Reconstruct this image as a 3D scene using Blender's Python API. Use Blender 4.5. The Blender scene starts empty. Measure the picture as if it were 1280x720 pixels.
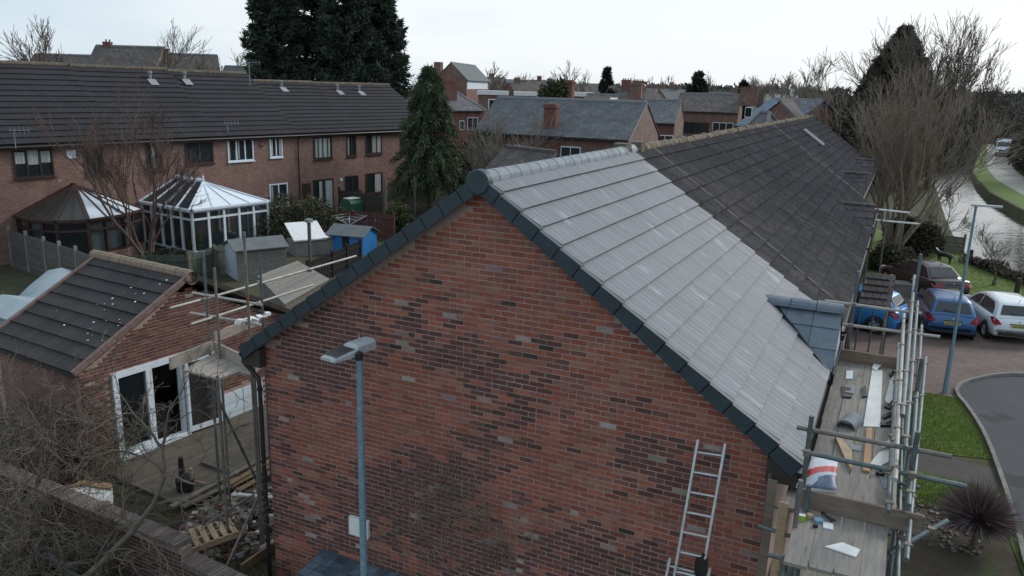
import bpy, math, random
from mathutils import Vector as V, Matrix
import numpy as np
R = math.radians
rnd = random.Random(7)
S = bpy.context.scene
COL = S.collection
# ------------------------------------------------------------------ camera
CAM = V((4.824, -9.090, 8.432))
CR = V((0.89946737, 0.4362333, 0.02567007))
CU = V((-0.12857796, 0.20805665, 0.96962886))
CF = V((-0.41764357, 0.87545013, -0.24323016))
FP = 1001.09
cd = bpy.data.cameras.new('camera'); cam = bpy.data.objects.new('camera', cd); COL.objects.link(cam)
mw = Matrix.Identity(4)
for i in range(3):
    mw[i][0] = CR[i]; mw[i][1] = CU[i]; mw[i][2] = -CF[i]; mw[i][3] = CAM[i]
cam.matrix_world = mw
cd.sensor_width = 36; cd.lens = 36*FP/1280; cd.clip_start = .1; cd.clip_end = 3000
S.camera = cam
# ------------------------------------------------------------------ world and sun
W = bpy.data.worlds.new("World"); S.world = W; W.use_nodes = True
SUN_AZ, SUN_EL = 35, 32
def build_world():
    nt = W.node_tree; nt.nodes.clear(); N = nt.nodes.new; L = nt.links.new
    out = N('ShaderNodeOutputWorld'); bg = N('ShaderNodeBackground'); bg.inputs[1].default_value = .1
    sky = N('ShaderNodeTexSky'); sky.sky_type = 'NISHITA'; sky.sun_disc = False
    sky.sun_elevation = R(SUN_EL); sky.sun_rotation = R(SUN_AZ); sky.air_density = 1.2; sky.dust_density = 2
    tc = N('ShaderNodeTexCoord'); mp = N('ShaderNodeMapping'); mp.inputs['Scale'].default_value = (1, 1, 4.5)
    mp.inputs['Rotation'].default_value = (0.12, .05, 0)
    L(tc.outputs['Generated'], mp.inputs[0])
    n1 = N('ShaderNodeTexNoise'); n1.inputs['Scale'].default_value = 1.7; n1.inputs['Detail'].default_value = 5; n1.inputs['Roughness'].default_value = .5
    L(mp.outputs[0], n1.inputs[0])
    # thick bright cloud; thinner (bluer) away from the hidden sun
    dot = N('ShaderNodeVectorMath'); dot.operation = 'DOT_PRODUCT'
    a = R(SUN_AZ-35); dot.inputs[1].default_value = (math.sin(a)*.97, math.cos(a)*.97, .24)
    L(tc.outputs['Generated'], dot.inputs[0])
    r1 = N('ShaderNodeMapRange'); r1.inputs[1].default_value = .35; r1.inputs[2].default_value = .9; r1.inputs[3].default_value = 0; r1.inputs[4].default_value = 1
    r1.interpolation_type = 'SMOOTHSTEP'
    L(dot.outputs['Value'], r1.inputs[0])
    r2 = N('ShaderNodeMapRange'); r2.inputs[1].default_value = .35; r2.inputs[2].default_value = .65; r2.inputs[3].default_value = -.55; r2.inputs[4].default_value = .40
    L(n1.outputs[0], r2.inputs[0])
    ad = N('ShaderNodeMath'); ad.operation = 'ADD'; ad.use_clamp = True; L(r1.outputs[0], ad.inputs[0]); L(r2.outputs[0], ad.inputs[1])
    cc = N('ShaderNodeMix'); cc.data_type = 'RGBA'; L(ad.outputs[0], cc.inputs[0])
    cc.inputs[6].default_value = (4.0, 4.9, 5.6, 1); cc.inputs[7].default_value = (6.0, 6.28, 6.5, 1)
    m = N('ShaderNodeMix'); m.data_type = 'RGBA'; m.inputs[0].default_value = .93
    L(sky.outputs[0], m.inputs[6]); L(cc.outputs[2], m.inputs[7]); L(m.outputs[2], bg.inputs[0]); L(bg.outputs[0], out.inputs[0])
build_world()
sd = bpy.data.lights.new('sun', 'SUN'); sd.energy = 1.25; sd.angle = R(16); sd.color = (1, .98, .95)
so = bpy.data.objects.new('sun', sd); COL.objects.link(so)
a, e = R(SUN_AZ), R(SUN_EL)
so.rotation_euler = V((-math.sin(a)*math.cos(e), -math.cos(a)*math.cos(e), -math.sin(e))).to_track_quat('-Z', 'Y').to_euler()
vs = S.view_settings; vs.view_transform = 'Standard'; vs.look = 'None'; vs.exposure = EXPO = 0.66; vs.gamma = 1
S.render.engine = 'CYCLES'
# ------------------------------------------------------------------ helpers: rays
def ray(u, v): return CR*((u-640)/FP) + CU*((360-v)/FP) + CF
def on_z(u, v, z=0.): d = ray(u, v); return CAM + d*((z-CAM.z)/d.z)
def on_y(u, v, y): d = ray(u, v); return CAM + d*((y-CAM.y)/d.y)
def on_x(u, v, x): d = ray(u, v); return CAM + d*((x-CAM.x)/d.x)
def dp(u, v, D): return CAM + ray(u, v)*D
def over(b, u, v):
    d = ray(u, v); t = ((b.x-CAM.x)*d.x+(b.y-CAM.y)*d.y)/(d.x*d.x+d.y*d.y); return CAM.z + d.z*t
def jit(c, k=.1, r=rnd):
    f = 1+r.uniform(-k, k); return tuple(max(0, x*f*(1+r.uniform(-k, k)*.35)) for x in c)
# ------------------------------------------------------------------ helpers: meshes
class MB:
    def __init__(s): s.v = []; s.f = []; s.c = []
    def add(s, vs, fs, col=(1, 1, 1)):
        n = len(s.v); s.v.extend([tuple(p) for p in vs])
        for f in fs: s.f.append(tuple(n+i for i in f)); s.c.append(col)
        return s
    def box(s, x0, y0, z0, x1, y1, z1, col=(1, 1, 1)):
        if x0 > x1: x0, x1 = x1, x0
        if y0 > y1: y0, y1 = y1, y0
        if z0 > z1: z0, z1 = z1, z0
        return s.add([(x0,y0,z0),(x1,y0,z0),(x1,y1,z0),(x0,y1,z0),(x0,y0,z1),(x1,y0,z1),(x1,y1,z1),(x0,y1,z1)],
              [(0,3,2,1),(4,5,6,7),(0,1,5,4),(1,2,6,5),(2,3,7,6),(3,0,4,7)], col)
    def ob(s, c, ax, ay, az, col=(1, 1, 1)):   # box from centre and half axes
        c = V(c); ax = V(ax); ay = V(ay); az = V(az)
        P = [c+ax*i+ay*j+az*k for k in (-1,1) for i, j in ((-1,-1),(1,-1),(1,1),(-1,1))]
        return s.add(P, [(0,3,2,1),(4,5,6,7),(0,1,5,4),(1,2,6,5),(2,3,7,6),(3,0,4,7)], col)
    def beam(s, p, q, w, h, up=(0, 0, 1), col=(1, 1, 1)):   # rectangular bar p->q, w sideways, h along up
        p = V(p); q = V(q); d = q-p; L = d.length; d.normalize(); u = V(up); sd_ = d.cross(u)
        if sd_.length < 1e-4: sd_ = d.cross(V((1, 0, 0)))
        sd_.normalize(); u = sd_.cross(d)
        return s.ob((p+q)/2, d*(L/2), sd_*(w/2), u*(h/2), col)
    def path(s, pts, rad, n=6, col=(1, 1, 1), caps=True):
        pts = [V(p) for p in pts]; m = len(pts)
        if not hasattr(rad, '__len__'): rad = [rad]*m
        base = len(s.v); ref = None
        for i, p in enumerate(pts):
            d = (pts[min(i+1, m-1)]-pts[max(i-1, 0)])
            if d.length < 1e-9: d = V((0, 0, 1))
            d.normalize()
            if ref is None: ref = d.orthogonal().normalized()
            a = (ref-d*ref.dot(d))
            if a.length < 1e-6: a = d.orthogonal()
            a.normalize(); ref = a; b = d.cross(a)
            for k in range(n):
                t = 2*math.pi*k/n; q = p+(a*math.cos(t)+b*math.sin(t))*rad[i]; s.v.append((q.x, q.y, q.z))
        for i in range(m-1):
            for k in range(n):
                k2 = (k+1) % n; s.f.append((base+i*n+k, base+i*n+k2, base+(i+1)*n+k2, base+(i+1)*n+k)); s.c.append(col)
        if caps and n > 2:
            s.f.append(tuple(base+k for k in range(n))[::-1]); s.c.append(col)
            s.f.append(tuple(base+(m-1)*n+k for k in range(n))); s.c.append(col)
        return s
    def tube(s, p, q, r, n=10, col=(1, 1, 1)): return s.path([p, q], [r, r], n, col)
    def prism(s, poly, vec, col=(1, 1, 1)):
        n = len(poly); P = [V(p) for p in poly]; v = V(vec)
        fs = [tuple(range(n))[::-1], tuple(range(n, 2*n))]+[(i, (i+1) % n, n+(i+1) % n, n+i) for i in range(n)]
        return s.add(P+[p+v for p in P], fs, col)
    def lathe(s, prof, c=(0, 0, 0), n=16, axis='z', col=(1, 1, 1)):
        c = V(c); base = len(s.v)
        for r, h in prof:
            for k in range(n):
                t = 2*math.pi*k/n; a, b = r*math.cos(t), r*math.sin(t)
                p = (a, b, h) if axis == 'z' else ((h, a, b) if axis == 'x' else (b, h, a)); s.v.append(tuple(c+V(p)))
        for i in range(len(prof)-1):
            for k in range(n):
                k2 = (k+1) % n; s.f.append((base+i*n+k, base+i*n+k2, base+(i+1)*n+k2, base+(i+1)*n+k)); s.c.append(col)
        return s
    def rock(s, c, r, col=(1, 1, 1), rr=rnd, flat=.6):
        P = []
        for k in (-1, 1):
            for i, j in ((-1,-1),(1,-1),(1,1),(-1,1)):
                P.append(V((i*rr.uniform(.6, 1), j*rr.uniform(.6, 1), k*rr.uniform(.5, 1)*flat)))
        M_ = Matrix.Rotation(rr.uniform(0, 6.3), 3, 'Z') @ Matrix.Rotation(rr.uniform(-.6, .6), 3, 'X')
        return s.add([V(c)+(M_ @ p)*r for p in P], [(0,3,2,1),(4,5,6,7),(0,1,5,4),(1,2,6,5),(2,3,7,6),(3,0,4,7)], col)
    def mesh(s, name, mat):
        me = bpy.data.meshes.new(name); me.from_pydata(s.v, [], s.f); me.materials.append(mat)
        ca = me.color_attributes.new('col', 'FLOAT_COLOR', 'CORNER')
        if s.f:
            ln = [len(f) for f in s.f]
            arr = np.repeat(np.array([(c[0], c[1], c[2], 1.) for c in s.c], dtype=np.float32), ln, axis=0)
            ca.data.foreach_set('color', arr.ravel())
        me.update(); return me
    def build(s, name, mat, parent=None, smooth=False, kind=None, label=None):
        me = s.mesh(name, mat)
        if smooth:
            me.polygons.foreach_set('use_smooth', [True]*len(me.polygons))
            try: me.set_sharp_from_angle(angle=R(38))
            except Exception: pass
        return link(name, me, parent, kind, label)
def link(name, me, parent=None, kind=None, label=None, mat4=None):
    o = bpy.data.objects.new(name, me); COL.objects.link(o)
    if parent: o.parent = parent
    if mat4 is not None: o.matrix_local = mat4
    if kind: o['kind'] = kind
    if label: o['label'] = label
    return o
def tag(o, label, cat, group=None):
    o['label'] = label; o['category'] = cat
    if group: o['group'] = group
    return o
def thing(name, label, cat, loc=(0, 0, 0), rz=0, group=None, rot=None):
    o = bpy.data.objects.new(name, None); COL.objects.link(o); o.location = loc
    o.rotation_euler = rot if rot else (0, 0, rz); o.empty_display_size = .2
    return tag(o, label, cat, group)
def kids(o): return [c for c in bpy.data.objects if c.parent == o]
def dup(root, loc, rz, label, group=None):
    def cp(o, par):
        c = o.copy(); COL.objects.link(c); c.parent = par
        for ch in list(o.children): cp(ch, c)
        return c
    r = cp(root, None); r.location = loc; r.rotation_euler = (0, 0, rz); r['label'] = label
    if group: r['group'] = group
    return r
def frame_m(o, x, y, z):   # matrix from origin and axes
    m = Matrix.Identity(4)
    for i in range(3): m[i][0] = x[i]; m[i][1] = y[i]; m[i][2] = z[i]; m[i][3] = o[i]
    return m
# ------------------------------------------------------------------ helpers: materials
def M(name, c, c2=None, s=4., rough=.85, bump=0., bs=60., metal=0., attr=False, spk=None, detail=5, spec=None, contrast=(.35, .65), stretch=None, obj=False):
    m = bpy.data.materials.new(name); m.use_nodes = True; nt = m.node_tree; N = nt.nodes.new; L = nt.links.new
    b = nt.nodes['Principled BSDF']; b.inputs['Roughness'].default_value = rough; b.inputs['Metallic'].default_value = metal
    if spec is not None: b.inputs['Specular IOR Level'].default_value = spec
    if obj: g = N('ShaderNodeTexCoord'); pos = g.outputs['Object']
    else: g = N('ShaderNodeNewGeometry'); pos = g.outputs['Position']
    if stretch:
        mp = N('ShaderNodeMapping'); mp.inputs['Scale'].default_value = stretch; L(pos, mp.inputs[0]); pos = mp.outputs[0]
    n = N('ShaderNodeTexNoise'); n.inputs['Scale'].default_value = s; n.inputs['Detail'].default_value = detail; n.inputs['Roughness'].default_value = .6; L(pos, n.inputs[0])
    mr = N('ShaderNodeMapRange'); mr.inputs[1].default_value = contrast[0]; mr.inputs[2].default_value = contrast[1]; L(n.outputs[0], mr.inputs[0])
    mx = N('ShaderNodeMix'); mx.data_type = 'RGBA'; L(mr.outputs[0], mx.inputs[0])
    c2 = c2 or tuple(x*.8 for x in c)
    mx.inputs[6].default_value = (*c, 1); mx.inputs[7].default_value = (*c2, 1); o = mx.outputs[2]
    if attr:
        at = N('ShaderNodeAttribute'); at.attribute_name = 'col'
        mm = N('ShaderNodeMix'); mm.data_type = 'RGBA'; mm.blend_type = 'MULTIPLY'; mm.inputs[0].default_value = 1
        L(o, mm.inputs[6]); L(at.outputs['Color'], mm.inputs[7]); o = mm.outputs[2]
    if spk:   # (colour, scale, threshold, softness)
        sc, ss, st, sf = spk
        n2 = N('ShaderNodeTexNoise'); n2.inputs['Scale'].default_value = ss; n2.inputs['Detail'].default_value = 3; L(pos, n2.inputs[0])
        m2 = N('ShaderNodeMapRange'); m2.inputs[1].default_value = st; m2.inputs[2].default_value = st+sf; L(n2.outputs[0], m2.inputs[0])
        m3 = N('ShaderNodeMix'); m3.data_type = 'RGBA'; L(m2.outputs[0], m3.inputs[0]); L(o, m3.inputs[6]); m3.inputs[7].default_value = (*sc, 1); o = m3.outputs[2]
    L(o, b.inputs['Base Color'])
    if bump:
        n3 = N('ShaderNodeTexNoise'); n3.inputs['Scale'].default_value = bs; n3.inputs['Detail'].default_value = 4; L(pos, n3.inputs[0])
        bp = N('ShaderNodeBump'); bp.inputs['Strength'].default_value = bump; bp.inputs['Distance'].default_value = .02; L(n3.outputs[0], bp.inputs['Height']); L(bp.outputs[0], b.inputs['Normal'])
    return m
def brick_mat(name, c1, c2, mortar, bw=.225, bh=.075, ms=.012, rough=.9, bump=.5, flat=False, spk=None, var=.5):
    """far brickwork / slates: texture in the object's own metres"""
    m = bpy.data.materials.new(name); m.use_nodes = True; nt = m.node_tree; N = nt.nodes.new; L = nt.links.new
    b = nt.nodes['Principled BSDF']; b.inputs['Roughness'].default_value = rough
    tc = N('ShaderNodeTexCoord'); sp = N('ShaderNodeSeparateXYZ'); L(tc.outputs['Object'], sp.inputs[0])
    cb = N('ShaderNodeCombineXYZ')
    if flat: L(sp.outputs[0], cb.inputs[0]); L(sp.outputs[1], cb.inputs[1])
    else:
        ad = N('ShaderNodeMath'); ad.operation = 'ADD'; L(sp.outputs[0], ad.inputs[0]); L(sp.outputs[1], ad.inputs[1]); L(ad.outputs[0], cb.inputs[0]); L(sp.outputs[2], cb.inputs[1])
    br = N('ShaderNodeTexBrick'); L(cb.outputs[0], br.inputs['Vector'])
    br.inputs['Scale'].default_value = 1; br.inputs['Brick Width'].default_value = bw; br.inputs['Row Height'].default_value = bh; br.inputs['Mortar Size'].default_value = ms
    br.inputs['Color1'].default_value = (*c1, 1); br.inputs['Color2'].default_value = (*c2, 1); br.inputs['Mortar'].default_value = (*mortar, 1); br.inputs['Bias'].default_value = -.1
    n = N('ShaderNodeTexNoise'); n.inputs['Scale'].default_value = 1.1; n.inputs['Detail'].default_value = 6; n.inputs['Roughness'].default_value = .7; L(tc.outputs['Object'], n.inputs[0])
    mr = N('ShaderNodeMapRange'); mr.inputs[1].default_value = .3; mr.inputs[2].default_value = .7; mr.inputs[3].default_value = 1-var*.6; mr.inputs[4].default_value = 1+var*.6; L(n.outputs[0], mr.inputs[0])
    vm = N('ShaderNodeVectorMath'); vm.operation = 'SCALE'; L(br.outputs['Color'], vm.inputs[0]); L(mr.outputs[0], vm.inputs['Scale']); o = vm.outputs[0]
    if spk:
        sc, ss, st, sf = spk
        n2 = N('ShaderNodeTexNoise'); n2.inputs['Scale'].default_value = ss; n2.inputs['Detail'].default_value = 3; L(tc.outputs['Object'], n2.inputs[0])
        m2 = N('ShaderNodeMapRange'); m2.inputs[1].default_value = st; m2.inputs[2].default_value = st+sf; L(n2.outputs[0], m2.inputs[0])
        m3 = N('ShaderNodeMix'); m3.data_type = 'RGBA'; L(m2.outputs[0], m3.inputs[0]); L(o, m3.inputs[6]); m3.inputs[7].default_value = (*sc, 1); o = m3.outputs[2]
    L(o, b.inputs['Base Color'])
    bp = N('ShaderNodeBump'); bp.inputs['Strength'].default_value = bump; bp.inputs['Distance'].default_value = .02; bp.invert = True
    L(br.outputs['Fac'], bp.inputs['Height']); L(bp.outputs[0], b.inputs['Normal'])
    return m
MT = dict(
 mortar=M('mortar', (.40,.285,.25), (.31,.215,.185), 3, .95, .4, 90),
 brick=M('brick_face', (1.05,1,1), (.72,.70,.70), 11, .9, .8, 70, attr=True, contrast=(.25,.75), spk=((.38,.31,.29), 3.4, .70, .12)),
 ntile=M('new_tile', (.172,.180,.198), (.150,.158,.175), 1.1, .62, .3, 50, attr=True, spk=((.30,.312,.335), 1.5, .60, .18), contrast=(.25,.75), stretch=(1.2,2.6,1.2)),
 otile=M('old_tile', (.098,.086,.088), (.062,.055,.057), 1.2, .9, .5, 60, attr=True, spk=((.028,.026,.027), 9, .58, .06), contrast=(.3,.7)),
 dtile=M('dormer_tile', (.14,.175,.215), (.105,.135,.17), 5, .6, .2, 60, attr=True, spk=((.36,.4,.45), 7, .68, .08)),
 verge=M('verge_plastic', (.022,.034,.045), (.03,.045,.058), 5, .55),
 ridge=M('ridge_grey', (.16,.185,.205), (.22,.245,.265), 5, .7, .2, 60, attr=True),
 moss=M('mossy_ridge', (.145,.115,.095), (.10,.092,.055), 4, .95, .8, 40, attr=True, spk=((.30,.28,.24), 12, .62, .05)),
 black=M('black_plastic', (.015,.014,.015), (.022,.02,.02), 5, .45),
 lead=M('lead', (.20,.21,.22), (.28,.29,.30), 8, .6),
 soffit=M('dark_timber', (.05,.038,.032), (.03,.024,.02), 8, .8),
 steel=M('galvanised_tube', (.14,.18,.19), (.095,.115,.12), 6, .5, .2, 60, metal=.45, spk=((.16,.09,.06), 7, .66, .07)),
 steeld=M('weathered_tube', (.22,.20,.18), (.14,.13,.12), 6, .6, .2, 60, metal=.35, spk=((.20,.09,.05), 4, .62, .1)),
 steell=M('pale_tube', (.40,.39,.35), (.28,.27,.24), 6, .55, .1, 60, metal=.1),
 fitting=M('fitting', (.17,.15,.13), (.25,.2,.16), 20, .6, metal=.5),
 alu=M('aluminium', (.58,.60,.62), (.45,.47,.49), 10, .4, metal=.6),
 board=M('scaffold_board', (.31,.285,.255), (.225,.205,.185), 3, .9, .35, 50, attr=True, spk=((.12,.10,.09), 4.5, .64, .08), stretch=(9,.8,9)),
 toe=M('toe_board', (.22,.17,.135), (.16,.125,.10), 3, .9, .35, 50, attr=True, spk=((.09,.07,.06), 5, .62, .1), stretch=(1.2,6,9)),
 wood=M('new_timber', (.42,.30,.19), (.33,.23,.14), 5, .8, .2, 60, attr=True, stretch=(2,2,6)),
 oldwood=M('old_timber', (.16,.125,.10), (.10,.08,.065), 5, .9, .3, 50, attr=True),
 upvc=M('white_upvc', (.74,.81,.86), (.64,.71,.77), 6, .35, attr=True),
 white=M('white_sheet', (.74,.74,.73), (.64,.64,.63), 5, .5, attr=True),
 glass=None, pane=None,
 bwindow=M('brown_window_frame', (.060,.030,.024), (.04,.022,.018), 5, .5),
 dark=M('dark_interior', (.012,.012,.014), (.02,.018,.018), 2, .9),
 curtain=M('curtain', (.42,.45,.44), (.30,.33,.33), 14, .9, attr=True, stretch=(6,6,.3)),
 lampgrey=M('lamp_grey', (.40,.43,.44), (.32,.35,.36), 14, .55, .1, 60),
 lampblue=M('painted_pole', (.17,.27,.33), (.13,.21,.27), 16, .55, .3, 90, spk=((.28,.36,.40), 22, .62, .05)),
 grass=M('grass', (.115,.165,.03), (.08,.125,.024), .9, 1, .8, 30, spk=((.13,.118,.05), 1.6, .56, .10)),
 blade=M('grass_blade', (1,1,1), (.7,.75,.6), 3, .9, attr=True),
 soil=M('soil', (.040,.030,.022), (.06,.048,.034), 2.5, 1, 1, 20, spk=((.055,.062,.022), 2, .54, .08)),
 rough_grass=M('rough_grass', (.075,.072,.032), (.048,.044,.022), 1.1, 1, .8, 14),
 asphalt=M('asphalt', (.068,.072,.080), (.044,.048,.055), .55, .9, .6, 90, spk=((.035,.037,.04), .5, .60, .02), contrast=(.2,.8)),
 kerb=M('kerb_stone', (.22,.21,.185), (.16,.152,.14), 4, .9, .3, 40, attr=True),
 concrete=M('concrete', (.23,.22,.21), (.17,.165,.155), 2, .9, .3, 40),
 path=M('towpath', (.30,.29,.27), (.24,.23,.21), .8, .95, .3, 20),
 felt=M('roof_felt', (.15,.16,.165), (.115,.125,.13), 3, .95, .4, 60),
 slatewood=M('shed_boards', (.17,.155,.13), (.12,.11,.092), 6, .9, .3, 40, attr=True),
 fence=M('fence_panel', (.115,.10,.092), (.085,.075,.07), 3, .95, .3, 40, attr=True),
 fencered=M('red_fence', (.10,.04,.032), (.075,.03,.025), 3, .9, .3, 40, attr=True),
 fencegreen=M('green_fence', (.075,.095,.075), (.05,.068,.052), 3, .9, .3, 40, attr=True),
 bark=M('bark', (.135,.112,.092), (.085,.07,.058), 8, .95, .3, 30, attr=True),
 leaf=M('foliage', (1,1,1), (.75,.8,.7), 1.2, .9, attr=True),
 tarp=M('pale_tarp', (.30,.36,.40), (.24,.29,.33), 2, .6, .5, 5),
 bluep=M('blue_plastic', (.02,.16,.42), (.03,.2,.5), 3, .5),
 greenp=M('green_plastic', (.028,.10,.065), (.035,.12,.08), 3, .5),
 deck=M('deck_board', (.120,.098,.076), (.085,.07,.054), 3, .95, .3, 40, attr=True),
 rubble=M('rubble', (1,1,1), (.7,.7,.7), 14, .95, .3, 40, attr=True),
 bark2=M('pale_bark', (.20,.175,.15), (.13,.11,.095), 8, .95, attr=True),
 slate=brick_mat('slate_roof', (.078,.082,.093), (.115,.118,.127), (.05,.055,.065), .3, .2, .006, .7, .6, True, spk=((.19,.19,.18), 2.5, .60, .12)),
 slateb=brick_mat('brown_slate_roof', (.080,.068,.064), (.105,.092,.086), (.045,.04,.038), .3, .25, .006, .9, .6, True, spk=((.22,.2,.17), 2.5, .60, .12)),
 ttile=M('terrace_tile', (.021,.020,.026), (.014,.013,.016), .6, .9, .4, 40, attr=True, spk=((.09,.09,.09), 5, .73, .03)),
 bfar=brick_mat('far_brick', (.165,.078,.062), (.215,.11,.088), (.2,.145,.125), spk=((.40,.33,.28), 3.2, .67, .04)),
 bterr=brick_mat('terrace_brick', (.17,.085,.067), (.26,.14,.112), (.24,.175,.15), .225, .075, .012, spk=((.40,.32,.28), 4.6, .665, .04), var=.4),
 bred=brick_mat('red_brick', (.155,.050,.042), (.20,.075,.06), (.17,.10,.085)),
 btan=brick_mat('tan_brick', (.185,.115,.095), (.23,.15,.125), (.24,.18,.15)),
 boards_white=M('white_cladding', (.62,.70,.76), (.54,.62,.68), 4, .45, attr=True),
 sandstone=M('clay_ridge', (.26,.19,.14), (.18,.14,.10), 5, .9, .3, 40),
 barkm=M('grey_bark', (.26,.205,.155), (.155,.125,.098), 6, .95, .3, 30, attr=True),
 bluetile=M('blue_tile', (.085,.112,.145), (.05,.07,.095), 6, .5, .3, 60, attr=True),
 barkt=M('tangle_bark', (.155,.128,.10), (.095,.078,.064), 6, .95, .3, 30, attr=True),
 barkr=M('red_bark', (.125,.085,.068), (.08,.055,.046), 8, .95, .2, 30, attr=True),
 blueslate=brick_mat('blue_slate', (.10,.15,.21), (.14,.19,.25), (.05,.06,.08), .3, .25, .006, .7, .5, True),
 pale=M('sunlit_tone_roof', (.42,.38,.33), (.3,.27,.24), .6, .9),  # sunlight on the far roof is put into this base colour
 claypink=M('clay_verge', (.22,.14,.12), (.16,.105,.09), 5, .9, .3, 40),
 pot=M('clay_pot', (.20,.10,.065), (.15,.08,.055), 5, .8),
)
def glassmat(name, col, rough, tr):
    m = bpy.data.materials.new(name); m.use_nodes = True; nt = m.node_tree; N = nt.nodes.new; L = nt.links.new
    b = nt.nodes['Principled BSDF']; b.inputs['Base Color'].default_value = (*col, 1); b.inputs['Roughness'].default_value = rough
    b.inputs['IOR'].default_value = 1.5; b.inputs['Specular IOR Level'].default_value = .7
    if tr:
        t = N('ShaderNodeBsdfTransparent'); t.inputs[0].default_value = (.75,.8,.8,1); mx = N('ShaderNodeMixShader'); mx.inputs[0].default_value = 1-tr
        L(t.outputs[0], mx.inputs[1]); L(b.outputs[0], mx.inputs[2]); L(mx.outputs[0], nt.nodes['Material Output'].inputs[0])
    return m
MT['pane'] = glassmat('window_glass', (.022,.028,.032), .06, 0)
MT['glass'] = glassmat('clear_glass', (.03,.04,.045), .04, .55)
MT['darkglaze'] = glassmat('dark_roof_panel', (.030,.030,.027), .45, 0)
MT['whiteglaze'] = glassmat('white_roof_panel', (.66,.72,.78), .12, 0)  # glossy bluish-white base colour, used on some roof facets only
MT['roofglass'] = glassmat('roof_glass', (.03,.04,.05), .05, .15)
# ------------------------------------------------------------------ generic parts
TH = R(35.407); CT, ST = math.cos(TH), math.sin(TH); G = .345; H = 7.3
def put_many(name, meshes, mats4, parent, sub=None):
    for i, m4 in enumerate(mats4): link(name, meshes[i % len(meshes)], parent, mat4=m4)
def tile_mesh(w, l, t, mat, col, ridges=0, jg=.004):
    """one roof tile: x across, y down the slope, z out; tail thick, head thin"""
    b = MB(); x = w/2-jg
    zb = max(t*.3, t-.015)
    b.add([(-x,0,0),(x,0,0),(x,l,zb),(-x,l,zb),(-x,0,t*.35),(x,0,t*.35),(x,l,t),(-x,l,t)],
          [(0,3,2,1),(4,5,6,7),(0,1,5,4),(1,2,6,5),(2,3,7,6),(3,0,4,7)], col)
    for k in range(ridges):
        xx = -x+(k+.5)*2*x/ridges; rh = .003 if mat == MT['ntile'] else .012
        b.add([(xx-.012,0,t*.36),(xx+.012,0,t*.36),(xx+.012,l,t+.001),(xx-.012,l,t+.001),(xx,0,t*.36+rh),(xx,l,t+rh+.001)], [(0,4,5,3),(4,1,2,5),(3,5,2)], tuple(c*.85 for c in col))
    return b
def roof_tiles(parent, o, ux, dy, nz, n, rows, w, g, t, mat, cols, singles=300, order=None, lift=.0, ridges=0, clip=None, name='roof_tile', seed=1):
    """o ridge-side start, ux along eave, dy down slope, nz outward (parent space)"""
    rr = random.Random(seed); ux, dy, nz, o = V(ux), V(dy), V(nz), V(o)
    cells = [(i, k) for k in range(rows) for i in range(n)]
    if clip: cells = [c for c in cells if clip(c[0]*w+w/2, c[1]*g+g/2)]
    if order: cells.sort(key=lambda c: order(o+ux*(c[0]*w)+dy*(c[1]*g)))
    variants = [tile_mesh(w, g+.03, t, mat, c, ridges, .002 if mat in (MT['ntile'], MT['otile']) else .004).mesh(name, mat) for c in cols]
    for (i, k) in cells[:singles]:
        p = o+ux*(i*w+w/2)+dy*(k*g-.03)+nz*(lift+rr.uniform(-.0015, .002))
        d2 = (dy+nz*(.0)+ux*rr.uniform(-.004, .004)).normalized()
        link(name, rr.choice(variants), parent, mat4=frame_m(p, ux, d2, nz))
    if cells[singles:]:
        b = MB()
        for (i, k) in cells[singles:]:
            p = o+ux*(i*w+w/2)+dy*(k*g-.03)+nz*(lift+rr.uniform(-.0015, .002)); tm = tile_mesh(w, g+.03, t, mat, rr.choice(cols), ridges)
            b.add([p+ux*q[0]+dy*q[1]+nz*q[2] for q in tm.v], tm.f, tm.c[0])
        b.build(name+'_field', mat, parent, kind='stuff')
from mathutils import noise as mnoise
# ------------------------------------------------------------------ setting: ground sheets
def sheet(name, pts, z, mat, kind='structure', th=0):
    b = MB(); b.add([(p[0], p[1], z) for p in pts], [tuple(range(len(pts)))]); 
    o = b.build(name, mat, kind=kind)
    # make sure it faces up
    if o.data.polygons[0].normal.z < 0: o.data.flip_normals()
    return o
sheet('ground', [(-900,-60),(900,-60),(900,1600),(-900,1600)], -.75, MT['rough_grass'])
# land west of the canal (solid block with an earth bank down to the water)
LB = [(40,21.5),(26,24),(17,28.5),(13,32.5),(11.2,35.2),(9.9,38.2),(8.7,42),(8.3,50),(8.1,62),(8.0,90),(7.6,119),(6,170),(-2,260)]
RB = [(46,26),(32,33),(22,44),(16.2,56),(13.9,66),(12.6,78),(12.4,90),(12.6,102),(14.2,118),(17.5,150),(22,185),(22,260)]
LB = [V((x,y,0)) for x, y in LB]; RB = [V((x,y,0)) for x, y in RB]
def land(name, edge, far, mat, z=0.):
    b = MB(); n = len(edge); top = [(p.x,p.y,z) for p in edge]; poly = top+[(x,y,z) for x, y in far]
    b.add(poly, [tuple(range(len(poly)))])
    low = [(p.x+d.x, p.y+d.y, -.8) for p, d in zip(edge, [V((.45,.25,0)) if name == 'land' else V((-.4,-.2,0))]*n)]
    b.add(top+low, [(i,i+1,n+i+1,n+i) for i in range(n-1)])
    o = b.build(name, mat, kind='structure')
    if o.data.polygons[0].normal.z < 0: o.data.flip_normals()
    return o
land('land', LB, [(-2,1500),(-900,1500),(-900,-60),(60,-60),(60,21.5)], MT['rough_grass'])
land('far_bank', RB, [(22,1500),(900,1500),(900,26)], MT['rough_grass'])
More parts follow.
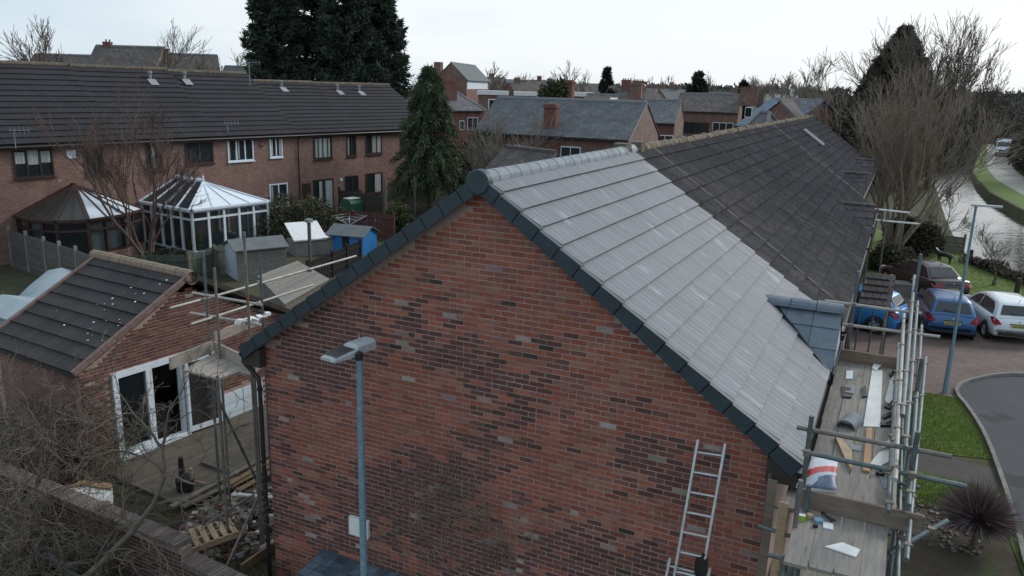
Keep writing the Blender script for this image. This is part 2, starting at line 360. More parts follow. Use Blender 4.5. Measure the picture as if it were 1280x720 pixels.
def water_mat():
    m = bpy.data.materials.new('canal_water'); m.use_nodes = True; nt = m.node_tree; N = nt.nodes.new; L = nt.links.new
    b = nt.nodes['Principled BSDF']; b.inputs['Base Color'].default_value = (.035,.035,.03,1); b.inputs['Roughness'].default_value = .05; b.inputs['IOR'].default_value = 1.33
    b.inputs['Specular IOR Level'].default_value = .9
    g = N('ShaderNodeNewGeometry'); n = N('ShaderNodeTexNoise'); n.inputs['Scale'].default_value = 1.3; n.inputs['Detail'].default_value = 4; L(g.outputs['Position'], n.inputs[0])
    bp = N('ShaderNodeBump'); bp.inputs['Strength'].default_value = .22; bp.inputs['Distance'].default_value = .08; L(n.outputs[0], bp.inputs['Height']); L(bp.outputs[0], b.inputs['Normal'])
    return m
b = MB(); b.add([(4,18,-.62),(62,18,-.62),(62,300,-.62),(-6,300,-.62)], [(0,1,2,3)]); b.build('canal_water', water_mat(), kind='structure')
# ------------------------------------------------------------------ bricks
def brick_wall(parent, o, ux, nz, wid, z0, z1, cf, mat, singles=300, clip=None, order=None, proud=.008, seed=3, bw=.225, bh=.075):
    rr = random.Random(seed); o = V(o); ux = V(ux); nz = V(nz); up = V((0,0,1))
    cells = []
    for r in range(int((z1-z0)/bh)):
        z = z0+r*bh; x = -(bw/2 if r % 2 else 0)
        while x < wid:
            L = bw
            if rr.random() < .05 and x >= 0: cellsplit = (x, x+bw/2)
            else: cellsplit = (x,)
            L = bw/len(cellsplit)
            if len(cellsplit) == 2:
                a, c = max(x, 0), min(x+L, wid)
                if c-a > .03 and (not clip or clip((a+c)/2, z+bh/2, (c-a)/2)): cells.append((a, z, c-a-.013))
                x += L
            a, c = max(x, 0), min(x+L, wid)
            if c-a > .03 and (not clip or clip((a+c)/2, z+bh/2, (c-a)/2)): cells.append((a, z, c-a-.013))
            x += L
    if order: cells.sort(key=lambda c: order(o+ux*c[0]+up*c[1]))
    fs = [(4,5,6,7),(0,1,5,4),(1,2,6,5),(2,3,7,6),(3,0,4,7)]
    def vs(L, p): h = bh-.014; i = .003; return [(0,0,-.01),(L,0,-.01),(L,h,-.01),(0,h,-.01),(i,i,p),(L-i,i,p),(L-i,h-i,p),(i,h-i,p)]
    var = {}
    k = 0; b = MB()
    for (a, z, L) in cells:
        c = cf(a, z, rr)
        if k < singles:
            key = (round(L, 2), tuple(round(q/.03) for q in c))
            if key not in var:
                m = MB(); m.add(vs(L, proud), fs, c); var[key] = m.mesh('brick', mat)
            link('brick', var[key], parent, mat4=frame_m(o+ux*a+up*z, ux, up, nz)); k += 1
        else:
            p = proud+rr.uniform(-.004, .005)
            b.add([o+ux*(a+q[0])+up*(z+q[1])+nz*q[2] for q in vs(L, p)], fs, c)
    if b.f: b.build('brickwork', mat, parent, kind='stuff')
def main_cf(x, z, rr):
    n = mnoise.noise(V((x*.55, z*.75, 3.1)))+.35*mnoise.noise(V((x*1.9, z*2.5, 9)))
    red = n+ (z-3)*.10+.06*(x-4)*.3
    r = rr.random()
    w = mnoise.noise(V((x*2.2, z*5.0, 20)))
    if w > .52 and rr.random() < .5: return jit((.33,.27,.255), .28, rr)
    if r < .003: return jit((.42,.38,.36), .1, rr)
    if r < .010: return jit((.055,.048,.036), .2, rr)
    p = .44-red*1.7
    if rr.random() < p: return jit(rr.choice([(.145,.066,.054),(.165,.073,.060),(.120,.058,.050),(.155,.068,.062)]), .18, rr)
    return jit(rr.choice([(.33,.105,.068),(.36,.125,.080),(.29,.096,.068),(.33,.148,.108),(.285,.115,.090)]), .14, rr)
def old_cf(x, z, rr):
    r = rr.random()
    if r < .02: return jit((.36,.31,.28), .1, rr)
    return jit(rr.choice([(.125,.055,.045),(.15,.065,.05),(.175,.08,.062),(.11,.05,.042),(.19,.095,.075)]), .15, rr)
NX = V((ST, 0, CT)); DX = V((CT, 0, -ST)); NXl = V((-ST, 0, CT)); DXl = V((-CT, 0, -ST))
EX = 15*G*CT; EZ = H-15*G*ST
newcols = [(1,1,1),(.97,.97,.975),(1.03,1.03,1.03),(.955,.955,.96),(1.0,1.0,.985),(1.05,1.05,1.05),(.975,.985,1.0)]
oldcols = [(1,1,1),(.85,.85,.87),(1.12,1.1,1.1),(.95,.93,.96),(.78,.77,.8),(1.22,1.16,1.14)]
def slab(parent, y0, y1, rows, mat, name='roof_deck'):
    ex, ez = rows*G*CT, H-rows*G*ST; b = MB(); t = .04
    b.prism([(0,y0,H-.012),(ex,y0,ez-.012),(ex,y0,ez-.05),(0,y0,H-.05),(-ex,y0,ez-.05),(-ex,y0,ez-.012)], (0,y1-y0,0))
    return b.build(name, mat, parent)
def ridge_run(parent, y0, y1, mat, cols, r=.125, L=.45, wob=0, seed=2, name='ridge_tile', z=None):
    rr = random.Random(seed); y = y0; z = H+.0 if z is None else z
    while y < y1-.1:
        l = min(L, y1-y); b = MB(); n = 9; c = rr.choice(cols); dz = rr.uniform(-wob, wob); dx = rr.uniform(-wob, wob)
        def ring(yy, rr_): return [(dx+rr_*math.cos(math.pi*(i/(n-1))), yy, z-.045+dz+rr_*math.sin(math.pi*i/(n-1))) for i in range(n)]
        A, B_, C_, D_ = ring(y, r), ring(y+l-.05, r*.985), ring(y+l-.05, r*1.03), ring(y+l-.004, r*1.03)
        b.add(A+B_+C_+D_, [(k*n+i, k*n+i+1, (k+1)*n+i+1, (k+1)*n+i) for k in range(3) for i in range(n-1)], c)
        b.add(A+D_, [tuple(range(n)), tuple(range(n, 2*n))[::-1]], c)
        b.build(name, mat, parent); y += l
# ---- end house -------------------------------------------------
eh = thing('brick_house', 'end brick house with new pale grey roof and wide red brick gable wall', 'house')
WX = 3.88; WY = .12
def wallprism(y0, y1, wx=WX, drop=.10):
    zt = H-(wx)*math.tan(TH)-drop
    return [(-wx,y0,0),(wx,y0,0),(wx,y0,zt),(0,y0,H-drop),(-wx,y0,zt)], (0,y1-y0,0)
b = MB(); b.prism(*wallprism(WY, 6.24)); wall = b.build('wall', MT['mortar'], eh)
zt0 = H-WX*math.tan(TH)-.12
brick_wall(eh, (-WX, WY, 0), (1,0,0), (0,-1,0), 2*WX, 0, H-.2, main_cf, MT['brick'], 300,
    clip=lambda x, z, hw: z+.04 < H-.12-(abs(x-WX)+hw)*math.tan(TH) , order=lambda p: (p-CAM).length)
slab(eh, .02, 6.25, 15, MT['soffit'])
ndorm = lambda s, k: not abs(s-4.45) < .95*(k-3.865)/1.31-.24
roof_tiles(eh, (0,.02,H), (0,1,0), DX, NX, 21, 15, 6.23/21, G, .056, MT['ntile'], newcols, 300, order=lambda p: (p-CAM).length, clip=ndorm, ridges=2)
roof_tiles(eh, (0,.02,H), (0,1,0), DXl, NXl, 21, 15, 6.23/21, G, .026, MT['ntile'], newcols, 0)
# verge caps, stepped; a moulded unit per course with a top lip
for sx in (1, -1):
    for k in range(15):
        d = V((CT*sx, 0, -ST)); n = V((ST*sx, 0, CT)); o = V((0,0,H))+d*(k*G+.01)+n*.004
        b = MB(); g = G+.012; y0, y1 = -.075, .035
        dep = .165
        P = lambda s, y, h: o+d*s+n*h+V((0,y,0))
        b.add([P(0,y0,.028-.006),P(g,y0,.046),P(g,y0,-dep),P(0,y0,-dep+.02), P(0,y1,.028-.006),P(g,y1,.046),P(g,y1,.030),P(0,y1,.010), P(0,y0+.02,-dep+.02),P(g,y0+.02,-dep),P(g,y0+.02,.028),P(0,y0+.02,.008)],
              [(0,3,2,1),(0,1,5,4),(1,6,5),(1,2,9,10),(1,10,6),(2,3,8,9),(0,4,7),(0,7,11),(0,11,8,3),(4,5,6,7)])
        b.build('verge_cap', MT['verge'], eh)
b = MB(); b.lathe([(0,-.10),(.150,-.10),(.165,-.085),(.165,.03),(.12,.03)], (0,0,H-.055), 28, 'y'); b.build('ridge_end_cap', MT['verge'], eh, smooth=True)
ridge_run(eh, .02, 5.75, MT['ridge'], [(1,1,1),(.9,.92,.93),(1.08,1.08,1.08)], .135, .33)
# dark soffit under the verge, fascia, gutter and the boxed corner
b = MB()
for sx in (1,-1):
    d = V((CT*sx,0,-ST)); n = V((ST*sx,0,CT)); o = V((0,0,H))-n*.05
    b.add([o+V((0,-.04,0)),o+d*5.1+V((0,-.04,0)),o+d*5.1+V((0,.13,0)),o+V((0,.13,0)),o-n*.05+V((0,-.04,0)),o-n*.05+d*5.1+V((0,-.04,0)),o-n*.05+d*5.1+V((0,.13,0)),o-n*.05+V((0,.13,0))],
          [(0,1,2,3),(4,7,6,5),(0,4,5,1),(1,5,6,2),(2,6,7,3),(3,7,4,0)])
b.build('verge_soffit', MT['soffit'], eh)
b = MB()
for sx in (1,-1):
    b.box(sx*3.86,-.03,4.03,sx*4.17,6.24,4.10); b.box(sx*4.15,-.035,4.0,sx*4.185,6.24,4.22); b.box(sx*3.86,-.03,4.1,sx*4.15,.11,4.33)
b.build('fascia', MT['soffit'], eh)
def gutter(parent, x, y0, y1, z, r=.055, sx=1):
    b = MB(); n = 7
    A = [(x+r*math.cos(math.pi+math.pi*i/(n-1)), y0, z+r*math.sin(math.pi+math.pi*i/(n-1))) for i in range(n)]
    B_ = [(p[0], y1, p[2]) for p in A]; A2 = [(x+(p[0]-x)*.88, y0, z+(p[2]-z)*.88) for p in A]; B2 = [(p[0], y1, p[2]) for p in A2]
    b.add(A+B_, [(i,i+1,n+i+1,n+i) for i in range(n-1)]); b.add(A2+B2, [(i,n+i,n+i+1,i+1) for i in range(n-1)]); b.add(A+A2, [(i,n+i,n+i+1,i+1) for i in range(n-1)])
    b.add(A, [tuple(range(n))]); return b.build('gutter', MT['black'], parent)
gutter(eh, 4.245, -.03, 6.24, 4.21); gutter(eh, -4.245, -.03, 6.24, 4.21)
b = MB(); b.path([(-4.245,.02,4.16),(-4.245,.02,4.06),(-4.12,.03,3.95),(-3.99,.06,3.80),(-3.975,.06,3.66),(-3.975,.06,.1)], .037, 10); 
for z in (3.6,2.1,.9): b.lathe([(.037,0),(.047,0),(.047,.06),(.037,.06)], (-3.975,.06,z), 10)
b.build('downpipe', MT['black'], eh, smooth=True)
# meter box and a small white object on the wall
b = MB(); p = on_y(439,643,.12); q = on_y(456,670,.12); b.box(p.x,.05,q.z,p.x+.36,.12,p.z); b.box(p.x+.02,.044,q.z+.02,p.x+.34,.05,p.z-.02,(1.08,1.08,1.08)); b.build('vent_box', MT['white'], eh)
# dormers
def dormer(parent, yc, hw, zr, ze, xf, mat, cols, ridgemat, dark=MT['black'], g=.30, xback=None, rw=.30, rr_=.075):
    xb = (H-zr)/math.tan(TH) if xback is None else xback
    b = MB(); b.prism([(xf-.02,yc-hw+.08,ze-.6),(xf-.02,yc+hw-.08,ze-.6),(xf-.02,yc+hw-.08,ze-.02),(xf-.02,yc,zr-.09),(xf-.02,yc-hw+.08,ze-.02)], (-(xf-xb)*.8,0,0))
    D = b.build('dormer', MT['upvc'] if mat == MT['dtile'] else MT['soffit'], parent)
    w = MB(); w.box(xf-.02,yc-hw*.6,ze-.5,xf+.01,yc+hw*.6,ze-.02); w.build('window_pane', MT['pane'], D)
    for s in (-1, 1):
        dn = V((0, s*hw, ze-zr)); Ls = dn.length; dn.normalize(); nn = V((0, s*(zr-ze), hw)).normalized()
        rows = max(1, round(Ls/g)); gg = Ls/rows; cols_n = int((xf-xb)/rw)+1
        if s < 0:
            roof_tiles(D, (xf-cols_n*rw,yc,zr), (1,0,0), dn, nn, cols_n, rows, rw, gg, .028, mat, cols, 60, seed=int(yc))
        else: roof_tiles(D, (xf-cols_n*rw,yc,zr), (1,0,0), dn, nn, cols_n, rows, rw, gg, .028, mat, cols, 0, seed=int(yc))
        v = MB(); A = V((xb, yc, zr)); B_ = V(((H-ze)/math.tan(TH), yc+s*hw, ze)); v.beam(A+V((0,0,.02))+NX*.02, B_+NX*.03, .09, .05, NX); v.build('valley_trim', dark, D)
        k = MB(); k.add([(xb,yc,zr-.015),(xf,yc,zr-.015),(xf,yc+s*hw,ze-.015),((H-ze)/math.tan(TH),yc+s*hw,ze-.015)], [(0,1,2,3)]); k.build('underlay', MT['soffit'], D)
    x = xf
    rr = random.Random(int(yc)); n = 8
    while x > xb-.05:
        l = min(.40, x-xb+.1); q = MB(); r = rr_; r0 = r*1.12
        A = [(x, yc+r*math.cos(math.pi*i/(n-1))*1.25, zr-.02+r*math.sin(math.pi*i/(n-1))) for i in range(n)]
        B_ = [(x-l+.012, yc+r0*math.cos(math.pi*i/(n-1))*1.25, zr-.02+r0*math.sin(math.pi*i/(n-1))) for i in range(n)]
        q.add(A+B_, [(i,i+1,n+i+1,n+i) for i in range(n-1)]+[tuple(range(n)), tuple(range(n,2*n))[::-1]], rr.choice(cols)); q.build('ridge_tile', ridgemat, D); x -= l
    q = MB(); q.box(xf+.005,yc-hw,ze-.12,xf+.03,yc+hw,ze-.02); q.build('fascia', dark, D)
    return D
dormer(eh, 4.45, .95, 5.08, 4.32, 4.28, MT['dtile'], [(1,1,1),(.93,.95,.97),(1.07,1.07,1.07)], MT['dtile'], rr_=.12, g=.42, rw=.42)
# ---- the old-roofed terrace -----------------------------------
segs = [(6.25,15.55,15,'brick terraced house with old dark brown tiles next to the pale new roof',31),
        (15.55,23.75,15,'terraced house with short of it and first dark tiled dormer over the lawn',27),
        (23.75,32.0,13,'dark roofed terraced house with the small roof window near its ridge',27),
        (32.0,39.3,13,'farthest house of the dark tiled terrace, its roof end under the bare tree',24)]
segs[1] = (15.55,23.75,15,'middle terraced house whose first dark tiled dormer overlooks the canal lawn',27)
for si, (y0, y1, rows, lab, n) in enumerate(segs):
    h = thing('terraced_house', lab, 'house', (0,0,0), group='houses under the long dark roof')
    wx = WX if rows == 15 else 3.35
    b = MB(); b.prism(*wallprism(y0+.002, y1-.002, wx)); b.build('wall', MT['bfar'], h)
    slab(h, y0, y1, rows, MT['soffit'])
    cl = None
    if si == 1: cl = lambda s, k, y0=y0: not abs(s+y0-19) < .98*(k-3.95)/1.25-.24
    roof_tiles(h, (0,y0,H), (0,1,0), DX, NX, n, rows, (y1-y0)/n, G, .062, MT['otile'], oldcols, 300 if si == 0 else 0, order=lambda p: (p-CAM).length, ridges=3, clip=cl, seed=si+5)
    roof_tiles(h, (0,y0,H), (0,1,0), DXl, NXl, n, rows, (y1-y0)/n, G, .034, MT['otile'], oldcols, 0, seed=si+9)
    ridge_run(h, y0+(.75 if si == 0 else 0), y1-(.3 if si == 3 else 0), MT['moss'], [(1,1,1),(.8,.85,.7),(1.2,1.1,1.0),(1.3,1.05,.85)], .125, .38, .02, seed=si)
    ex = rows*G*CT; ez = H-rows*G*ST
    gutter(h, ex+.05, y0, y1, ez-.06)
    b = MB(); b.box(wx-.02,y0,ez-.25,ex-.03,y1,ez-.16); b.box(ex-.05,y0,ez-.26,ex-.02,y1,ez-.04); b.build('fascia', MT['soffit'], h)
    for yy in ([19.0] if si == 1 else [26.2] if si == 2 else [34.2] if si == 3 else []):
        if si == 1: dormer(h, yy, .98, 5.05, 4.3, 4.25, MT['otile'], oldcols, MT['otile'])
        else: dormer(h, yy, .85, 5.43, 4.78, 3.62, MT['otile'], oldcols, MT['otile'])
    # windows and door on the canal side
    for yy in (y0+1.6, y0+5.0):
        f = MB(); f.box(wx-.01,yy,.9,wx+.05,yy+1.5,2.2); wf = f.build('window_frame', MT['upvc'], h); g_ = MB(); g_.box(wx+.03,yy+.07,.97,wx+.056,yy+.72,2.13); g_.box(wx+.03,yy+.78,.97,wx+.056,yy+1.43,2.13); g_.build('window_pane', MT['pane'], wf)
    f = MB(); f.box(wx-.01,y0+3.6,0,wx+.05,y0+4.5,2.05); f.build('door', MT['bwindow'], h)
    if si == 0:
        for s_, yy in ((-.05, 5.93), (.02, 6.62)):
            q = MB(); q.box(s_-.15,yy-.16,H-.12,s_+.13,yy+.14,H+.14); q.build('ridge_block', MT['moss'], h)
        q = MB(); q.lathe([(0,0),(.13,0),(.13,.4),(0,.4)], (-.02,6.06,H-.03), 12, 'y', (1.6,1.7,1.75)); q.build('pale_ridge_tile', MT['lead'], h)
    # pale mortar strip down the party line
    if si in (0, 2):
        yy = 7.42 if si == 0 else 23.9
        for k in range(rows):
            q = MB(); o = V((0,yy+random.Random(k).uniform(-.012,.012),H))+DX*(k*G+.03)+NX*.05; q.beam(o+DX*.0, o+DX*(G-.05)+NX*.012, .035 if si == 0 else .07, .02, NX); q.build('mortar_strip', MT['kerb'], h)
    if si == 2:
        a_, c_ = V((.66,29.0,H-.66*math.tan(TH))), V((1.55,28.9,H-1.55*math.tan(TH)))
        q = MB()
        for dy_ in (0, .52): q.path([a_+NX*.12+V((0,dy_,0)), c_+NX*.12+V((0,dy_,0))], .06, 8)
        w_ = q.build('roof_window_frame', MT['lead'], h); q = MB(); q.add([a_+NX*.09,c_+NX*.09,c_+NX*.09+V((0,.52,0)),a_+NX*.09+V((0,.52,0))], [(0,1,2,3)]); q.build('window_pane', MT['pane'], w_)
# ------------------------------------------------------------------ scaffold at the new roof eave
sc = thing('scaffolding', 'tube scaffold with grey plank platform along the eave of the pale new roof', 'scaffold')
PZ = 4.0
rr = random.Random(11)
bc = [(1,1,1),(.88,.88,.9),(1.1,1.08,1.05),(.95,.94,.93)]
def plank(parent, x0, x1, y0, y1, z, mat=MT['board'], cols=bc, name='board', th=.038, r=rr):
    b = MB(); dz = r.uniform(-.004,.004); b.box(x0,y0,z-th+dz,x1,y1,z+dz,r.choice(cols)); b.build(name, mat, parent)
for i in range(4):
    x = 4.285+i*.229; plank(sc, x, x+.219, -1.62+.02*i, -.43, PZ)
    for (ya, yb) in ((-.385, 2.3), (2.31, 5.22)): plank(sc, x-.03*(ya>2), x+.219-.03*(ya>2), ya, yb, PZ)
plank(sc, 4.11, 4.27, -.385, 5.2, PZ-.06)
def tube(parent, p, q, r=.0242, mat='steel', name='tube', n=10):
    b = MB(); b.tube(p, q, r, n); return b.build(name, MT[mat], parent, smooth=True)
def coupler(parent, p, r=.035):
    b = MB(); p = V(p); b.box(p.x-r,p.y-r,p.z-.03,p.x+r,p.y+r,p.z+.03); b.tube(p+V((-r-.02,0,.015)), p+V((r+.02,0,.015)), .01, 6); b.build('coupler', MT['fitting'], parent)
# toe boards
b = MB(); b.box(4.27,-.425,PZ,5.50,-.39,PZ+.215); b.build('toe_board', MT['toe'], sc)
b = MB(); b.box(4.20,5.2,PZ,5.20,5.235,PZ+.21,(1.2,1.15,1.1)); b.build('toe_board', MT['toe'], sc)
b = MB(); b.box(5.205,-.38,PZ,5.24,5.19,PZ+.2,(1.0,1.0,1.0)); b.build('toe_board', MT['board'], sc)
# standards
for (x, y, zt, m) in ((4.30,-.36,5.06,'steel'),(5.33,-.36,5.1,'steel'),(4.40,5.45,5.55,'steel'),(4.92,5.72,5.5,'steeld'),(5.30,5.45,5.95,'steel'),(5.40,2.4,5.08,'steel'),(5.28,-1.45,4.02,'steel'),(4.27,-1.45,3.96,'steeld')):
    tube(sc, (x,y,0), (x,y,zt), .0265, m, 'standard')
    for z in (PZ-.1, PZ-.25, 2.1): coupler(sc, (x,y,z))
# cross tubes sticking out over the lawn
def pt(u, v, y): return on_y(u, v, y)
tA = [pt(996,534,-.30), pt(1190,571,-.30)]; tube(sc, tA[0], tA[1], .0265, 'steeld', 'guard_rail')
tB = [pt(1005,565,-.45), pt(1208,608,-.45)]; tube(sc, tB[0], tB[1], .0265, 'steel', 'guard_rail')
tC = [pt(1031,376,5.35), pt(1152,392,5.35)]; tube(sc, tC[0], tC[1], .0265, 'steell', 'guard_rail')
tD = [pt(1050,405,5.35), pt(1175,421,5.35)]; tube(sc, tD[0], tD[1], .0265, 'steell', 'guard_rail')
for (x, y) in ((4.30,-.36),(5.33,-.36)):
    for t in (tA, tB):
        f = (x-t[0].x)/(t[1].x-t[0].x); coupler(sc, t[0].lerp(t[1], f))
for (x, y) in ((4.40,5.45),(5.30,5.45)):
    for t in (tC, tD):
        f = (x-t[0].x)/(t[1].x-t[0].x); coupler(sc, t[0].lerp(t[1], f))
# long rails along the outside
def rail(u0, v0, u1, v1, z, r, m, nm='ledger', z1=None):
    p, q = on_z(u0, v0, z), on_z(u1, v1, z if z1 is None else z1); tube(sc, p, q, r, m, nm)
    for f in (.06, .3, .55, .8, .96): coupler(sc, p.lerp(q, f), .03)
rail(1147,377, 1132,560, 5.0, .0245, 'steel'); rail(1152,407, 1136,632, 4.6, .0255, 'steel'); rail(1157,447, 1133,700, 4.15, .0265, 'steel')
rail(1143,345, 1128,520, 5.3, .0265, 'steel')
rail(1130,392, 1119,600, 4.75, .026, 'steell', 'pale_rail'); rail(1124,430, 1117,600, 4.72, .026, 'steell', 'pale_rail'); rail(1120,470, 1110,640, 4.45, .0245, 'steel', 'ledger')
p, q = on_z(1111,692,3.75), on_z(1184,651,3.95); tube(sc, p, q, .029, 'steel', 'outrigger'); coupler(sc, p.lerp(q, .72), .034)
p, q = on_z(1118,618,3.85), on_z(1139,625,3.85); tube(sc, p, q, .026, 'steel', 'transom'); p, q = on_z(1114,660,3.6), on_z(1144,668,3.6); tube(sc, p, q, .026, 'steel', 'transom')
for y in (-1.45, .9, 2.4, 4.1, 5.3): tube(sc, (4.12,y,PZ-.075), (5.52,y,PZ-.075), .0245, 'steel', 'transom')
for x in (4.30, 5.31): tube(sc, (x,-1.75,PZ-.13), (x,5.9,PZ-.13), .0245, 'steel', 'ledger')
for x in (4.30, 5.31): tube(sc, (x,-1.75,2.0), (x,5.9,2.0), .0245, 'steel', 'ledger')
tube(sc, (5.36,-1.3,.1), (5.36,2.3,3.9), .0245, 'steel', 'brace')
# lower lift, seen past the corner of the wall
for i in range(5): plank(sc, 4.05+i*.229, 4.274+i*.229, -2.2, 5.2, 2.1)
for (u, v, u2, v2, y, m) in ((963,592,944,720,-.05,'steel'),(1011,606,998,720,-.5,'steel'),(1001,600,985,700,-.9,'steeld')):
    p = on_y(u, v, y); tube(sc, (p.x,y,0), p, .0265, m, 'standard')
p, q = on_y(948,657,-.4), on_y(990,671,-.4); tube(sc, p, q, .0245, 'steel', 'transom'); p, q = on_y(950,629,-.2), on_y(992,640,-.2); tube(sc, p, q, .012, 'steeld', 'tie_rod')
def lying(name, lab, cat, uv, z, th, mat, col=(1,1,1)):
    P = [on_z(u, v, z) for u, v in uv]; b = MB(); b.prism(P, (0,0,th), col); o = b.build(name, mat); tag(o, lab, cat); return o
# two boards stood on end against the wall corner
for k, (u0, v0, u1, v1, m, lab) in enumerate(((966,600,946,735,'toe','dark narrow timber stood upright beside the gable corner under the eave'),(980,628,968,735,'wood','pale timber length stood upright between the tubes below the eave'))):
    p = on_y(u0, v0, -.25-.2*k); q = V((p.x-.02, p.y-.02, .0)); b = MB(); b.beam(q, p, .10, .03, (0,1,0)); tag(b.build('timber_length', MT[m]), lab, 'plank')
# ---- things on the platform
Z0 = PZ+.005
lying('fascia_board', 'long white plastic fascia board lying flat on the scaffold platform', 'board', ((1090,463),(1103,464),(1100,535),(1079,534)), Z0, .018, MT['white'])
lying('timber_offcut', 'pinkish timber offcut poking out below the long white fascia board', 'offcut', ((1083,537),(1090,537),(1087,592),(1078,590)), Z0, .03, MT['wood'], (1.1,.95,.9))
lying('fascia_offcut', 'white angled offcut at the far end of the long white fascia board', 'offcut', ((1090,461),(1092,455),(1103,450),(1105,454),(1095,464)), Z0+.02, .02, MT['white'])
lying('cladding_shard', 'large white triangular cladding shard beside the pale rails', 'shard', ((1084,584),(1099,566),(1121,558),(1118,574),(1092,588)), Z0, .012, MT['white'], (.9,.9,.88))
lying('cladding_shard', 'narrow white pointed shard above the large triangular one', 'shard', ((1102,560),(1121,538),(1122,556)), Z0+.05, .01, MT['white'], (.85,.85,.83))
lying('cladding_shard', 'slim white strip of cladding lying right of the long fascia board', 'shard', ((1106,502),(1112,478),(1118,470),(1117,500),(1110,507)), Z0, .03, MT['white'], (.85,.87,.88))
lying('plywood_offcut', 'cream wedge of plywood between the red striped bag and the tubes', 'offcut', ((1043,548),(1052,553),(1065,568),(1064,590),(1058,582)), Z0, .05, MT['wood'], (1.2,1.25,1.3))
lying('cladding_shard', 'white kite shaped cladding shard on the nearest planks', 'shard', ((1031,684),(1053,679),(1075,688),(1070,697)), Z0, .012, MT['white'])
lying('slate_offcut', 'dark grey offcut lying beneath the crossing guard rails', 'offcut', ((1063,556),(1077,559),(1076,565),(1062,562)), Z0, .012, MT['lead'], (.3,.3,.3))
lying('gutter_bracket', 'grey angle bracket lying near the small label on the planks', 'bracket', ((1052,484),(1064,486),(1063,489),(1055,489),(1055,495),(1065,496),(1064,498),(1053,497)), Z0, .02, MT['black'])
lying('slate_piece', 'grey square tile piece beside the angle bracket', 'tile', ((1056,482),(1069,484),(1067,493),(1056,491)), Z0, .015, MT['lead'])
lying('packet', 'small pale packet with blue edge on the far planks', 'packet', ((1058,464),(1066,464),(1066,474),(1057,474)), Z0, .012, MT['upvc'])
lying('black_clip', 'black clip beside the left edge of the white fascia board', 'clip', ((1078,486),(1082,483),(1083,497),(1078,498)), Z0, .03, MT['black'])
for k, (uv, lab) in enumerate((( ((1106,505),(1115,508),(1112,513),(1105,510)), 'black bracket at the near end of the slim white strip'), (((1103,521),(1113,517),(1114,521),(1104,525)), 'black bracket midway along the pale rails'), (((1100,530),(1116,530),(1116,534),(1100,534)), 'flat black bracket beside the near end of the fascia board'), (((1111,470),(1116,465),(1118,468),(1113,472)), 'small black bracket near the far stop board'))):
    P = [on_z(u, v, Z0) for u, v in uv]; b = MB(); b.prism(P, (0,0,.035)); c = sum(P, V((0,0,0)))/4; b.path([c+V((0,0,.04)), c+V((.04,.05,.06)), c+V((.05,.1,.03))], .008, 5); tag(b.build('gutter_bracket', MT['black']), lab, 'bracket')
# half round ridge tile
c = on_z(1063,530,Z0); b = MB(); n = 12; ax = V((.25,1,0)).normalized(); sx_ = V((1,-.25,0)).normalized()
A = [c-ax*.21+sx_*(.13*math.cos(math.pi*i/(n-1)))+V((0,0,.12*math.sin(math.pi*i/(n-1)))) for i in range(n)]; B_ = [p+ax*.38 for p in A]
A2 = [c-ax*.21+sx_*(.112*math.cos(math.pi*i/(n-1)))+V((0,0,.102*math.sin(math.pi*i/(n-1)))) for i in range(n)]; B2 = [p+ax*.38 for p in A2]
b.add(A+B_, [(i,i+1,n+i+1,n+i) for i in range(n-1)]); b.add(A2+B2, [(i,n+i,n+i+1,i+1) for i in range(n-1)]); b.add(A+A2, [(i,n+i,n+i+1,i+1) for i in range(n-1)]); b.add(B_+B2, [(i,i+1,n+i+1,n+i) for i in range(n-1)])
tag(b.build('ridge_tile', MT['ridge'], smooth=True), 'spare half round grey ridge tile lying on the scaffold planks', 'ridge tile')
# roll and galvanised strap
c = on_z(1100,594,Z0); b = MB(); b.lathe([(.018,0),(.052,0),(.052,.05),(.018,.05)], c, 18); tag(b.build('tape_roll', MT['black'], smooth=True), 'black roll of tape standing beside the large white shard', 'tape')
P = [on_z(u, v, Z0) for u, v in ((1097,592),(1107,592),(1122,636),(1113,634))]; b = MB(); b.prism(P, (0,0,.012)); q = on_z(1107,611,Z0+.012); w = MB()
st_ = b.build('strap', MT['lead']); tag(st_, 'grey metal strap with a round hole lying by the outer rails', 'strap'); w.lathe([(0,.001),(.014,.001)], q, 10); w.build('hole', MT['dark'], st_)
# cement bag with its red band
bag = thing('plastic_bag', 'white and blue plastic sack with a broad red stripe at the roof corner', 'sack')
Pc = [on_z(995,606,PZ+.04), on_z(1045,613,PZ+.04), on_z(1047,578,PZ+.10), on_z(1013,567,PZ+.12)]
def bagp(u, v, h=0): 
    a_ = Pc[0].lerp(Pc[1], u); c_ = Pc[3].lerp(Pc[2], u); p = a_.lerp(c_, v); k = math.sin(math.pi*min(max(u,.0),1))*math.sin(math.pi*min(max(v,.0),1)); return p+V((0,0,.05*k**.6+.012*mnoise.noise(V((u*4,v*4,1)))+h))
b = MB(); N_ = 30
g_ = [bagp(i/N_, j/N_) for j in range(N_+1) for i in range(N_+1)]
fs = [(j*(N_+1)+i, j*(N_+1)+i+1, (j+1)*(N_+1)+i+1, (j+1)*(N_+1)+i) for j in range(N_) for i in range(N_)]
for f in fs:
    j = (f[0]//(N_+1)+.5)/N_; i = (f[0] % (N_+1)+.5)/N_; m = .22+.52*i**1.3+.05*math.sin(i*4)
    col = (.50,.045,.035) if abs(j-m) < .115 else ((.62,.66,.72) if j > m else ((.06,.10,.18) if (i > .30+.2*math.sin(j*9) and j < m-.22) else (.42,.50,.58)))
    b.add([g_[q] for q in f], [(0,1,2,3)], col)
bagm = M('sack_print', (1,1,1), (.93,.93,.93), 9, .35, .15, 30, attr=True)
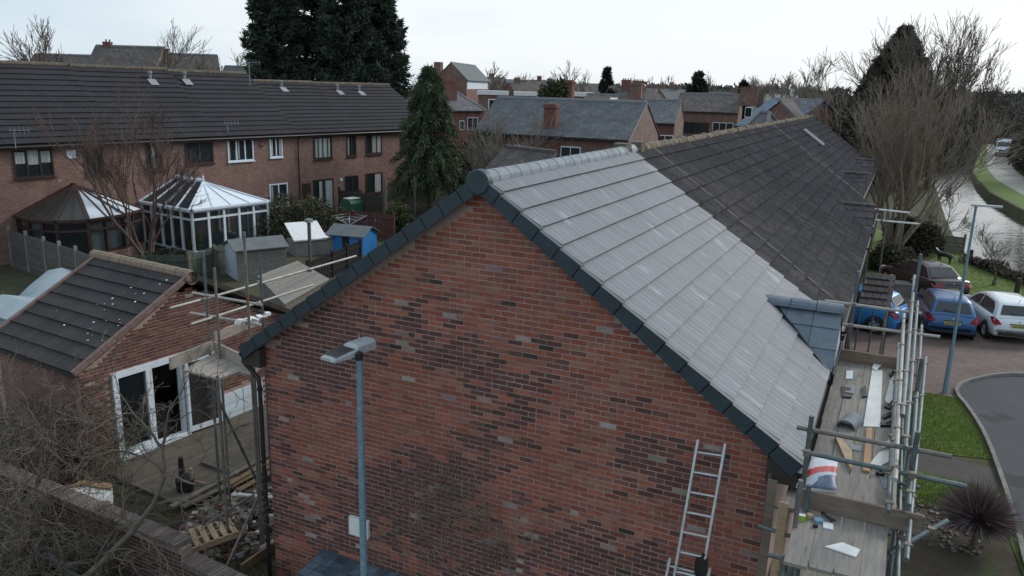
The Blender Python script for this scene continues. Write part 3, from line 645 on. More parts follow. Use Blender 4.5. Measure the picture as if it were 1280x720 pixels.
b.build('front', bagm, bag); b = MB(); b.prism([Pc[0]-V((0,0,.04)), Pc[1]-V((0,0,.04)), Pc[2]-V((0,0,.10)), Pc[3]-V((0,0,.12))], (0,0,.03)); b.build('back', MT['white'], bag)
# small things on the nearest planks
def boxon(name, lab, cat, u, v, sx, sy, sz, rz, mat, top=None, col=(1,1,1)):
    c = on_z(u, v, PZ+.003); b = MB(); ca, sa = math.cos(rz), math.sin(rz)
    b.ob(c+V((0,0,sz/2)), V((ca,sa,0))*sx/2, V((-sa,ca,0))*sy/2, (0,0,sz/2), col); o = b.build(name, mat); tag(o, lab, cat); 
    if top: t = MB(); t.ob(c+V((0,0,sz+.001)), V((ca,sa,0))*sx*.44, V((-sa,ca,0))*sy*.44, (0,0,.001)); t.build('lid', top, o)
limeg = M('lime_card', (.30,.42,.03), (.25,.36,.03), 8, .6)
bluec = M('blue_card', (.20,.36,.50), (.16,.30,.44), 8, .5)
boxon('screw_box', 'small lime green screw box with pale lid on the near planks', 'box', 1002,650, .07,.06,.06,.1, limeg, MT['white'])
boxon('screw_box', 'light blue box lying in the middle of the small items', 'box', 1023,652, .09,.07,.03,.5, bluec)
boxon('tablet', 'pale blue rectangular pad lying nearest the edge of the small items', 'pad', 1035,658, .10,.12,.012,.1, MT['upvc'], MT['white'])
boxon('battery', 'short black battery block beside the blue box', 'battery', 1019,659, .05,.03,.03,.1, MT['black'])
c = on_z(1012,648,PZ+.003); b = MB(); b.lathe([(0,0),(.032,0),(.032,.05),(0,.05)], c, 14); tag(b.build('wood_puck', MT['wood']), 'round tan wooden block between the green and blue boxes', 'block')
b = MB(); p = on_z(1026,640,PZ+.02); q = on_z(1040,652,PZ+.02); b.path([p, p.lerp(q,.4)+V((.01,0,.012)), q], .011, 6); b.path([p+V((.035,.0,0)), p.lerp(q,.4)+V((-.01,0,.012)), q+V((.03,.04,0))], .011, 6); tag(b.build('pliers', MT['black']), 'black handled pliers lying behind the pale pad', 'pliers')
# ------------------------------------------------------------------ ladders against the gable
def ladder(name, lab, uvs, n, y=0.0, w=.33):
    L_ = thing(name, lab, 'ladder', group=None)
    tl, tr = on_y(*uvs[0], y), on_y(*uvs[1], y); bl = V((tl.x-.17, -1.0, 0)); br = V((tr.x-.17, -1.0, 0))
    for p, q in ((tl, bl), (tr, br)): b = MB(); b.beam(q, p, .028, .065, (0,1,0)); b.build('stile', MT['alu'], L_)
    for k in range(n):
        f = .035+k*.25/(tl-bl).length
        if f > .98: break
        b = MB(); b.tube(tl.lerp(bl, f), tr.lerp(br, f), .015, 8); b.build('rung', MT['alu'], L_)
ladder('extension_ladder', 'tall aluminium ladder leaning on the right side of the brick gable', ((873,549),(907,554)), 20, .02)
b = MB()
ladder('short_ladder', 'lower aluminium ladder section standing in front of the tall ladder', ((838,697),(888,709)), 14, -.25)
c = on_y(876,706,-.35); b = MB(); b.lathe([(.0,-.14),(.07,-.12),(.085,0),(.07,.12),(0,.14)], (c.x,-.32,c.z-.05), 14); b.path([(c.x,-.32,c.z),(c.x+.02,-.32,c.z+.14)], .02, 6); tag(b.build('tool_pouch', MT['black'], smooth=True), 'black tool pouch hanging at the top of the lower ladder', 'pouch')
# ------------------------------------------------------------------ driveway, road, lawns
def paving_mat():
    m = brick_mat('block_paving', (.125,.085,.075), (.165,.115,.10), (.075,.06,.05), .21, .105, .007, .85, .5, True, var=.5); return m
b = MB(); b.box(3.9,16.25,-.2,45,29.6,.012); b.build('driveway', paving_mat(), kind='structure')
kpx = [(1279,466),(1262,466),(1245,467),(1230,470),(1212,474),(1200,479),(1195,486),(1199,495),(1208,505),(1218,519),(1229,537),(1238,557),(1245,575),(1252,595),(1259,615),(1266,640),(1274,668),(1283,705)]
kw = [on_z(u, v, .1) for u, v in kpx]; kw = [V((14,kw[0].y+.35,.1)), V((11,kw[0].y+.1,.1))]+kw+[V((8.2,2,.1)),V((8.4,-6,.1))]
b = MB(); b.add([(p.x,p.y,.020) for p in kw]+[(14,-6,.020)], [tuple(range(len(kw)+1))]); o = b.build('road', MT['asphalt'], kind='structure')
if o.data.polygons[0].normal.z < 0: o.data.flip_normals()
kb = thing('kerb', 'pale concrete kerb curving round the corner of the lawn', 'kerb'); 
def resample(P, L):
    out = [P[0]]; acc = 0
    for a_, c_ in zip(P, P[1:]):
        d = (c_-a_).length; t = L-acc
        while t < d: out.append(a_.lerp(c_, t/d)); t += L
        acc = (acc+d) % L
    return out+[P[-1]]
ks = resample(kw, .6)
for p, q in zip(ks, ks[1:]):
    if (q-p).length > .1: b = MB(); d = (q-p).normalized(); b.beam(p-V((0,0,.06))+d*.006, q-V((0,0,.06))-d*.006, .095, .15, (0,0,1), jit((1,1,1),.1)); b.build('kerb_stone', MT['kerb'], kb)
lawn = [(5.2,16.23),(7.0,16.23)]+[(p.x-.07,p.y) for p in ks if 11.4 < p.y < 16.1 and p.x < 8.2]+[(6.9,11.8),(5.2,12.2)]
def flat(name, pts, z, mat):
    b = MB(); b.add([(x,y,z) for x, y in pts], [tuple(range(len(pts)))]); o = b.build(name, mat, kind='structure')
    if o.data.polygons[0].normal.z < 0: o.data.flip_normals()
    return o
flat('lawn', [(4.0,16.24),(7.15,16.24)]+[(p.x-.06,p.y) for p in ks if 11.5 < p.y < 16.2 and p.x < 8.2]+[(6.6,11.75),(4.0,12.1)], .018, MT['grass'])
flat('path', [(4.0,12.1),(6.6,11.75),(7.72,11.5),(7.85,10.2),(6.8,10.4),(4.0,10.7)], .016, M('dark_path', (.075,.068,.062), (.055,.05,.045), 1.5, .95, .4, 40))
flat('planted_bed', [(4.0,10.7),(6.8,10.4),(7.85,10.2),(8.15,4),(8.2,-4),(4.0,-4)], .014, MT['soil'])
flat('small_lawn', [(4.6,10.6),(6.8,10.35),(7.5,10.2),(7.4,9.75),(6.6,9.55),(5.6,8.6),(4.6,8.4)], .022, MT['grass'])
flat('verge_lawn', [(7.55,10.1),(7.86,10.15),(8.1,5),(7.9,5)], .03, MT['grass'])
flat('canal_lawn', [(3.9,29.62),(12.5,29.62),(60,21),(45,21.2),(26,24.3),(17,28.8),(13,32.6),(11.1,35.3),(9.7,38.4),(8.5,42),(8.2,48),(3.9,48)], .02, MT['grass'])
flat('canal_path', [(8.0,30.1),(12,29.8),(30,22),(30,23.4),(13,31.0),(8.8,31.2)], .026, M('dirt_path', (.12,.095,.075), (.09,.075,.06), 1.5, .95, .4, 30))
# grass blades near the camera and on the canal lawn
def blades(name, polyf, n, hmin, hmax, wd, seed, lab, cols, x0, x1, y0, y1, z=.02):
    g = np.random.default_rng(seed); X_ = g.uniform(x0, x1, n); Y_ = g.uniform(y0, y1, n); keep = np.array([polyf(x, y) for x, y in zip(X_, Y_)]); X_, Y_ = X_[keep], Y_[keep]; n = len(X_)
    h = g.uniform(hmin, hmax, n); a = g.uniform(0, 6.28, n); lx, ly = g.normal(0, .4, n)*h, g.normal(0, .4, n)*h
    P = np.zeros((n, 3, 3)); P[:,0] = np.c_[X_-np.cos(a)*wd, Y_-np.sin(a)*wd, np.full(n, z)]; P[:,1] = np.c_[X_+np.cos(a)*wd, Y_+np.sin(a)*wd, np.full(n, z)]; P[:,2] = np.c_[X_+lx, Y_+ly, z+h]
    C_ = np.array(cols)[g.integers(0, len(cols), n)]*g.uniform(.7, 1.25, (n,1))
    return tris(name, P, C_, MT['blade'], lab)
def tris(name, P, C_, mat, lab=None, parent=None, k=3, kind='stuff'):
    n = len(P); me = bpy.data.meshes.new(name); me.vertices.add(n*k); me.vertices.foreach_set('co', P.reshape(-1).astype(np.float32))
    me.loops.add(n*k); me.loops.foreach_set('vertex_index', np.arange(n*k, dtype=np.int32)); me.polygons.add(n); me.polygons.foreach_set('loop_start', np.arange(0, n*k, k, dtype=np.int32))
    try: me.polygons.foreach_set('loop_total', np.full(n, k, dtype=np.int32))
    except Exception: pass
    ca = me.color_attributes.new('col', 'FLOAT_COLOR', 'CORNER'); ca.data.foreach_set('color', np.repeat(np.c_[C_, np.ones(n)], k, axis=0).astype(np.float32).ravel())
    me.materials.append(mat); me.update(calc_edges=True); me.validate()
    o = link(name, me, parent, kind)
    if lab: tag(o, lab, 'grass' if 'grass' in name else 'plants')
    return o
def inpoly(poly):
    def f(x, y):
        c = False; n = len(poly)
        for i in range(n):
            x1, y1 = poly[i][0], poly[i][1]; x2, y2 = poly[i-1][0], poly[i-1][1]
            if (y1 > y) != (y2 > y) and x < (x2-x1)*(y-y1)/(y2-y1)+x1: c = not c
        return c
    return f
LW = [(5.0,16.22),(7.15,16.22)]+[(p.x-.08,p.y) for p in ks if 11.5 < p.y < 16.2 and p.x < 8.2]+[(6.6,11.78),(5.0,12.0)]
gc = [(.19,.28,.05),(.23,.31,.065),(.15,.235,.04),(.28,.30,.09)]
blades('grass', inpoly(LW), 42000, .02, .055, .006, 1, 'short lawn grass between the brick driveway and the dark path', gc, 5, 8.2, 11.5, 16.3)
blades('grass', lambda x, y: True, 9000, .03, .09, .006, 2, 'rough grass beside the scaffold below the dark path', gc, 5.2, 7.4, 8.6, 10.3)
blades('grass', inpoly([(4.6,29.7),(9.5,29.7),(10.8,31.9),(11.8,33.8),(9.7,38.3),(8.5,42),(4.2,48)]), 34000, .02, .06, .010, 3, 'lawn grass between the parked cars and the canal', gc, 4, 12, 29.6, 48)
b = MB(); r2 = random.Random(4)
for k in range(200):
    x, y = r2.uniform(5.5,7.2), r2.uniform(7.0,8.9); b.rock((x,y,.03), r2.uniform(.015,.045), jit(r2.choice([(.20,.19,.17),(.13,.11,.095),(.27,.25,.23)]),.2,r2), r2)
tag(b.build('gravel', MT['rubble'], kind='stuff'), 'loose pale stones round the spiky purple plant', 'gravel')
# spiky plant: a sphere of stiff blades
def spiky(name, lab, c, r, n, cols, seed, h=.5, cat='plant', w=.014, up=.15):
    g = np.random.default_rng(seed); d = g.normal(0, 1, (n,3)); d[:,2] = np.abs(d[:,2])*1.0+up; d /= np.linalg.norm(d, axis=1)[:,None]
    L_ = g.uniform(.6, 1.0, n)*r; s_ = np.cross(d, g.normal(0,1,(n,3))); s_ /= np.linalg.norm(s_, axis=1)[:,None]
    base = np.array(c)+np.array([0,0,h]); P = np.zeros((n,4,3)); tip = base+d*L_[:,None]; tip[:,2] -= L_*.25*(1-d[:,2]); mid = base+d*L_[:,None]*.55
    P[:,0] = base+d*.03; P[:,1] = mid-s_*w; P[:,2] = tip; P[:,3] = mid+s_*w
    T = thing(name, lab, cat, (0,0,0)); tris('leaves', P, np.array(cols)[g.integers(0,len(cols),n)]*g.uniform(.7,1.3,(n,1)), MT['leaf'], None, T, 4)
    b = MB(); b.path([(c[0],c[1],0),(c[0]+.03,c[1],h)], [.06,.05], 7); b.build('stem', MT['bark'], T); return T
pc = on_z(1222,652,.55); spiky('cordyline', 'spiky purple brown plant like a ball of blades beside the kerb', (pc.x,pc.y,0), .98, 3800, [(.18,.125,.135),(.12,.08,.09),(.25,.19,.19)], 5, .5, w=.007)
# ------------------------------------------------------------------ street lamp on the right
base = on_z(1181,491,.02); top = over(base, 1219,258)
lp = thing('street_lamp', 'slender grey blue street lamp at the corner of the driveway', 'street lamp', (base.x,base.y,0), 0)
b = MB(); b.path([(0,0,0),(0,0,.08),(0,0,1.35),(0,0,1.45),(0,0,top)], [.09,.075,.07,.045,.034], 12); b.build('pole', MT['lampblue'], lp, smooth=True)
b = MB(); b.box(-.075,-.03,.35,-.06,.03,.85); b.build('door', MT['lampgrey'], lp)
b = MB(); b.lathe([(.0,top-.02),(.045,top-.02),(.045,top+.06),(0,top+.06)], (0,0,0), 10); b.beam((-.12,.03,top+.03),(.62,-.10,top+.05), .17, .05); b.build('lantern', MT['lampgrey'], lp)
# ------------------------------------------------------------------ gable street lamp (foreground)
gp = on_y(449,447,-.8)
lf = thing('street_lamp', 'blue painted post with flat grey lamp head in front of the brick gable', 'street lamp', (gp.x,-.8,0), 0)
hz = gp.z
b = MB(); b.path([(0,0,0),(0,0,1.2),(0,0,1.3),(0,0,hz-.02)], [.08,.08,.052,.043], 16); b.build('pole', MT['lampblue'], lf, smooth=True)
b = MB(); b.lathe([(.052,0),(.052,.10),(.03,.11)], (0,0,hz-.03), 14); b.build('collar', MT['black'], lf, smooth=True)
tip = on_z(413,446,hz+.06); rear = on_z(460,427,hz+.10); O = V((gp.x,-.8,0)); t_ = tip-O; r_ = rear-O; ax = (t_-r_); ax.z = 0; ax.normalize(); sd2 = V((-ax.y, ax.x, 0)); c0 = r_
def hp(a_, s, z): return r_+ax*a_+sd2*s+V((0,0,z-r_.z))
LT = (t_-r_).length
b = MB()   # gear housing (rear, taller) and flat optic (front)
hw1, hw2 = .105, .135; z0 = hz+.02
def sect(a_, hw, zt, zb): return [hp(a_,-hw,zb),hp(a_,-hw,zt-.03),hp(a_,-hw*.6,zt),hp(a_,hw*.6,zt),hp(a_,hw,zt-.03),hp(a_,hw,zb)]
sts = [(-.06,.10,z0+.11,z0+.01),(-.03,.125,z0+.135,z0),(.30,.135,z0+.13,z0),(.335,.14,z0+.095,z0-.005)]
vs_ = []
for s in sts: vs_ += sect(*s)
b.add(vs_, [(k*6+i, k*6+(i+1)%6, (k+1)*6+(i+1)%6, (k+1)*6+i) for k in range(len(sts)-1) for i in range(6)]+[(0,5,4,3,2,1), tuple(18+i for i in range(6))])
b.build('housing', MT['lampgrey'], lf)
b = MB(); sts = [(.30,.12,z0+.09,z0),(.36,.15,z0+.085,z0-.01),(.72,.14,z0+.055,z0-.01),(.76,.11,z0+.04,z0)]; vs_ = []
for s in sts: vs_ += sect(*s)
b.add(vs_, [(k*6+i, k*6+(i+1)%6, (k+1)*6+(i+1)%6, (k+1)*6+i) for k in range(len(sts)-1) for i in range(6)]+[(0,5,4,3,2,1), tuple(18+i for i in range(6))]); b.build('lamp_head', MT['lampgrey'], lf)
b = MB()
for k in range(9): b.add([hp(.37+k*.038,-.115,z0+.092-k*.0035),hp(.395+k*.038,-.115,z0+.090-k*.0035),hp(.395+k*.038,.115,z0+.090-k*.0035),hp(.37+k*.038,.115,z0+.092-k*.0035)], [(0,1,2,3)])
b.build('heat_sink', MT['black'], lf, kind='stuff'); b = MB(); b.add([hp(.36,-.118,z0+.0885),hp(.70,-.118,z0+.0600),hp(.70,.118,z0+.0600),hp(.36,.118,z0+.0885)], [(0,1,2,3)]); b.build('cooling_plate', M('dark_plate', (.09,.095,.10), (.06,.065,.07), 30, .6, .3, 80), lf)
b = MB(); q = hp(.16,.0,z0+.15); b.path([q, q+V((-.005,0,.09))], [.008,.004], 6); b.lathe([(.02,0),(.02,.012),(0,.014)], q, 8); b.build('sensor', MT['lampgrey'], lf)
b = MB()
for k in range(5): b.ob(hp(.40+k*.07,.0,z0-.02), ax*.012, sd2*.10, V((0,0,.01)))
b.build('optic', MT['lampgrey'], lf, kind='stuff')
# dead climber stems on the gable
cl = thing('dead_climber', 'dead brown climber stems clinging to the middle of the brick gable', 'climber')
r5 = random.Random(21)
def stem(parent, n, area, seed, mat, rad=.006, y=-.0):
    r5 = random.Random(seed); b = MB()
    for _ in range(n):
        x, z = area(r5); a_ = r5.uniform(.6, 2.6); P = []
        for k in range(r5.randint(5, 12)):
            P.append((x, .1-r5.uniform(.0,.035), z)); a_ += r5.uniform(-.9,.9)*.8; a_ = min(max(a_, -.2), 3.3); s = r5.uniform(.04,.10); x += math.cos(a_)*s; z += math.sin(a_)*s
        b.path(P, [rad*(1-.6*i/len(P)) for i in range(len(P))], 3, jit((1,1,1),.3,r5), caps=False)
    b.build('stems', mat, parent, kind='stuff')
cc0 = on_y(560,640,.12)
def area(r):
    while True:
        x = r.gauss(cc0.x-.0, .75); z = r.gauss(cc0.z-.15, .60)
        if z < cc0.z+.85-abs(x-cc0.x)*.5 and z > .4: return x, z
stem(cl, 300, area, 5, MT['barkm'], .0048)
b = MB()
for k in range(5): b.path([(cc0.x+random.Random(k).uniform(-.5,.5), .08, z_) for z_ in (0,.6,1.2)], [.014,.01,.006], 5)
b.build('main_stem', MT['bark'], cl, kind='stuff')
# corrugated slate-blue porch roof low on the gable
po = thing('lean_to', 'low lean-to with blue grey tiled roof at the foot of the gable', 'lean-to')
A_ = on_y(402,688,.09); ph = A_.z-.18
x0, x1 = A_.x, 1.4; yw = .10; yo = -1.9; zl = ph-.15
b = MB(); lt_d = V((0,yo-yw,zl-ph-.18)); lt_l = lt_d.length; lt_d.normalize(); lt_n = V((0,(zl-ph-.18)*-1*-1,0)); lt_n = V((0,-(ph+.18-zl),yw-yo)).normalized(); roof_tiles(po, (x0,yw,ph+.18), (1,0,0), lt_d, lt_n, int((x1-x0)/.19), int(lt_l/.15), .19, .15, .034, MT['bluetile'], [(1,1,1),(.7,.72,.75),(1.3,1.3,1.3),(.85,.9,.95),(1.6,1.6,1.55)], 300, order=lambda p: (p-CAM).length, seed=9)
b = MB(); b.prism([(x0,yw,ph+.15),(x1,yw,ph+.15),(x1,yo,zl-.03),(x0,yo,zl-.03)], (0,0,.02)); b.build('roof_deck', MT['soffit'], po)
b = MB(); nx = 0; vs_ = []
for j, (yy, zz) in enumerate(((yw, ph+.18),(yo, zl))):
    for i in range(nx+1): vs_.append((x0+i*.03, yy, zz+.014*math.sin(i*math.pi/2)))

b = MB(); b.box(x0+.05,yo+.08,0,x1-.05,yw,zl-.03); b.build('wall', MT['oldwood'], po)

s3 = thing('scaffolding', 'pale scaffold tubes jutting from the second dormer towards the bare tree', 'scaffold')
for (u0, v0, u1, v1) in ((1090,261,1137,266),(1094,275,1149,280)):
    p, q = on_y(u0,v0,19.6), on_y(u1,v1,19.6); b = MB(); b.tube(p, q, .03, 8); b.build('tube', MT['white'], s3)
    coupler(s3, p.lerp(q, .15))
for (u, v) in ((1093,256),(1110,262)):
    p = on_y(u, v, 19.6); b = MB(); b.tube((p.x,p.y,0), p, .0265, 8); b.build('standard', MT['steel'], s3)
# ------------------------------------------------------------------ cars
def paint(name, c, rough=.25, metal=.2):
    m = bpy.data.materials.new(name); m.use_nodes = True; b = m.node_tree.nodes['Principled BSDF']; b.inputs['Base Color'].default_value = (*c, 1)
    b.inputs['Roughness'].default_value = rough+.1; b.inputs['Metallic'].default_value = metal; b.inputs['Coat Weight'].default_value = .8; b.inputs['Coat Roughness'].default_value = .06
    nt = m.node_tree; n = nt.nodes.new('ShaderNodeTexNoise'); n.inputs['Scale'].default_value = 6; g = nt.nodes.new('ShaderNodeNewGeometry'); nt.links.new(g.outputs['Position'], n.inputs[0])
    mr = nt.nodes.new('ShaderNodeMapRange'); mr.inputs[3].default_value = rough; mr.inputs[4].default_value = rough+.25; nt.links.new(n.outputs[0], mr.inputs[0]); nt.links.new(mr.outputs[0], b.inputs['Roughness']); return m
REDL = M('red_lens', (.35,.012,.02), (.25,.01,.015), 30, .2); CLEARL = M('clear_lens', (.6,.62,.65), (.5,.5,.52), 30, .1); PLATE = M('yellow_plate', (.55,.45,.10), (.5,.42,.12), 9, .4); TYRE = M('tyre', (.02,.02,.02), (.03,.03,.03), 20, .85)
def car(name, lab, loc, rz, body, L=3.95, Wd=1.70, Ht=1.46, kind='hatch', side=True, trim=False):
    T = thing(name, lab, 'car', loc, rz); hl = L/2; w = Wd/2; belt = .92 if Ht < 1.5 else .95
    st = [(-hl,.80,.38,.62),(-hl+.03,.90,.30,.80),(-hl+.12,.95,.25,belt-.01),(-hl+.45,.985,.22,belt+.015),(-hl*.5,1,.20,belt+.01),(0,1,.20,belt-.01),(hl*.35,1,.20,belt-.03),(hl*.55,.985,.21,belt-.08),(hl*.8,.95,.22,belt-.17),(hl-.10,.86,.25,belt-.26),(hl-.01,.72,.32,.52)]
    if kind == 'saloon': st[1] = (-hl+.03,.88,.30,.88); st[2] = (-hl+.12,.94,.25,.965)
    def ring(x, k, zb, zt):
        ww = w*k; h = [(0,zb),(ww*.84,zb),(ww*.955,zb+.08),(ww,(zb+zt)*.47+.02),(ww*.995,zt-.20),(ww*.965,zt-.05),(ww*.90,zt),(ww*.5,zt+.022),(0,zt+.03)]
        return [(x, -y, z) for y, z in h]+[(x, y, z) for y, z in h[-2:0:-1]]
    b = MB(); n = 16; vs_ = []
    for s in st: vs_ += ring(*s)
    m = len(st); b.add(vs_, [(i*n+k, i*n+(k+1) % n, (i+1)*n+(k+1) % n, (i+1)*n+k) for i in range(m-1) for k in range(n)]+[tuple(range(n))[::-1], tuple(range((m-1)*n, m*n))])
    # cabin
    if kind == 'hatch': cs = [(-hl+.10,belt),(-hl+.42,Ht-.10),(-hl+.62,Ht-.03),(-hl*.3,Ht),(.05,Ht-.01),(.38,Ht-.08),(hl*.58,belt-.06)]
    elif kind == 'saloon': cs = [(-hl+.55,.955),(-hl+1.15,Ht-.07),(-hl+1.35,Ht-.03),(-.2,Ht),(.15,Ht-.01),(.45,Ht-.09),(hl*.55,belt-.05)]
    wb = w*.90; wt = w*.66
    def cring(x, z):
        t = min(1, max(0, (z-belt)/(Ht-belt))); ww = wb+(wt-wb)*t
        h = [(wb, belt-.04), ((wb+ww)/2, (belt+z)/2), (ww, max(z-.05, belt-.03)), (ww*.93, z-.012), (ww*.6, z+.004), (0, z+.012)]
        return [(x, -y, zz) for y, zz in h]+[(x, y, zz) for y, zz in h[-2::-1]]
    vs_ = []; n2 = 11
    for x, z in cs: vs_ += cring(x, z)
    b.add(vs_, [(i*n2+k, i*n2+k+1, (i+1)*n2+k+1, (i+1)*n2+k) for i in range(len(cs)-1) for k in range(n2-1)])
    bo = b.build('body', body, T); bo.data.polygons.foreach_set('use_smooth', [True]*len(bo.data.polygons))
    try: bo.data.set_sharp_from_angle(angle=R(50))
    except Exception: pass
    def ztop(x):
        for (xa, za), (xb_, zb_) in zip(cs, cs[1:]):
            if xa <= x <= xb_: return za+(zb_-za)*(x-xa)/(xb_-xa)
        return belt
    def sidep(x, f, off=.014, s=1):   # f 0 at belt .. 1 at roof edge
        zt = max(ztop(x)-.05, belt+.005); z = belt-.005+(zt-belt)*f; t = min(1, max(0, (ztop(x)-belt)/(Ht-belt))); ww = wb+(wt-wb)*t
        return (x, s*(wb+(ww-wb)*min(1, f*.97)+off), z)
    def pane(pts, nm='window_pane', mat=MT['pane']): q = MB(); q.add(pts, [tuple(range(len(pts)))]); return q.build(nm, mat, T)
    # rear window: on the plane between the first two cabin stations
    (xa, za), (xb_, zb_) = cs[0], cs[1]
    def rp(f, s, off=.014):
        x = xa+(xb_-xa)*f; z = za+(zb_-za)*f; t = max(0, (z-belt)/(Ht-belt)); ww = wb+(wt-wb)*t; nrm = V((-(zb_-za), 0, xb_-xa)).normalized(); return tuple(V((x, s*ww*.93, z))+nrm*off*1.6)
    lo = .22 if kind == 'hatch' else .08
    pane([rp(lo,-.88), rp(lo,.88), rp(.93,.86), rp(.93,-.86)])
    (xa2, za2), (xb2, zb2) = cs[-1], cs[-2]
    def fpn(f, s):
        x = xa2+(xb2-xa2)*f; z = za2+(zb2-za2)*f; t = max(0, (z-belt)/(Ht-belt)); ww = wb+(wt-wb)*t; nrm = V((zb2-za2, 0, xa2-xb2)).normalized(); return tuple(V((x, s*ww*.93, z))+nrm*.022)
    pane([fpn(.1,-.9), fpn(.1,.9), fpn(.95,.88), fpn(.95,-.88)])
    xr = cs[1][0]; xm = -.15 if kind == 'hatch' else -.1
    for s in (-1, 1):
        pane([sidep(xr+.02,.15,s=s), sidep(xm-.04,.10,s=s), sidep(xm-.04,.93,s=s), sidep(xr+.42,.93,s=s), sidep(xr+.12,.6,s=s)])
        pane([sidep(xm+.04,.10,s=s), sidep(hl*.46,.12,s=s), sidep(hl*.46-.06,.7,s=s), sidep(.42,.9,s=s), sidep(xm+.04,.93,s=s)])
        q = MB(); q.ob((hl*.44, s*(w*.90+.09), belt+.06), (.05,0,0), (0,.09,0), (0,0,.06)); q.build('mirror', body, T)
        q = MB()
        for x in (xm, hl*.46, xr+.15): q.beam((x, s*(w*.998), .30), (x, s*(w*.975), belt-.08), .012, .012)
        q.build('door_seam', MT['black'], T, kind='stuff')
        q = MB(); q.beam((xm+.10, s*(w+.004), belt-.17), (xm+.27, s*(w+.004), belt-.165), .02, .025); q.build('door_handle', body, T)
        q = MB(); q.beam((-hl*.45, s*(w*.985), .22), (hl*.5, s*(w*.985), .22), .04, .09); q.build('sill', MT['black'], T)
        # lamps
        if kind == 'hatch': pts = [(-hl+.015,s*w*.62,.70),(-hl+.03,s*w*.86,.66),(-hl+.13,s*w*.955,.74),(-hl+.34,s*w*.985,.90),(-hl+.14,s*w*.93,.93),(-hl+.04,s*w*.76,.84)]
        else: pts = [(-hl+.01,s*w*.48,.70),(-hl+.02,s*w*.84,.68),(-hl+.12,s*w*.95,.70),(-hl+.26,s*w*.975,.84),(-hl+.12,s*w*.91,.89),(-hl+.03,s*w*.52,.86)]
        q = MB(); c = V((-.042, s*.03, .02)); P = [V(p)+c for p in pts]; q.add(P+[p-c*2.5 for p in P], [tuple(range(6))]+[(i,(i+1)%6,6+(i+1)%6,6+i) for i in range(6)]); q.build('tail_light', REDL, T)
        q = MB(); q.ob((hl-.16, s*w*.72, .62), (.14,-.0,0), (0,.13,0), (0,0,.06)); q.build('headlight', CLEARL, T)
        for x in (-hl+.70, hl-.78):
            wh = bpy.data.objects.new('wheel', None)
            q = MB(); y0 = s*(w-.20); y1 = s*(w+.006); r = .305
            q.lathe([(.19,y1-s*.02),(.20,y1),(r-.02,y1+s*.002),(r,y1-s*.03),(r,y0),(.1,y0)], (x,0,r), 24, 'y'); t = q.build('wheel', TYRE, T, smooth=True)
            q = MB(); q.lathe([(.0,y1-s*.005),(.05,y1-s*.0),(.055,y1-s*.02),(.06,y1-s*.045),(.17,y1-s*.05),(.185,y1-s*.01),(.20,y1-s*.003)], (x,0,r), 20, 'y')
            for k in range(5):
                an = k*1.2566; q.beam((x+.04*math.cos(an), y1-s*.012, r+.04*math.sin(an)), (x+.185*math.cos(an), y1-s*.012, r+.185*math.sin(an)), .045, .018, (0,1,0))
            q.build('rim', MT['alu'], t, smooth=False)
            q = MB(); q.lathe([(0,s*(w*.9)),(r+.055,s*(w*.9)),(r+.055,s*(w+.001)),(r+.0,s*(w+.0015)),(r,s*(w*.9))], (x,0,r+.012), 26, 'y'); q.build('wheel_arch', MT['black'], T)
    q = MB(); z = .60 if kind == 'saloon' else .66; q.box(-hl-.012,-.26,z-.055,-hl+.02,.26,z+.055); pl = q.build('number_plate', PLATE, T)
    q = MB(); q.box(-hl+.0,-w*.74,.30,-hl+.05,w*.74,.42); q.build('bumper_trim', MT['black'], T)
    q = MB(); q.beam((-hl-.004,-w*.78,.52),(-hl-.004,w*.78,.52),.012,.014); q.build('bumper_seam', MT['black'], T)
    for s in (-1,1):
        q = MB(); q.beam((-hl+.02,s*w*.60,.47),(-hl+.07,s*w*.62,.84),.010,.014); q.build('hatch_seam', MT['black'], T)
    q = MB(); q.ob((-hl-.004,0,.74 if kind=='hatch' else .80),(.012,0,0),(0,.30,0),(0,0,.012)); q.build('boot_handle', MT['black'], T)
    q = MB()
    for k in range(7): q.box(-hl-.0145,-.215+k*.065,(.60 if kind=='saloon' else .66)-.03,-hl-.0125,-.215+k*.065+.035,(.60 if kind=='saloon' else .66)+.03)
    q.build('plate_marks', MT['black'], pl, kind='stuff')
    q = MB(); q.lathe([(0,-.001),(.035,-.001)], (-hl-.012,0,.83 if kind=='hatch' else .86), 12, 'x'); q.build('badge', MT['alu'], T)
    q = MB(); q.beam((cs[1][0]+.02,0,Ht-.05),(cs[1][0]-.12,0,Ht+.12),.012,.012); q.build('aerial', MT['black'], T)
    q = MB(); q.beam((cs[0][0]-.0,-.1,cs[0][1]+.13),(cs[0][0]+.06,.3,cs[0][1]+.18),.015,.015); q.build('wiper', MT['black'], T)
    return T
PB = paint('blue_paint', (.012,.085,.24)); PW = paint('white_paint', (.66,.70,.74), .3, 0); PD = paint('dark_paint', (.018,.012,.016), .2); PS = paint('bright_blue_paint', (.02,.23,.60))
# forward is +x locally: heading h degrees clockwise of +y
def cpos(u, v, h, L): p = on_z(u, v, 0.0); e_ = R(h); return (p.x+math.sin(e_)*L/2, p.y+math.cos(e_)*L/2, .014), R(90-h)
l, r = cpos(1187,427,-7,4.0); car('parked_car', 'blue hatchback with yellow rear plate parked beside the white car', l, r, PB)
l, r = cpos(1270,432,-13,4.1); car('parked_car', 'white hatchback at the right edge beyond the lamp post', l, r, PW, 4.05, 1.74, 1.45)
l, r = cpos(1188,380,-30,4.5); car('parked_car', 'dark saloon with red tail lights behind the blue hatchback', l, r, PD, 4.5, 1.76, 1.42, 'saloon')
l, r = cpos(1128,418,-72,3.7); car('parked_car', 'bright blue small car half hidden behind the scaffold tubes', l, r, PS, 3.6, 1.62, 1.48)
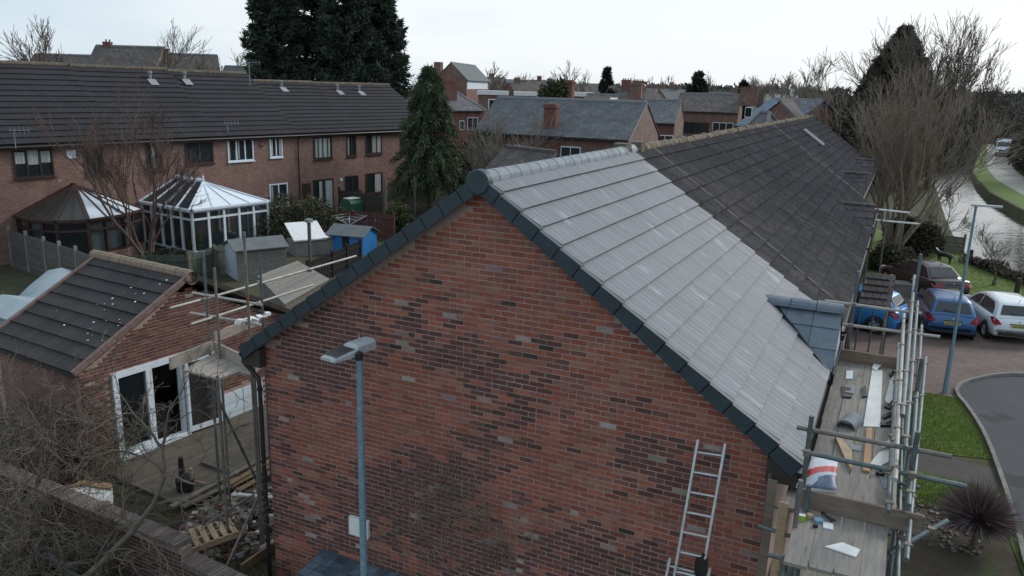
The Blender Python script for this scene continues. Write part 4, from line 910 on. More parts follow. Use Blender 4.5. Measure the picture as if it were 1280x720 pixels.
# van on the towpath
vp = on_z(1254,196,0)
vt = thing('white_van', 'white panel van driving along the towpath beyond the canal', 'van', (vp.x,vp.y+2.5,.03), R(-90-5))
b = MB(); prof = [(-2.6,.35),(-2.6,2.35),(-2.3,2.5),(1.2,2.5),(1.55,2.3),(2.0,1.45),(2.75,1.15),(2.85,.8),(2.85,.35)]
b.prism([(x,-.98,z) for x, z in prof], (0,1.96,0)); b.build('body', PW, vt)
b = MB(); b.add([(1.64,-.80,2.14),(1.64,.80,2.14),(2.02,.84,1.52),(2.02,-.84,1.52)], [(0,1,2,3)]); o = b.build('windscreen', MT['pane'], vt)
for s in (-1,1):
    b = MB(); b.box(1.15,s*.975,1.45,1.75,s*.992,2.05); b.build('window_pane', MT['pane'], vt); b = MB(); b.ob((2.72,s*.72,1.0),(.1,0,0),(0,.16,0),(0,0,.12)); b.build('headlight', CLEARL, vt)
    b = MB(); b.ob((1.85,s*1.12,1.6),(.06,0,0),(0,.12,0),(0,0,.16)); b.build('mirror', MT['black'], vt)
    for x in (-1.7,1.9): b = MB(); b.lathe([(0,s*.75),(.34,s*.75),(.34,s*.99),(.2,s*1.0),(0,s*.99)], (x,0,.34), 16, 'y'); b.build('wheel', TYRE, vt)
b = MB(); b.box(2.80,-.90,.36,2.90,.90,.62); b.box(2.76,-.5,.78,2.88,.5,1.0); b.build('grille', MT['black'], vt, kind='stuff')
# ------------------------------------------------------------------ the brick terrace on the left
LTO = V((-31.18, 13.23, 0)); LTR = R(-9.5); en = V((math.cos(LTR), math.sin(LTR), 0)); es = V((-math.sin(LTR), math.cos(LTR), 0))
def LT(n, s, z=0): return LTO+en*n+es*s+V((0,0,z))
def window(parent, x, y0, y1, z0, z1, n, mat, frame=.06, curt=None, tops=False, sill=True, axis='y', depth=.05, seed=0):
    """window on the plane x (facing +x), from y0..y1, n lights"""
    F = MB(); d = depth
    F.box(x-.02,y0,z0,x+d,y0+frame,z1); F.box(x-.02,y1-frame,z0,x+d,y1,z1); F.box(x-.02,y0+frame,z0,x+d,y1-frame,z0+frame); F.box(x-.02,y0+frame,z1-frame,x+d,y1-frame,z1)
    for k in range(1, n):
        yy = y0+(y1-y0)*k/n; F.box(x-.02,yy-frame*.5,z0+frame,x+d-.005,yy+frame*.5,z1-frame)
    if tops: zz = z1-(z1-z0)*.28; F.box(x-.02,y0+frame,zz-frame*.4,x+d-.01,y1-frame,zz+frame*.4)
    f = F.build('window_frame', MT[mat], parent)
    g = MB(); g.box(x-.02,y0+frame*.6,z0+frame*.6,x+.012,y1-frame*.6,z1-frame*.6); g.build('window_pane', MT['pane'], f)
    if sill: s_ = MB(); s_.box(x-.02,y0-.05,z0-.07,x+.09,y1+.05,z0-.002); s_.build('window_sill', MT['brick' if mat=='bwindow' else 'upvc'] if mat != 'bwindow' else MT['bwindow'], f)
    if curt:
        r_ = random.Random(seed); c_ = MB()
        for a_, b_, za, zb in curt:
            ya, yb = y0+(y1-y0)*a_, y0+(y1-y0)*b_; m = max(2, int((yb-ya)/.07))
            for k in range(m): c_.box(x+.012,ya+(yb-ya)*k/m,z0+(z1-z0)*za,x+.018+.006*(k%2),ya+(yb-ya)*(k+1)/m-.008,z0+(z1-z0)*zb, jit((1,1,1),.2,r_))
        c_.build('curtain', MT['curtain'], f, kind='stuff')
    return f
ths = [(-6,5.8,8.92,'leftmost brick terraced house, behind the brown conservatory',[(.57,2.3,3.84,5.15,3,'bwindow',[(.06,.3,.5,.9),(.37,.64,.45,.95),(.7,.94,.5,.9)]),(3.78,4.65,3.74,5.17,1,'bwindow',None),(-4.6,-2.9,3.9,5.15,3,'bwindow',None)]),
 (5.8,11.3,8.88,'brick terraced house right behind the white conservatory, with dark upstairs windows',[(6.94,7.81,3.78,5.1,1,'bwindow',[(.3,.5,.1,.9)]),(9.13,10.84,3.95,5.18,2,'bwindow',None)]),
 (11.3,16.77,8.80,'brick terraced house with two white framed upstairs windows',[(11.76,13.48,3.95,5.2,3,'upvc',[(.04,.1,.1,.9),(.4,.46,.1,.9),(.28,.32,.1,.5)]),(14.64,15.55,4.03,5.2,2,'upvc',[(.1,.25,.1,.9),(.75,.9,.1,.9)]),(14.47,15.82,1.11,2.46,2,'upvc',[(.1,.2,.1,.9)])]),
 (16.77,22.0,8.36,'brick terraced house with brown patio doors above the red fence',[(17.95,19.47,3.72,5.12,4,'bwindow',[(.1,.9,.08,.92)]),(20.75,21.56,3.76,5.12,2,'bwindow',[(.1,.25,.08,.92)]),(17.83,19.49,.1,2.46,2,'bwindow',[(.3,.45,.05,.95),(.6,.95,.05,.95)]),(20.53,21.7,1.37,2.5,2,'bwindow',None)]),
 (22.0,29.5,8.32,'far brick terraced house partly hidden by the drooping evergreen',[(22.47,23.95,3.8,5.14,3,'bwindow',[(.4,.95,.08,.92)]),(22.4,23.97,1.17,2.55,2,'bwindow',[(.5,.9,.05,.95)]),(25.8,27.3,3.8,5.14,2,'bwindow',None)])]
RX = -4.6; EZL = 5.36
def lt_roofpt(u, v, zr):
    p0 = LT(.25, 0, EZL); nrm = (en*(zr-EZL)+V((0,0,1))*(4.85)).normalized(); d = ray(u, v); t = (p0-CAM).dot(nrm)/d.dot(nrm); return CAM+d*t
def to_local(p): q = p-LTO; return V((q.dot(en), q.dot(es), q.z))
for i, (s0, s1, zr, lab, wins) in enumerate(ths):
    h = thing('terraced_house', lab, 'house', LTO, LTR, 'brick terrace of houses behind the gardens')
    b = MB(); zt = EZL-.14; b.prism([(0,s0+.002,0),(0,s0+.002,zt),(RX,s0+.002,zr-.14),(RX*2,s0+.002,zt),(RX*2,s0+.002,0)], (0,s1-s0-.004,0)); b.build('wall', MT['bterr'], h)
    dn = V((.25-RX,0,EZL-zr)); L_ = dn.length; dn.normalize(); nn = V((zr-EZL,0,.25-RX)).normalized(); rows = 14; g = L_/rows
    dk = MB(); dk.prism([(.22,s0,EZL-.03),(RX,s0,zr-.03),(RX*2-.22,s0,EZL-.03),(RX*2-.22,s0,EZL-.12),(RX,s0,zr-.12),(.22,s0,EZL-.12)], (0,s1-s0,0)); dk.build('roof_deck', MT['soffit'], h)
    nc = round((s1-s0)/.33)
    roof_tiles(h, (RX,s0,zr), (0,1,0), dn, nn, nc, rows, (s1-s0)/nc, g, .072, MT['ttile'], [(1,1,1),(.9,.9,.92),(1.1,1.08,1.08),(.96,.94,.96)], 0, seed=i+40)
    bb = MB(); dn2 = V((-(.25-RX),0,EZL-zr)).normalized(); bb.prism([(RX,s0,zr),(RX*2-.25,s0,EZL),(RX*2-.25,s0,EZL+.03),(RX,s0,zr+.03)], (0,s1-s0,0)); bb.build('rear_roof', MT['ttile'], h)
    r_ = random.Random(i); y = s0
    while y < s1-.1:
        l = min(.45, s1-y); q = MB(); q.path([(RX,y,zr+.01),(RX,y+l-.01,zr+.01)], [.13,.14], 8, jit((.85,.8,.75),.2,r_)); q.build('ridge_tile', MT['moss'], h); y += l
    q = MB(); q.box(.0,s0,EZL-.24,.22,s1,EZL-.13); q.build('fascia', MT['bwindow'], h)
    q = MB(); q.path([(.30,s0,EZL-.10),(.30,s1,EZL-.10)], .055, 8); q.build('gutter', MT['black'], h)
    for k, w_ in enumerate(wins): window(h, 0, w_[0], w_[1], w_[2], w_[3], w_[4], w_[5], .07, w_[6], seed=i*7+k)
    if i in (2, 4): q = MB(); yy = s1-.06; q.path([(.3,yy,EZL-.12),(.08,yy,EZL-.4),(.08,yy,0)], .04, 7); q.build('downpipe', MT['black'], h)
    if i == 0: q = MB(); q.box(0,2.95,4.62,.03,3.38,5.0); q.build('vent_plate', MT['upvc'], h)
    if i == 2: q = MB(); q.box(0,13.98,4.72,.09,14.25,5.02); q.build('alarm_box', MT['pot'], h)
    if i == 3: q = MB(); q.box(0,16.95,.1,.04,17.6,2.3); q.build('door', MT['bwindow'], h); q = MB(); q.lathe([(0,0),(.1,.02),(.1,.08),(0,.1)], (0.02,20.15,2.3), 10, 'x'); q.build('wall_light', MT['upvc'], h)
    # lead-collared vents
    for (u, v, j) in ((188,100,0),(231,100,1),(352,110,3),(422,114,4),(449,115,4)):
        if j != i: continue
        p = to_local(lt_roofpt(u, v, zr)); q = MB(); q.lathe([(.075,-.1),(.075,.34),(.12,.36),(.12,.46),(.05,.48),(0,.48)], p, 10); q.build('roof_vent', MT['lead'], h); q = MB(); q.ob(p+dn*.28+nn*.075, dn*.26, (0,.24,0), nn*.012); q.build('lead_flashing', MT['lead'], h)
def aerial(name, lab, u, v, D_, s=1, hgt=1.0):
    p = dp(u, v, D_); b = MB(); b.path([p-V((0,0,hgt)), p], .02, 6); d = es*.55*s+en*.3; b.path([p-d*.3, p+d], .015, 5)
    for k in range(5): q = p-d*.2+d*k*.28; b.path([q-V((0,0,.16)), q+V((0,0,.16))], .008, 4)
    tag(b.build('tv_aerial', MT['lead']), lab, 'aerial')
p = lt_roofpt(17,178,8.92); aerial('tv_aerial', 'television aerial low on the far left of the terrace roof', 17, 163, (p-CAM).dot(CF)-.3, 1, .8)
p = lt_roofpt(285,166,8.8); aerial('tv_aerial', 'television aerial above the white framed upstairs windows', 284, 154, (p-CAM).dot(CF)-.2, 1, .6)
p = dp(311,78,47); aerial('tv_aerial', 'thin aerial where the terrace ridge steps down', 311, 78, 46, 1, 1.3)
# ---- conservatories
def conservatory(name, lab, foot, ridge_a, ridge_b, ze, frame, panels, skip_faces=(), base=.5, fin=True, bars=3, groups=None, doors=None):
    """foot: list of (n,s) round the open side, wall end to wall end; panels: material per face"""
    T = thing(name, lab, 'conservatory', LTO, LTR)
    A = V(ridge_a); B_ = V(ridge_b); m = len(foot)
    for i in range(m-1):
        p = V((*foot[i], ze)); q = V((*foot[i+1], ze)); L_ = (q-p).length; d = (q-p)/L_; out = V((d.y, -d.x, 0))
        # roof facet
        def near(x): return min((A, B_), key=lambda r: (r-x).length) if A != B_ else A
        ta, tb = near(p), near(q)
        P = [p+out*.1, q+out*.1, tb]+([ta] if ta != tb else [])
        b = MB(); b.add([x+V((0,0,.02)) for x in P], [tuple(range(len(P)))]); b.build('roof_panel', panels[i % len(panels)], T)
        nb = max(2, round(L_/1.0))
        for k in range(nb+1):
            f = k/nb; e_ = (p+out*.12).lerp(q+out*.12, f); t_ = ta.lerp(tb, f) if ta != tb else ta
            if k in (0, nb): wd = .10
            else: wd = .06
            b = MB(); b.beam(e_+V((0,0,.03)), t_+V((0,0,.045)), wd, .05, (0,0,1)); b.build('glazing_bar', frame, T)
        b = MB(); b.beam(p+out*.13, q+out*.13, .10, .11); b.build('gutter', frame, T)
        # wall below
        b = MB(); b.beam(V((p.x,p.y,base/2)), V((q.x,q.y,base/2)), .2, base); 
        if base > .2: b.build('dwarf_wall', MT['bterr'], T)
        nw = max(1, round(L_/.92)); fr = MB()
        for k in range(nw+1):
            c_ = p.lerp(q, k/nw); fr.beam(V((c_.x,c_.y,base)), V((c_.x,c_.y,ze-.05)), .12, .12, d)
        for z in (base+.04, ze-.10, ze-.48): fr.beam(V((p.x,p.y,z)), V((q.x,q.y,z)), .10, .10 if z < ze-.3 or z > ze-.2 else .07)
        f_ = fr.build('window_frame', frame, T)
        for k in range(nw):
            a_, c_ = p.lerp(q, (k+.06)/nw), p.lerp(q, (k+.94)/nw); g = MB(); g.add([(a_.x,a_.y,base+.05),(c_.x,c_.y,base+.05),(c_.x,c_.y,ze-.1),(a_.x,a_.y,ze-.1)], [(0,1,2,3)]); g.build('window_pane', MT['glass'], f_)
            if base > .2 and (i+k) % 3 != 2:
                g = MB(); ii = -out*.12
                for q_ in range(7): u0 = a_.lerp(c_, q_/7)+ii; u1 = a_.lerp(c_, (q_+.8)/7)+ii; g.add([(u0.x,u0.y,base+.1),(u1.x,u1.y,base+.1),(u1.x,u1.y,ze-.15),(u0.x,u0.y,ze-.15)], [(0,1,2,3)], jit((1.3,1.35,1.35),.2))
                g.build('blind', MT['curtain'], f_, kind='stuff')
    b = MB(); b.beam(A+V((0,0,.06)), B_+V((0,0,.06)) if A != B_ else A+V((.2,0,.06)), .12, .10); 
    b.build('ridge_beam', frame, T)
    if fin:
        b = MB(); k = 0; L_ = (B_-A).length
        while k*.18 < L_: p = A.lerp(B_, k*.18/L_); b.lathe([(.03,.08),(.05,.13),(.015,.2),(.0,.26)], p, 6); k += 1
        b.build('cresting', frame, T, kind='stuff'); b = MB(); b.lathe([(.05,.08),(.06,.16),(.02,.22),(.05,.28),(.012,.36),(0,.52)], B_, 8); b.build('finial', frame, T)
    b = MB(); b.add([(x, y, .06) for x, y in foot], [tuple(range(m))]); b.build('floor', MT['dark'], T)
    return T
conservatory('conservatory', 'white framed conservatory with hipped roof and pale front roof panels', [(0.05,6.45),(4.35,6.45),(4.35,10.9),(0.05,10.9)], (0.05,8.45,3.28), (2.5,8.45,3.28), 2.25, MT['upvc'], [MT['roofglass'], MT['whiteglaze'], MT['roofglass']], base=.12)
conservatory('conservatory', 'dark brown conservatory with faceted roof, white on its right side only', [(0.05,.45),(1.4,.3),(2.8,.85),(3.4,1.9),(3.1,3.7),(2.2,5.1),(0.05,5.4)], (.3,2.9,3.4), (.6,2.9,3.4), 2.2, MT['bwindow'], [MT['darkglaze'],MT['darkglaze'],MT['darkglaze'],MT['whiteglaze'],MT['whiteglaze'],MT['whiteglaze']], base=.6, fin=False)
# ---- fences
def fence(name, lab, P, h, mat, post=MT['concrete'], pw=1.83, board='h', bh=.13, capz=.05, pz=0):
    T = thing(name, lab, 'fence', (0,0,0)); rr_ = random.Random(len(lab)); P = [V(p) for p in P]
    for a_, c_ in zip(P, P[1:]):
        L_ = (c_-a_).length; n = max(1, round(L_/pw)); d = (c_-a_)/L_; sd_ = V((-d.y,d.x,0))
        for k in range(n):
            p, q = a_.lerp(c_, k/n), a_.lerp(c_, (k+1)/n)
            b = MB(); b.box(-.055,-.055,0,.055,.055,h+.1); b.v = [tuple(V(p)+d*x+sd_*y+V((0,0,z))) for x, y, z in b.v]; b.build('post', post, T)
            if board == 'h':
                nb = int(h/bh)
                for j in range(nb):
                    c2 = jit((1,1,1),.12,rr_); b = MB(); b.beam(p+d*.06+sd_*rr_.uniform(-.008,.008)+V((0,0,(j+.5)*bh)), q-d*.06+sd_*(rr_.uniform(-.008,.008)+.008)+V((0,0,(j+.5)*bh)), .018, bh*.96, (sd_*.15+V((0,0,1))), c2); b.build('board', mat, T)
            else:
                nb = int((q-p).length/bh)
                for j in range(nb):
                    x = p.lerp(q, (j+.5)/nb); b = MB(); b.ob(x+V((0,0,h/2))+sd_*(.012*(j%2)), d*(bh*.46), sd_*.009, (0,0,h/2+rr_.uniform(-.01,.01)), jit((1,1,1),.14,rr_)); b.build('board', mat, T)
                for z in (.3, h-.25): b = MB(); b.beam(p+V((0,0,z))-sd_*.03, q+V((0,0,z))-sd_*.03, .03, .07); b.build('rail', mat, T)
    b = MB(); b.box(-.055,-.055,0,.055,.055,h+.1); b.v = [tuple(P[-1]+d*x+sd_*y+V((0,0,z))) for x, y, z in b.v]; b.build('post', post, T)
    return T
def g0(u, v, z=0.): p = on_z(u, v, z); return V((p.x, p.y, 0))
fence('garden_fence', 'weathered grey panel fence with pale posts in front of the brown conservatory', [g0(10,284,1.8), g0(54,297,1.8), g0(94,309,1.8), g0(118,318,1.8), g0(165,332,1.8)], 1.75, MT['fence'])
fence('garden_fence', 'green stained board fence below the white conservatory', [g0(160,320,1.3), g0(235,318,1.3), g0(296,300,1.3)], 1.3, MT['fencegreen'], MT['oldwood'], board='v', bh=.14)
fence('garden_fence', 'red brown fence in front of the patio doors', [g0(385,262,1.5), g0(440,264,1.5), g0(492,268,1.5)], 1.5, MT['fencered'], MT['fencered'], board='v', bh=.15)
fence('garden_fence', 'black vertical board fence beside the blue playhouse', [g0(384,325,1.2), g0(415,313,1.2), g0(450,298,1.2)], 1.1, MT['black'], MT['black'], board='v', bh=.12)
fence('garden_fence', 'dark fence behind the green tank, under the patio windows', [g0(424,236,1.9), g0(478,243,1.9)], 1.9, MT['soffit'], MT['soffit'], board='h')
def gpost(lab, ub, vb, ut, vt, r=.06, cap=None, m='fence'):
    p = g0(ub, vb); z = over(p, ut, vt); T = thing('garden_post', lab, 'post', p); b = MB(); b.box(-r,-r,0,r,r,z); b.build('shaft', MT[m], T)
    if cap: b = MB(); b.box(-.14,-.14,z,.14,.14,z+.16); b.build('cap', MT['lead'], T)
gpost('tall grey post with a pale cap between the sheds', 388,330,383,278, .06, True)
gpost('tall pale post right of the green tank', 482,290,481,224)
gpost('pale post in front of the drooping evergreen', 519,275,518,222)
# ---- sheds and garden things
def shed(name, lab, cat, p, rz, w, l, h, rise, wall, roof, over_=.12, side='h', door=None, wcol=(1,1,1)):
    """length l along +x, width w along y"""
    T = thing(name, lab, cat, p, rz)
    nb = int(h/.13)
    core = MB(); core.prism([(0,0,0),(0,w,0),(0,w,h),(0,w/2,h+rise),(0,0,h)], (l,0,0), wcol); core.build('wall', wall, T)
    for s_, y in ((0,-.012),(1,w+.012)):
        for j in range(nb): b = MB(); b.box(0,y-.01,j*h/nb+.006,l,y+.01,(j+1)*h/nb-.006,jit(wcol,.1)); b.build('board', wall, T)
    for s_ in (-1, 1):
        b = MB(); yo = w/2+s_*(w/2+over_); zo = h-rise*over_/(w/2)
        b.prism([(-over_,w/2,h+rise+.02),(l+over_,w/2,h+rise+.02),(l+over_,yo,zo+.02),(-over_,yo,zo+.02)], (0,0,.035)); b.build('roof', roof, T)
    if door: b = MB(); b.prism([(-.02,-.01,.05),(-.02,w+.01,.05),(-.02,w+.01,h),(-.02,w/2,h+rise-.03),(-.02,-.01,h)], (.02,0,0), (.62,.66,.70)); b.build('front_panel', MT['upvc'], T)
    if door: b = MB(); b.box(-.03,w*.2,.05,-.022,w*.8,h*.95,(.7,.75,.8)); b.build('door', MT['upvc'], T)
    return T
sh1p = g0(297,352); shed('shed', 'pale blue grey apex garden shed with slatted side between the conservatory and scaffold', 'shed', sh1p, R(62), 1.5, 2.2, 1.35, .32, MT['slatewood'], MT['felt'], door=(1.1,1.3,1.5), wcol=(1.2,1.3,1.4))
sl = [on_z(322,346,1.3), on_z(372,327,1.3), on_z(412,350,1.3), on_z(356,382,1.3)]
T = thing('boarded_roof', 'low sloping roof of weathered grey planks below the pale blue shed', 'shed roof', (0,0,0))
for k in range(13):
    f0, f1 = k/13, (k+.94)/13; b = MB(); z_ = V((0,0,rnd.uniform(0,.012)))
    b.prism([sl[0].lerp(sl[3], f0)+z_, sl[1].lerp(sl[2], f0)+z_, sl[1].lerp(sl[2], f1)+z_, sl[0].lerp(sl[3], f1)+z_], (0,0,.03), jit((1.3,1.3,1.35),.12)); b.build('plank', MT['slatewood'], T)
b = MB(); c4 = sum(sl, V((0,0,0)))/4; b.prism([(p.lerp(c4,.06)).xy.to_3d() for p in sl], (0,0,1.27)); b.build('wall', MT['slatewood'], T)
# hot tub like white lid
p = g0(364,318); T = thing('storage_box', 'grey storage box with a propped white lid behind the pale shed', 'box', p, R(60)); b = MB(); b.box(0,-.7,0,1.5,.5,.75); b.build('body', MT['concrete'], T); b = MB(); b.prism([(-.1,-.8,.78),(1.6,-.8,.78),(1.6,.55,1.45),(-.1,.55,1.45)], (0,0,.07)); b.build('lid', MT['white'], T)
p = g0(402,318); T = thing('log_store', 'pale slatted crate covered with white sheeting left of the blue playhouse', 'crate', p, R(60))
b = MB(); b.box(0,0,0,.7,.9,.8); b.build('body', MT['concrete'], T)
b = MB(); r_ = random.Random(3); G_ = [[(-.1+i*.22, -.15+j*.3, .84+r_.uniform(-.05,.12)) for i in range(5)] for j in range(5)]; b.add([q for row in G_ for q in row], [(j*5+i, j*5+i+1, j*5+i+6, j*5+i+5) for j in range(4) for i in range(4)]); b.build('sheet', MT['white'], T)
p = g0(412,316); T = shed('playhouse', 'bright blue playhouse with a grey felt roof in the terrace garden', 'playhouse', p, R(8), 1.5, 1.9, 1.0, .35, MT['bluep'], MT['felt'], .15)
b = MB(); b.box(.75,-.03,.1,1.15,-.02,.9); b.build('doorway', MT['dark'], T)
p = g0(461,297); b = MB(); r_ = random.Random(8)
for k in range(7): b.rock(p+V((r_.uniform(-.5,.5), r_.uniform(-.4,.4), r_.uniform(.2,.9))), r_.uniform(.12,.3), (1,1,1), r_, .9)
tag(b.build('toy_pile', MT['bluep'], kind='stuff'), 'heap of bright blue plastic toys right of the playhouse', 'toys')
p = g0(440,278); T = thing('garden_tank', 'green plastic tank with a pale slanting lid before the red fence', 'tank', p, R(-9)); b = MB(); b.prism([(-.5,-.5,0),(.5,-.5,0),(.5,-.5,1.25),(.25,-.5,1.5),(-.25,-.5,1.5),(-.5,-.5,1.25)], (0,1,0)); b.build('body', MT['greenp'], T)
for k in range(6): b = MB(); b.box(-.51,-.51,.15+k*.2,.51,.51,.18+k*.2); b.build('rib', MT['greenp'], T)
b = MB(); b.box(-.3,-.4,1.5,.34,.45,1.54); b.build('lid', MT['white'], T)
p = g0(437,300); z_ = over(p, 437, 279); T = thing('rotary_dryer', 'half folded rotary clothes dryer in front of the green tank', 'clothes dryer', p)
b = MB(); b.path([(0,0,0),(0,0,z_)], .025, 7); b.build('pole', MT['alu'], T)
for a_ in (0, 1.57, 3.14, 4.71): b = MB(); b.beam((0,0,z_-.1), (.95*math.cos(a_+.6), .95*math.sin(a_+.6), z_+.42), .05, .05); b.build('arm', MT['alu'], T)
b = MB()
for f in (.5,.75,.97):
    Q = [V((.95*f*math.cos(a_+.6), .95*f*math.sin(a_+.6), z_-.1+.52*f)) for a_ in (0,1.57,3.14,4.71)]
    for k in range(4): b.path([Q[k], Q[(k+1)%4]], .006, 3)
b.build('line', MT['white'], T, kind='stuff')
# tarpaulin covered heap and the pale shed corner at the left edge
P_ = [on_z(13,380,.45), on_z(58,343,.8), on_z(88,337,.9), on_z(108,347,.9), on_z(80,376,.7), on_z(42,390,.45)]
b = MB(); c_ = sum(P_, V((0,0,0)))/6+V((0,0,.35)); ring2 = [p.lerp(c_, .45)+V((0,0,.25)) for p in P_]; ring0 = [V((p.x,p.y,0))+(p-c_)*.08 for p in P_]
b.add(ring0+P_+ring2+[c_+V((0,0,.12))], [(i,(i+1)%6,6+(i+1)%6,6+i) for i in range(6)]+[(6+i,6+(i+1)%6,12+(i+1)%6,12+i) for i in range(6)]+[(12+i,12+(i+1)%6,18) for i in range(6)])
tag(b.build('tarpaulin', MT['tarp'], smooth=True), 'pale blue grey tarpaulin heap behind the outbuilding roof', 'tarpaulin')
p = g0(8,425); shed('small_shed', 'pale grey shed corner at the left edge below the tarpaulin', 'shed', g0(-20,432), R(-5), 1.6, 1.7, 1.2, .25, MT['tarp'], MT['tarp'])
# ------------------------------------------------------------------ outbuilding
GO = V((-10.1, 1.99, 0)); GR = R(-5.8); gx = V((math.cos(GR), math.sin(GR), 0)); gy = V((-math.sin(GR), math.cos(GR), 0))
def GL(x, y, z=0): return GO+gx*x+gy*y+V((0,0,z))
ga = thing('outbuilding', 'low brick outbuilding with brown tiled roof and white framed glass doors', 'outbuilding', GO, GR)
gyc, gzr, gze, ghw = 2.1, 3.95, 2.40, 2.95; GLN = 3.2
sl_ = (gzr-gze)/ghw
def gtop(y): return gzr-.12-abs(y-gyc)*sl_
# walls as pieces round the opening
y0w, y1w = gyc-ghw+.15, gyc+ghw-.15; dy0, dy1, dz = 0.0, 1.74, 2.14
b = MB()
b.prism([(-.2,y0w,0),(-.2,dy0,0),(-.2,dy0,gtop(dy0)),(-.2,y0w,gtop(y0w))], (.2,0,0))
b.prism([(-.2,dy1,0),(-.2,y1w,0),(-.2,y1w,gtop(y1w)),(-.2,dy1,gtop(dy1))], (.2,0,0))
b.prism([(-.2,dy0,dz),(-.2,dy1,dz),(-.2,dy1,gtop(dy1)),(-.2,gyc,gtop(gyc)),(-.2,dy0,gtop(dy0))], (.2,0,0))
b.box(-GLN,y1w-.2,0,-.2,y1w,gtop(y1w)-.1); b.prism([(-GLN-.2,y0w,0),(-GLN-.2,y1w,0),(-GLN-.2,y1w,gtop(y1w)),(-GLN-.2,gyc,gtop(gyc)),(-GLN-.2,y0w,gtop(y0w))], (.2,0,0))
b.build('wall', MT['mortar'], ga, kind='stuff')
inside = lambda x, z, hw: z+.04 < gtop(x+y0w+(hw if x+y0w > gyc else -hw)) and not (dy0-.01-hw < x+y0w < dy1+.01+hw and z < dz+.03) and not (2.74 < x+y0w < 4.2 and z < .8)
brick_wall(ga, (.0,y0w,0), (0,1,0), (1,0,0), y1w-y0w, 0, 4.0, old_cf, MT['brick'], 300, clip=inside, seed=12, order=lambda p: abs(p.y-2.6)+abs(p.z-2.2))
b = MB(); b.box(-GLN,y0w,0,-.2,y0w+.2,gtop(y0w)-.1); b.build('side_wall', MT['bfar'], ga)
b = MB(); b.box(-GLN,y0w+.2,0,-.2,y1w-.2,.05); b.build('floor', MT['oldwood'], ga)
dnl = V((0,-ghw,gze-gzr)); Lg = dnl.length; dnl.normalize(); nnl = V((0,-(gzr-gze),ghw)).normalized(); dnr = V((0,ghw,gze-gzr)).normalized(); nnr = V((0,gzr-gze,ghw)).normalized()
b = MB(); b.prism([(.08,gyc,gzr-.02),(.08,gyc-ghw,gze-.02),(.08,gyc-ghw,gze-.1),(.08,gyc,gzr-.1),(.08,gyc+ghw,gze-.1),(.08,gyc+ghw,gze-.02)], (-GLN-.3,0,0)); b.build('roof_deck', MT['soffit'], ga)
gt = [(.42,.43,.42),(.38,.39,.38),(.48,.48,.46),(.35,.35,.35)]
roof_tiles(ga, (.05,gyc,gzr), (-1,0,0), dnl, nnl, 11, 9, .32, Lg/9, .062, MT['otile'], gt, 300, seed=77)
roof_tiles(ga, (-GLN-.25,gyc,gzr), (1,0,0), dnr, nnr, 11, 9, .32, Lg/9, .045, MT['otile'], gt, 0, seed=78)
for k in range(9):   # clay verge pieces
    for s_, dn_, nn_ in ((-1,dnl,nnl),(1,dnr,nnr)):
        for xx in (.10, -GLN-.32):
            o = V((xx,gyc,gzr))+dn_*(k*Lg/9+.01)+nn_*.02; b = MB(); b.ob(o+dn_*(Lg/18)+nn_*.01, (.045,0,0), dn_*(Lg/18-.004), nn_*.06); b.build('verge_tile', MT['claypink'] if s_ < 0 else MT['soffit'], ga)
x = .12
while x > -GLN-.2: b = MB(); b.path([(x,gyc,gzr+.02),(x-.42,gyc,gzr+.02)], [.14,.13], 9); b.build('ridge_tile', MT['sandstone'], ga); x -= .43
b = MB(); b.lathe([(0,0),(.155,0),(.16,.06),(.16,.1)], (.08,gyc,gzr-.03), 16, 'x'); b.build('ridge_end_cap', MT['pot'] if False else MT['sandstone'], ga)
# white debris on the tiles
b = MB(); r_ = random.Random(6)
for k in range(26):
    t = r_.random()**.6; p = V((.05-abs(r_.gauss(.5,.6))-.1,gyc,gzr))+dnl*(t*Lg*.75)+nnl*.06; b.rock(p, r_.uniform(.010,.026), (1,1,1), r_, .3)
tag(b.build('plaster_debris', MT['white'], kind='stuff'), 'white crumbs of mortar scattered over the outbuilding tiles', 'debris'); bpy.data.objects['plaster_debris'].matrix_world = Matrix.Translation(GO) @ Matrix.Rotation(GR, 4, 'Z')
# door frame
fz0, fz1 = .10, dz
def member(y0, z0, y1, z1, nm='door_frame', x0=-.06, x1=.05): b = MB(); b.box(x0,y0,z0,x1,y1,z1); return b.build(nm, MT['upvc'], ga)
member(0,fz1-.14,1.74,fz1,'door_head'); member(0,fz0-.08,1.80,fz0+.07,'door_sill',-.1,.12); member(0,fz0+.07,.13,fz1-.14)
member(.80,fz0+.07,.95,fz1-.14); member(1.66,fz0+.07,1.74,fz1-.14)
lf_ = member(.13,fz0+.07,.80,fz0+.20,'door_leaf_rail',-.04,.04); 
b = MB(); b.add([(0,.13,fz0+.2),(0,.80,fz0+.2),(0,.80,fz1-.14),(0,.13,fz1-.14)], [(0,1,2,3)]); b.build('door_pane', MT['glass'], ga)
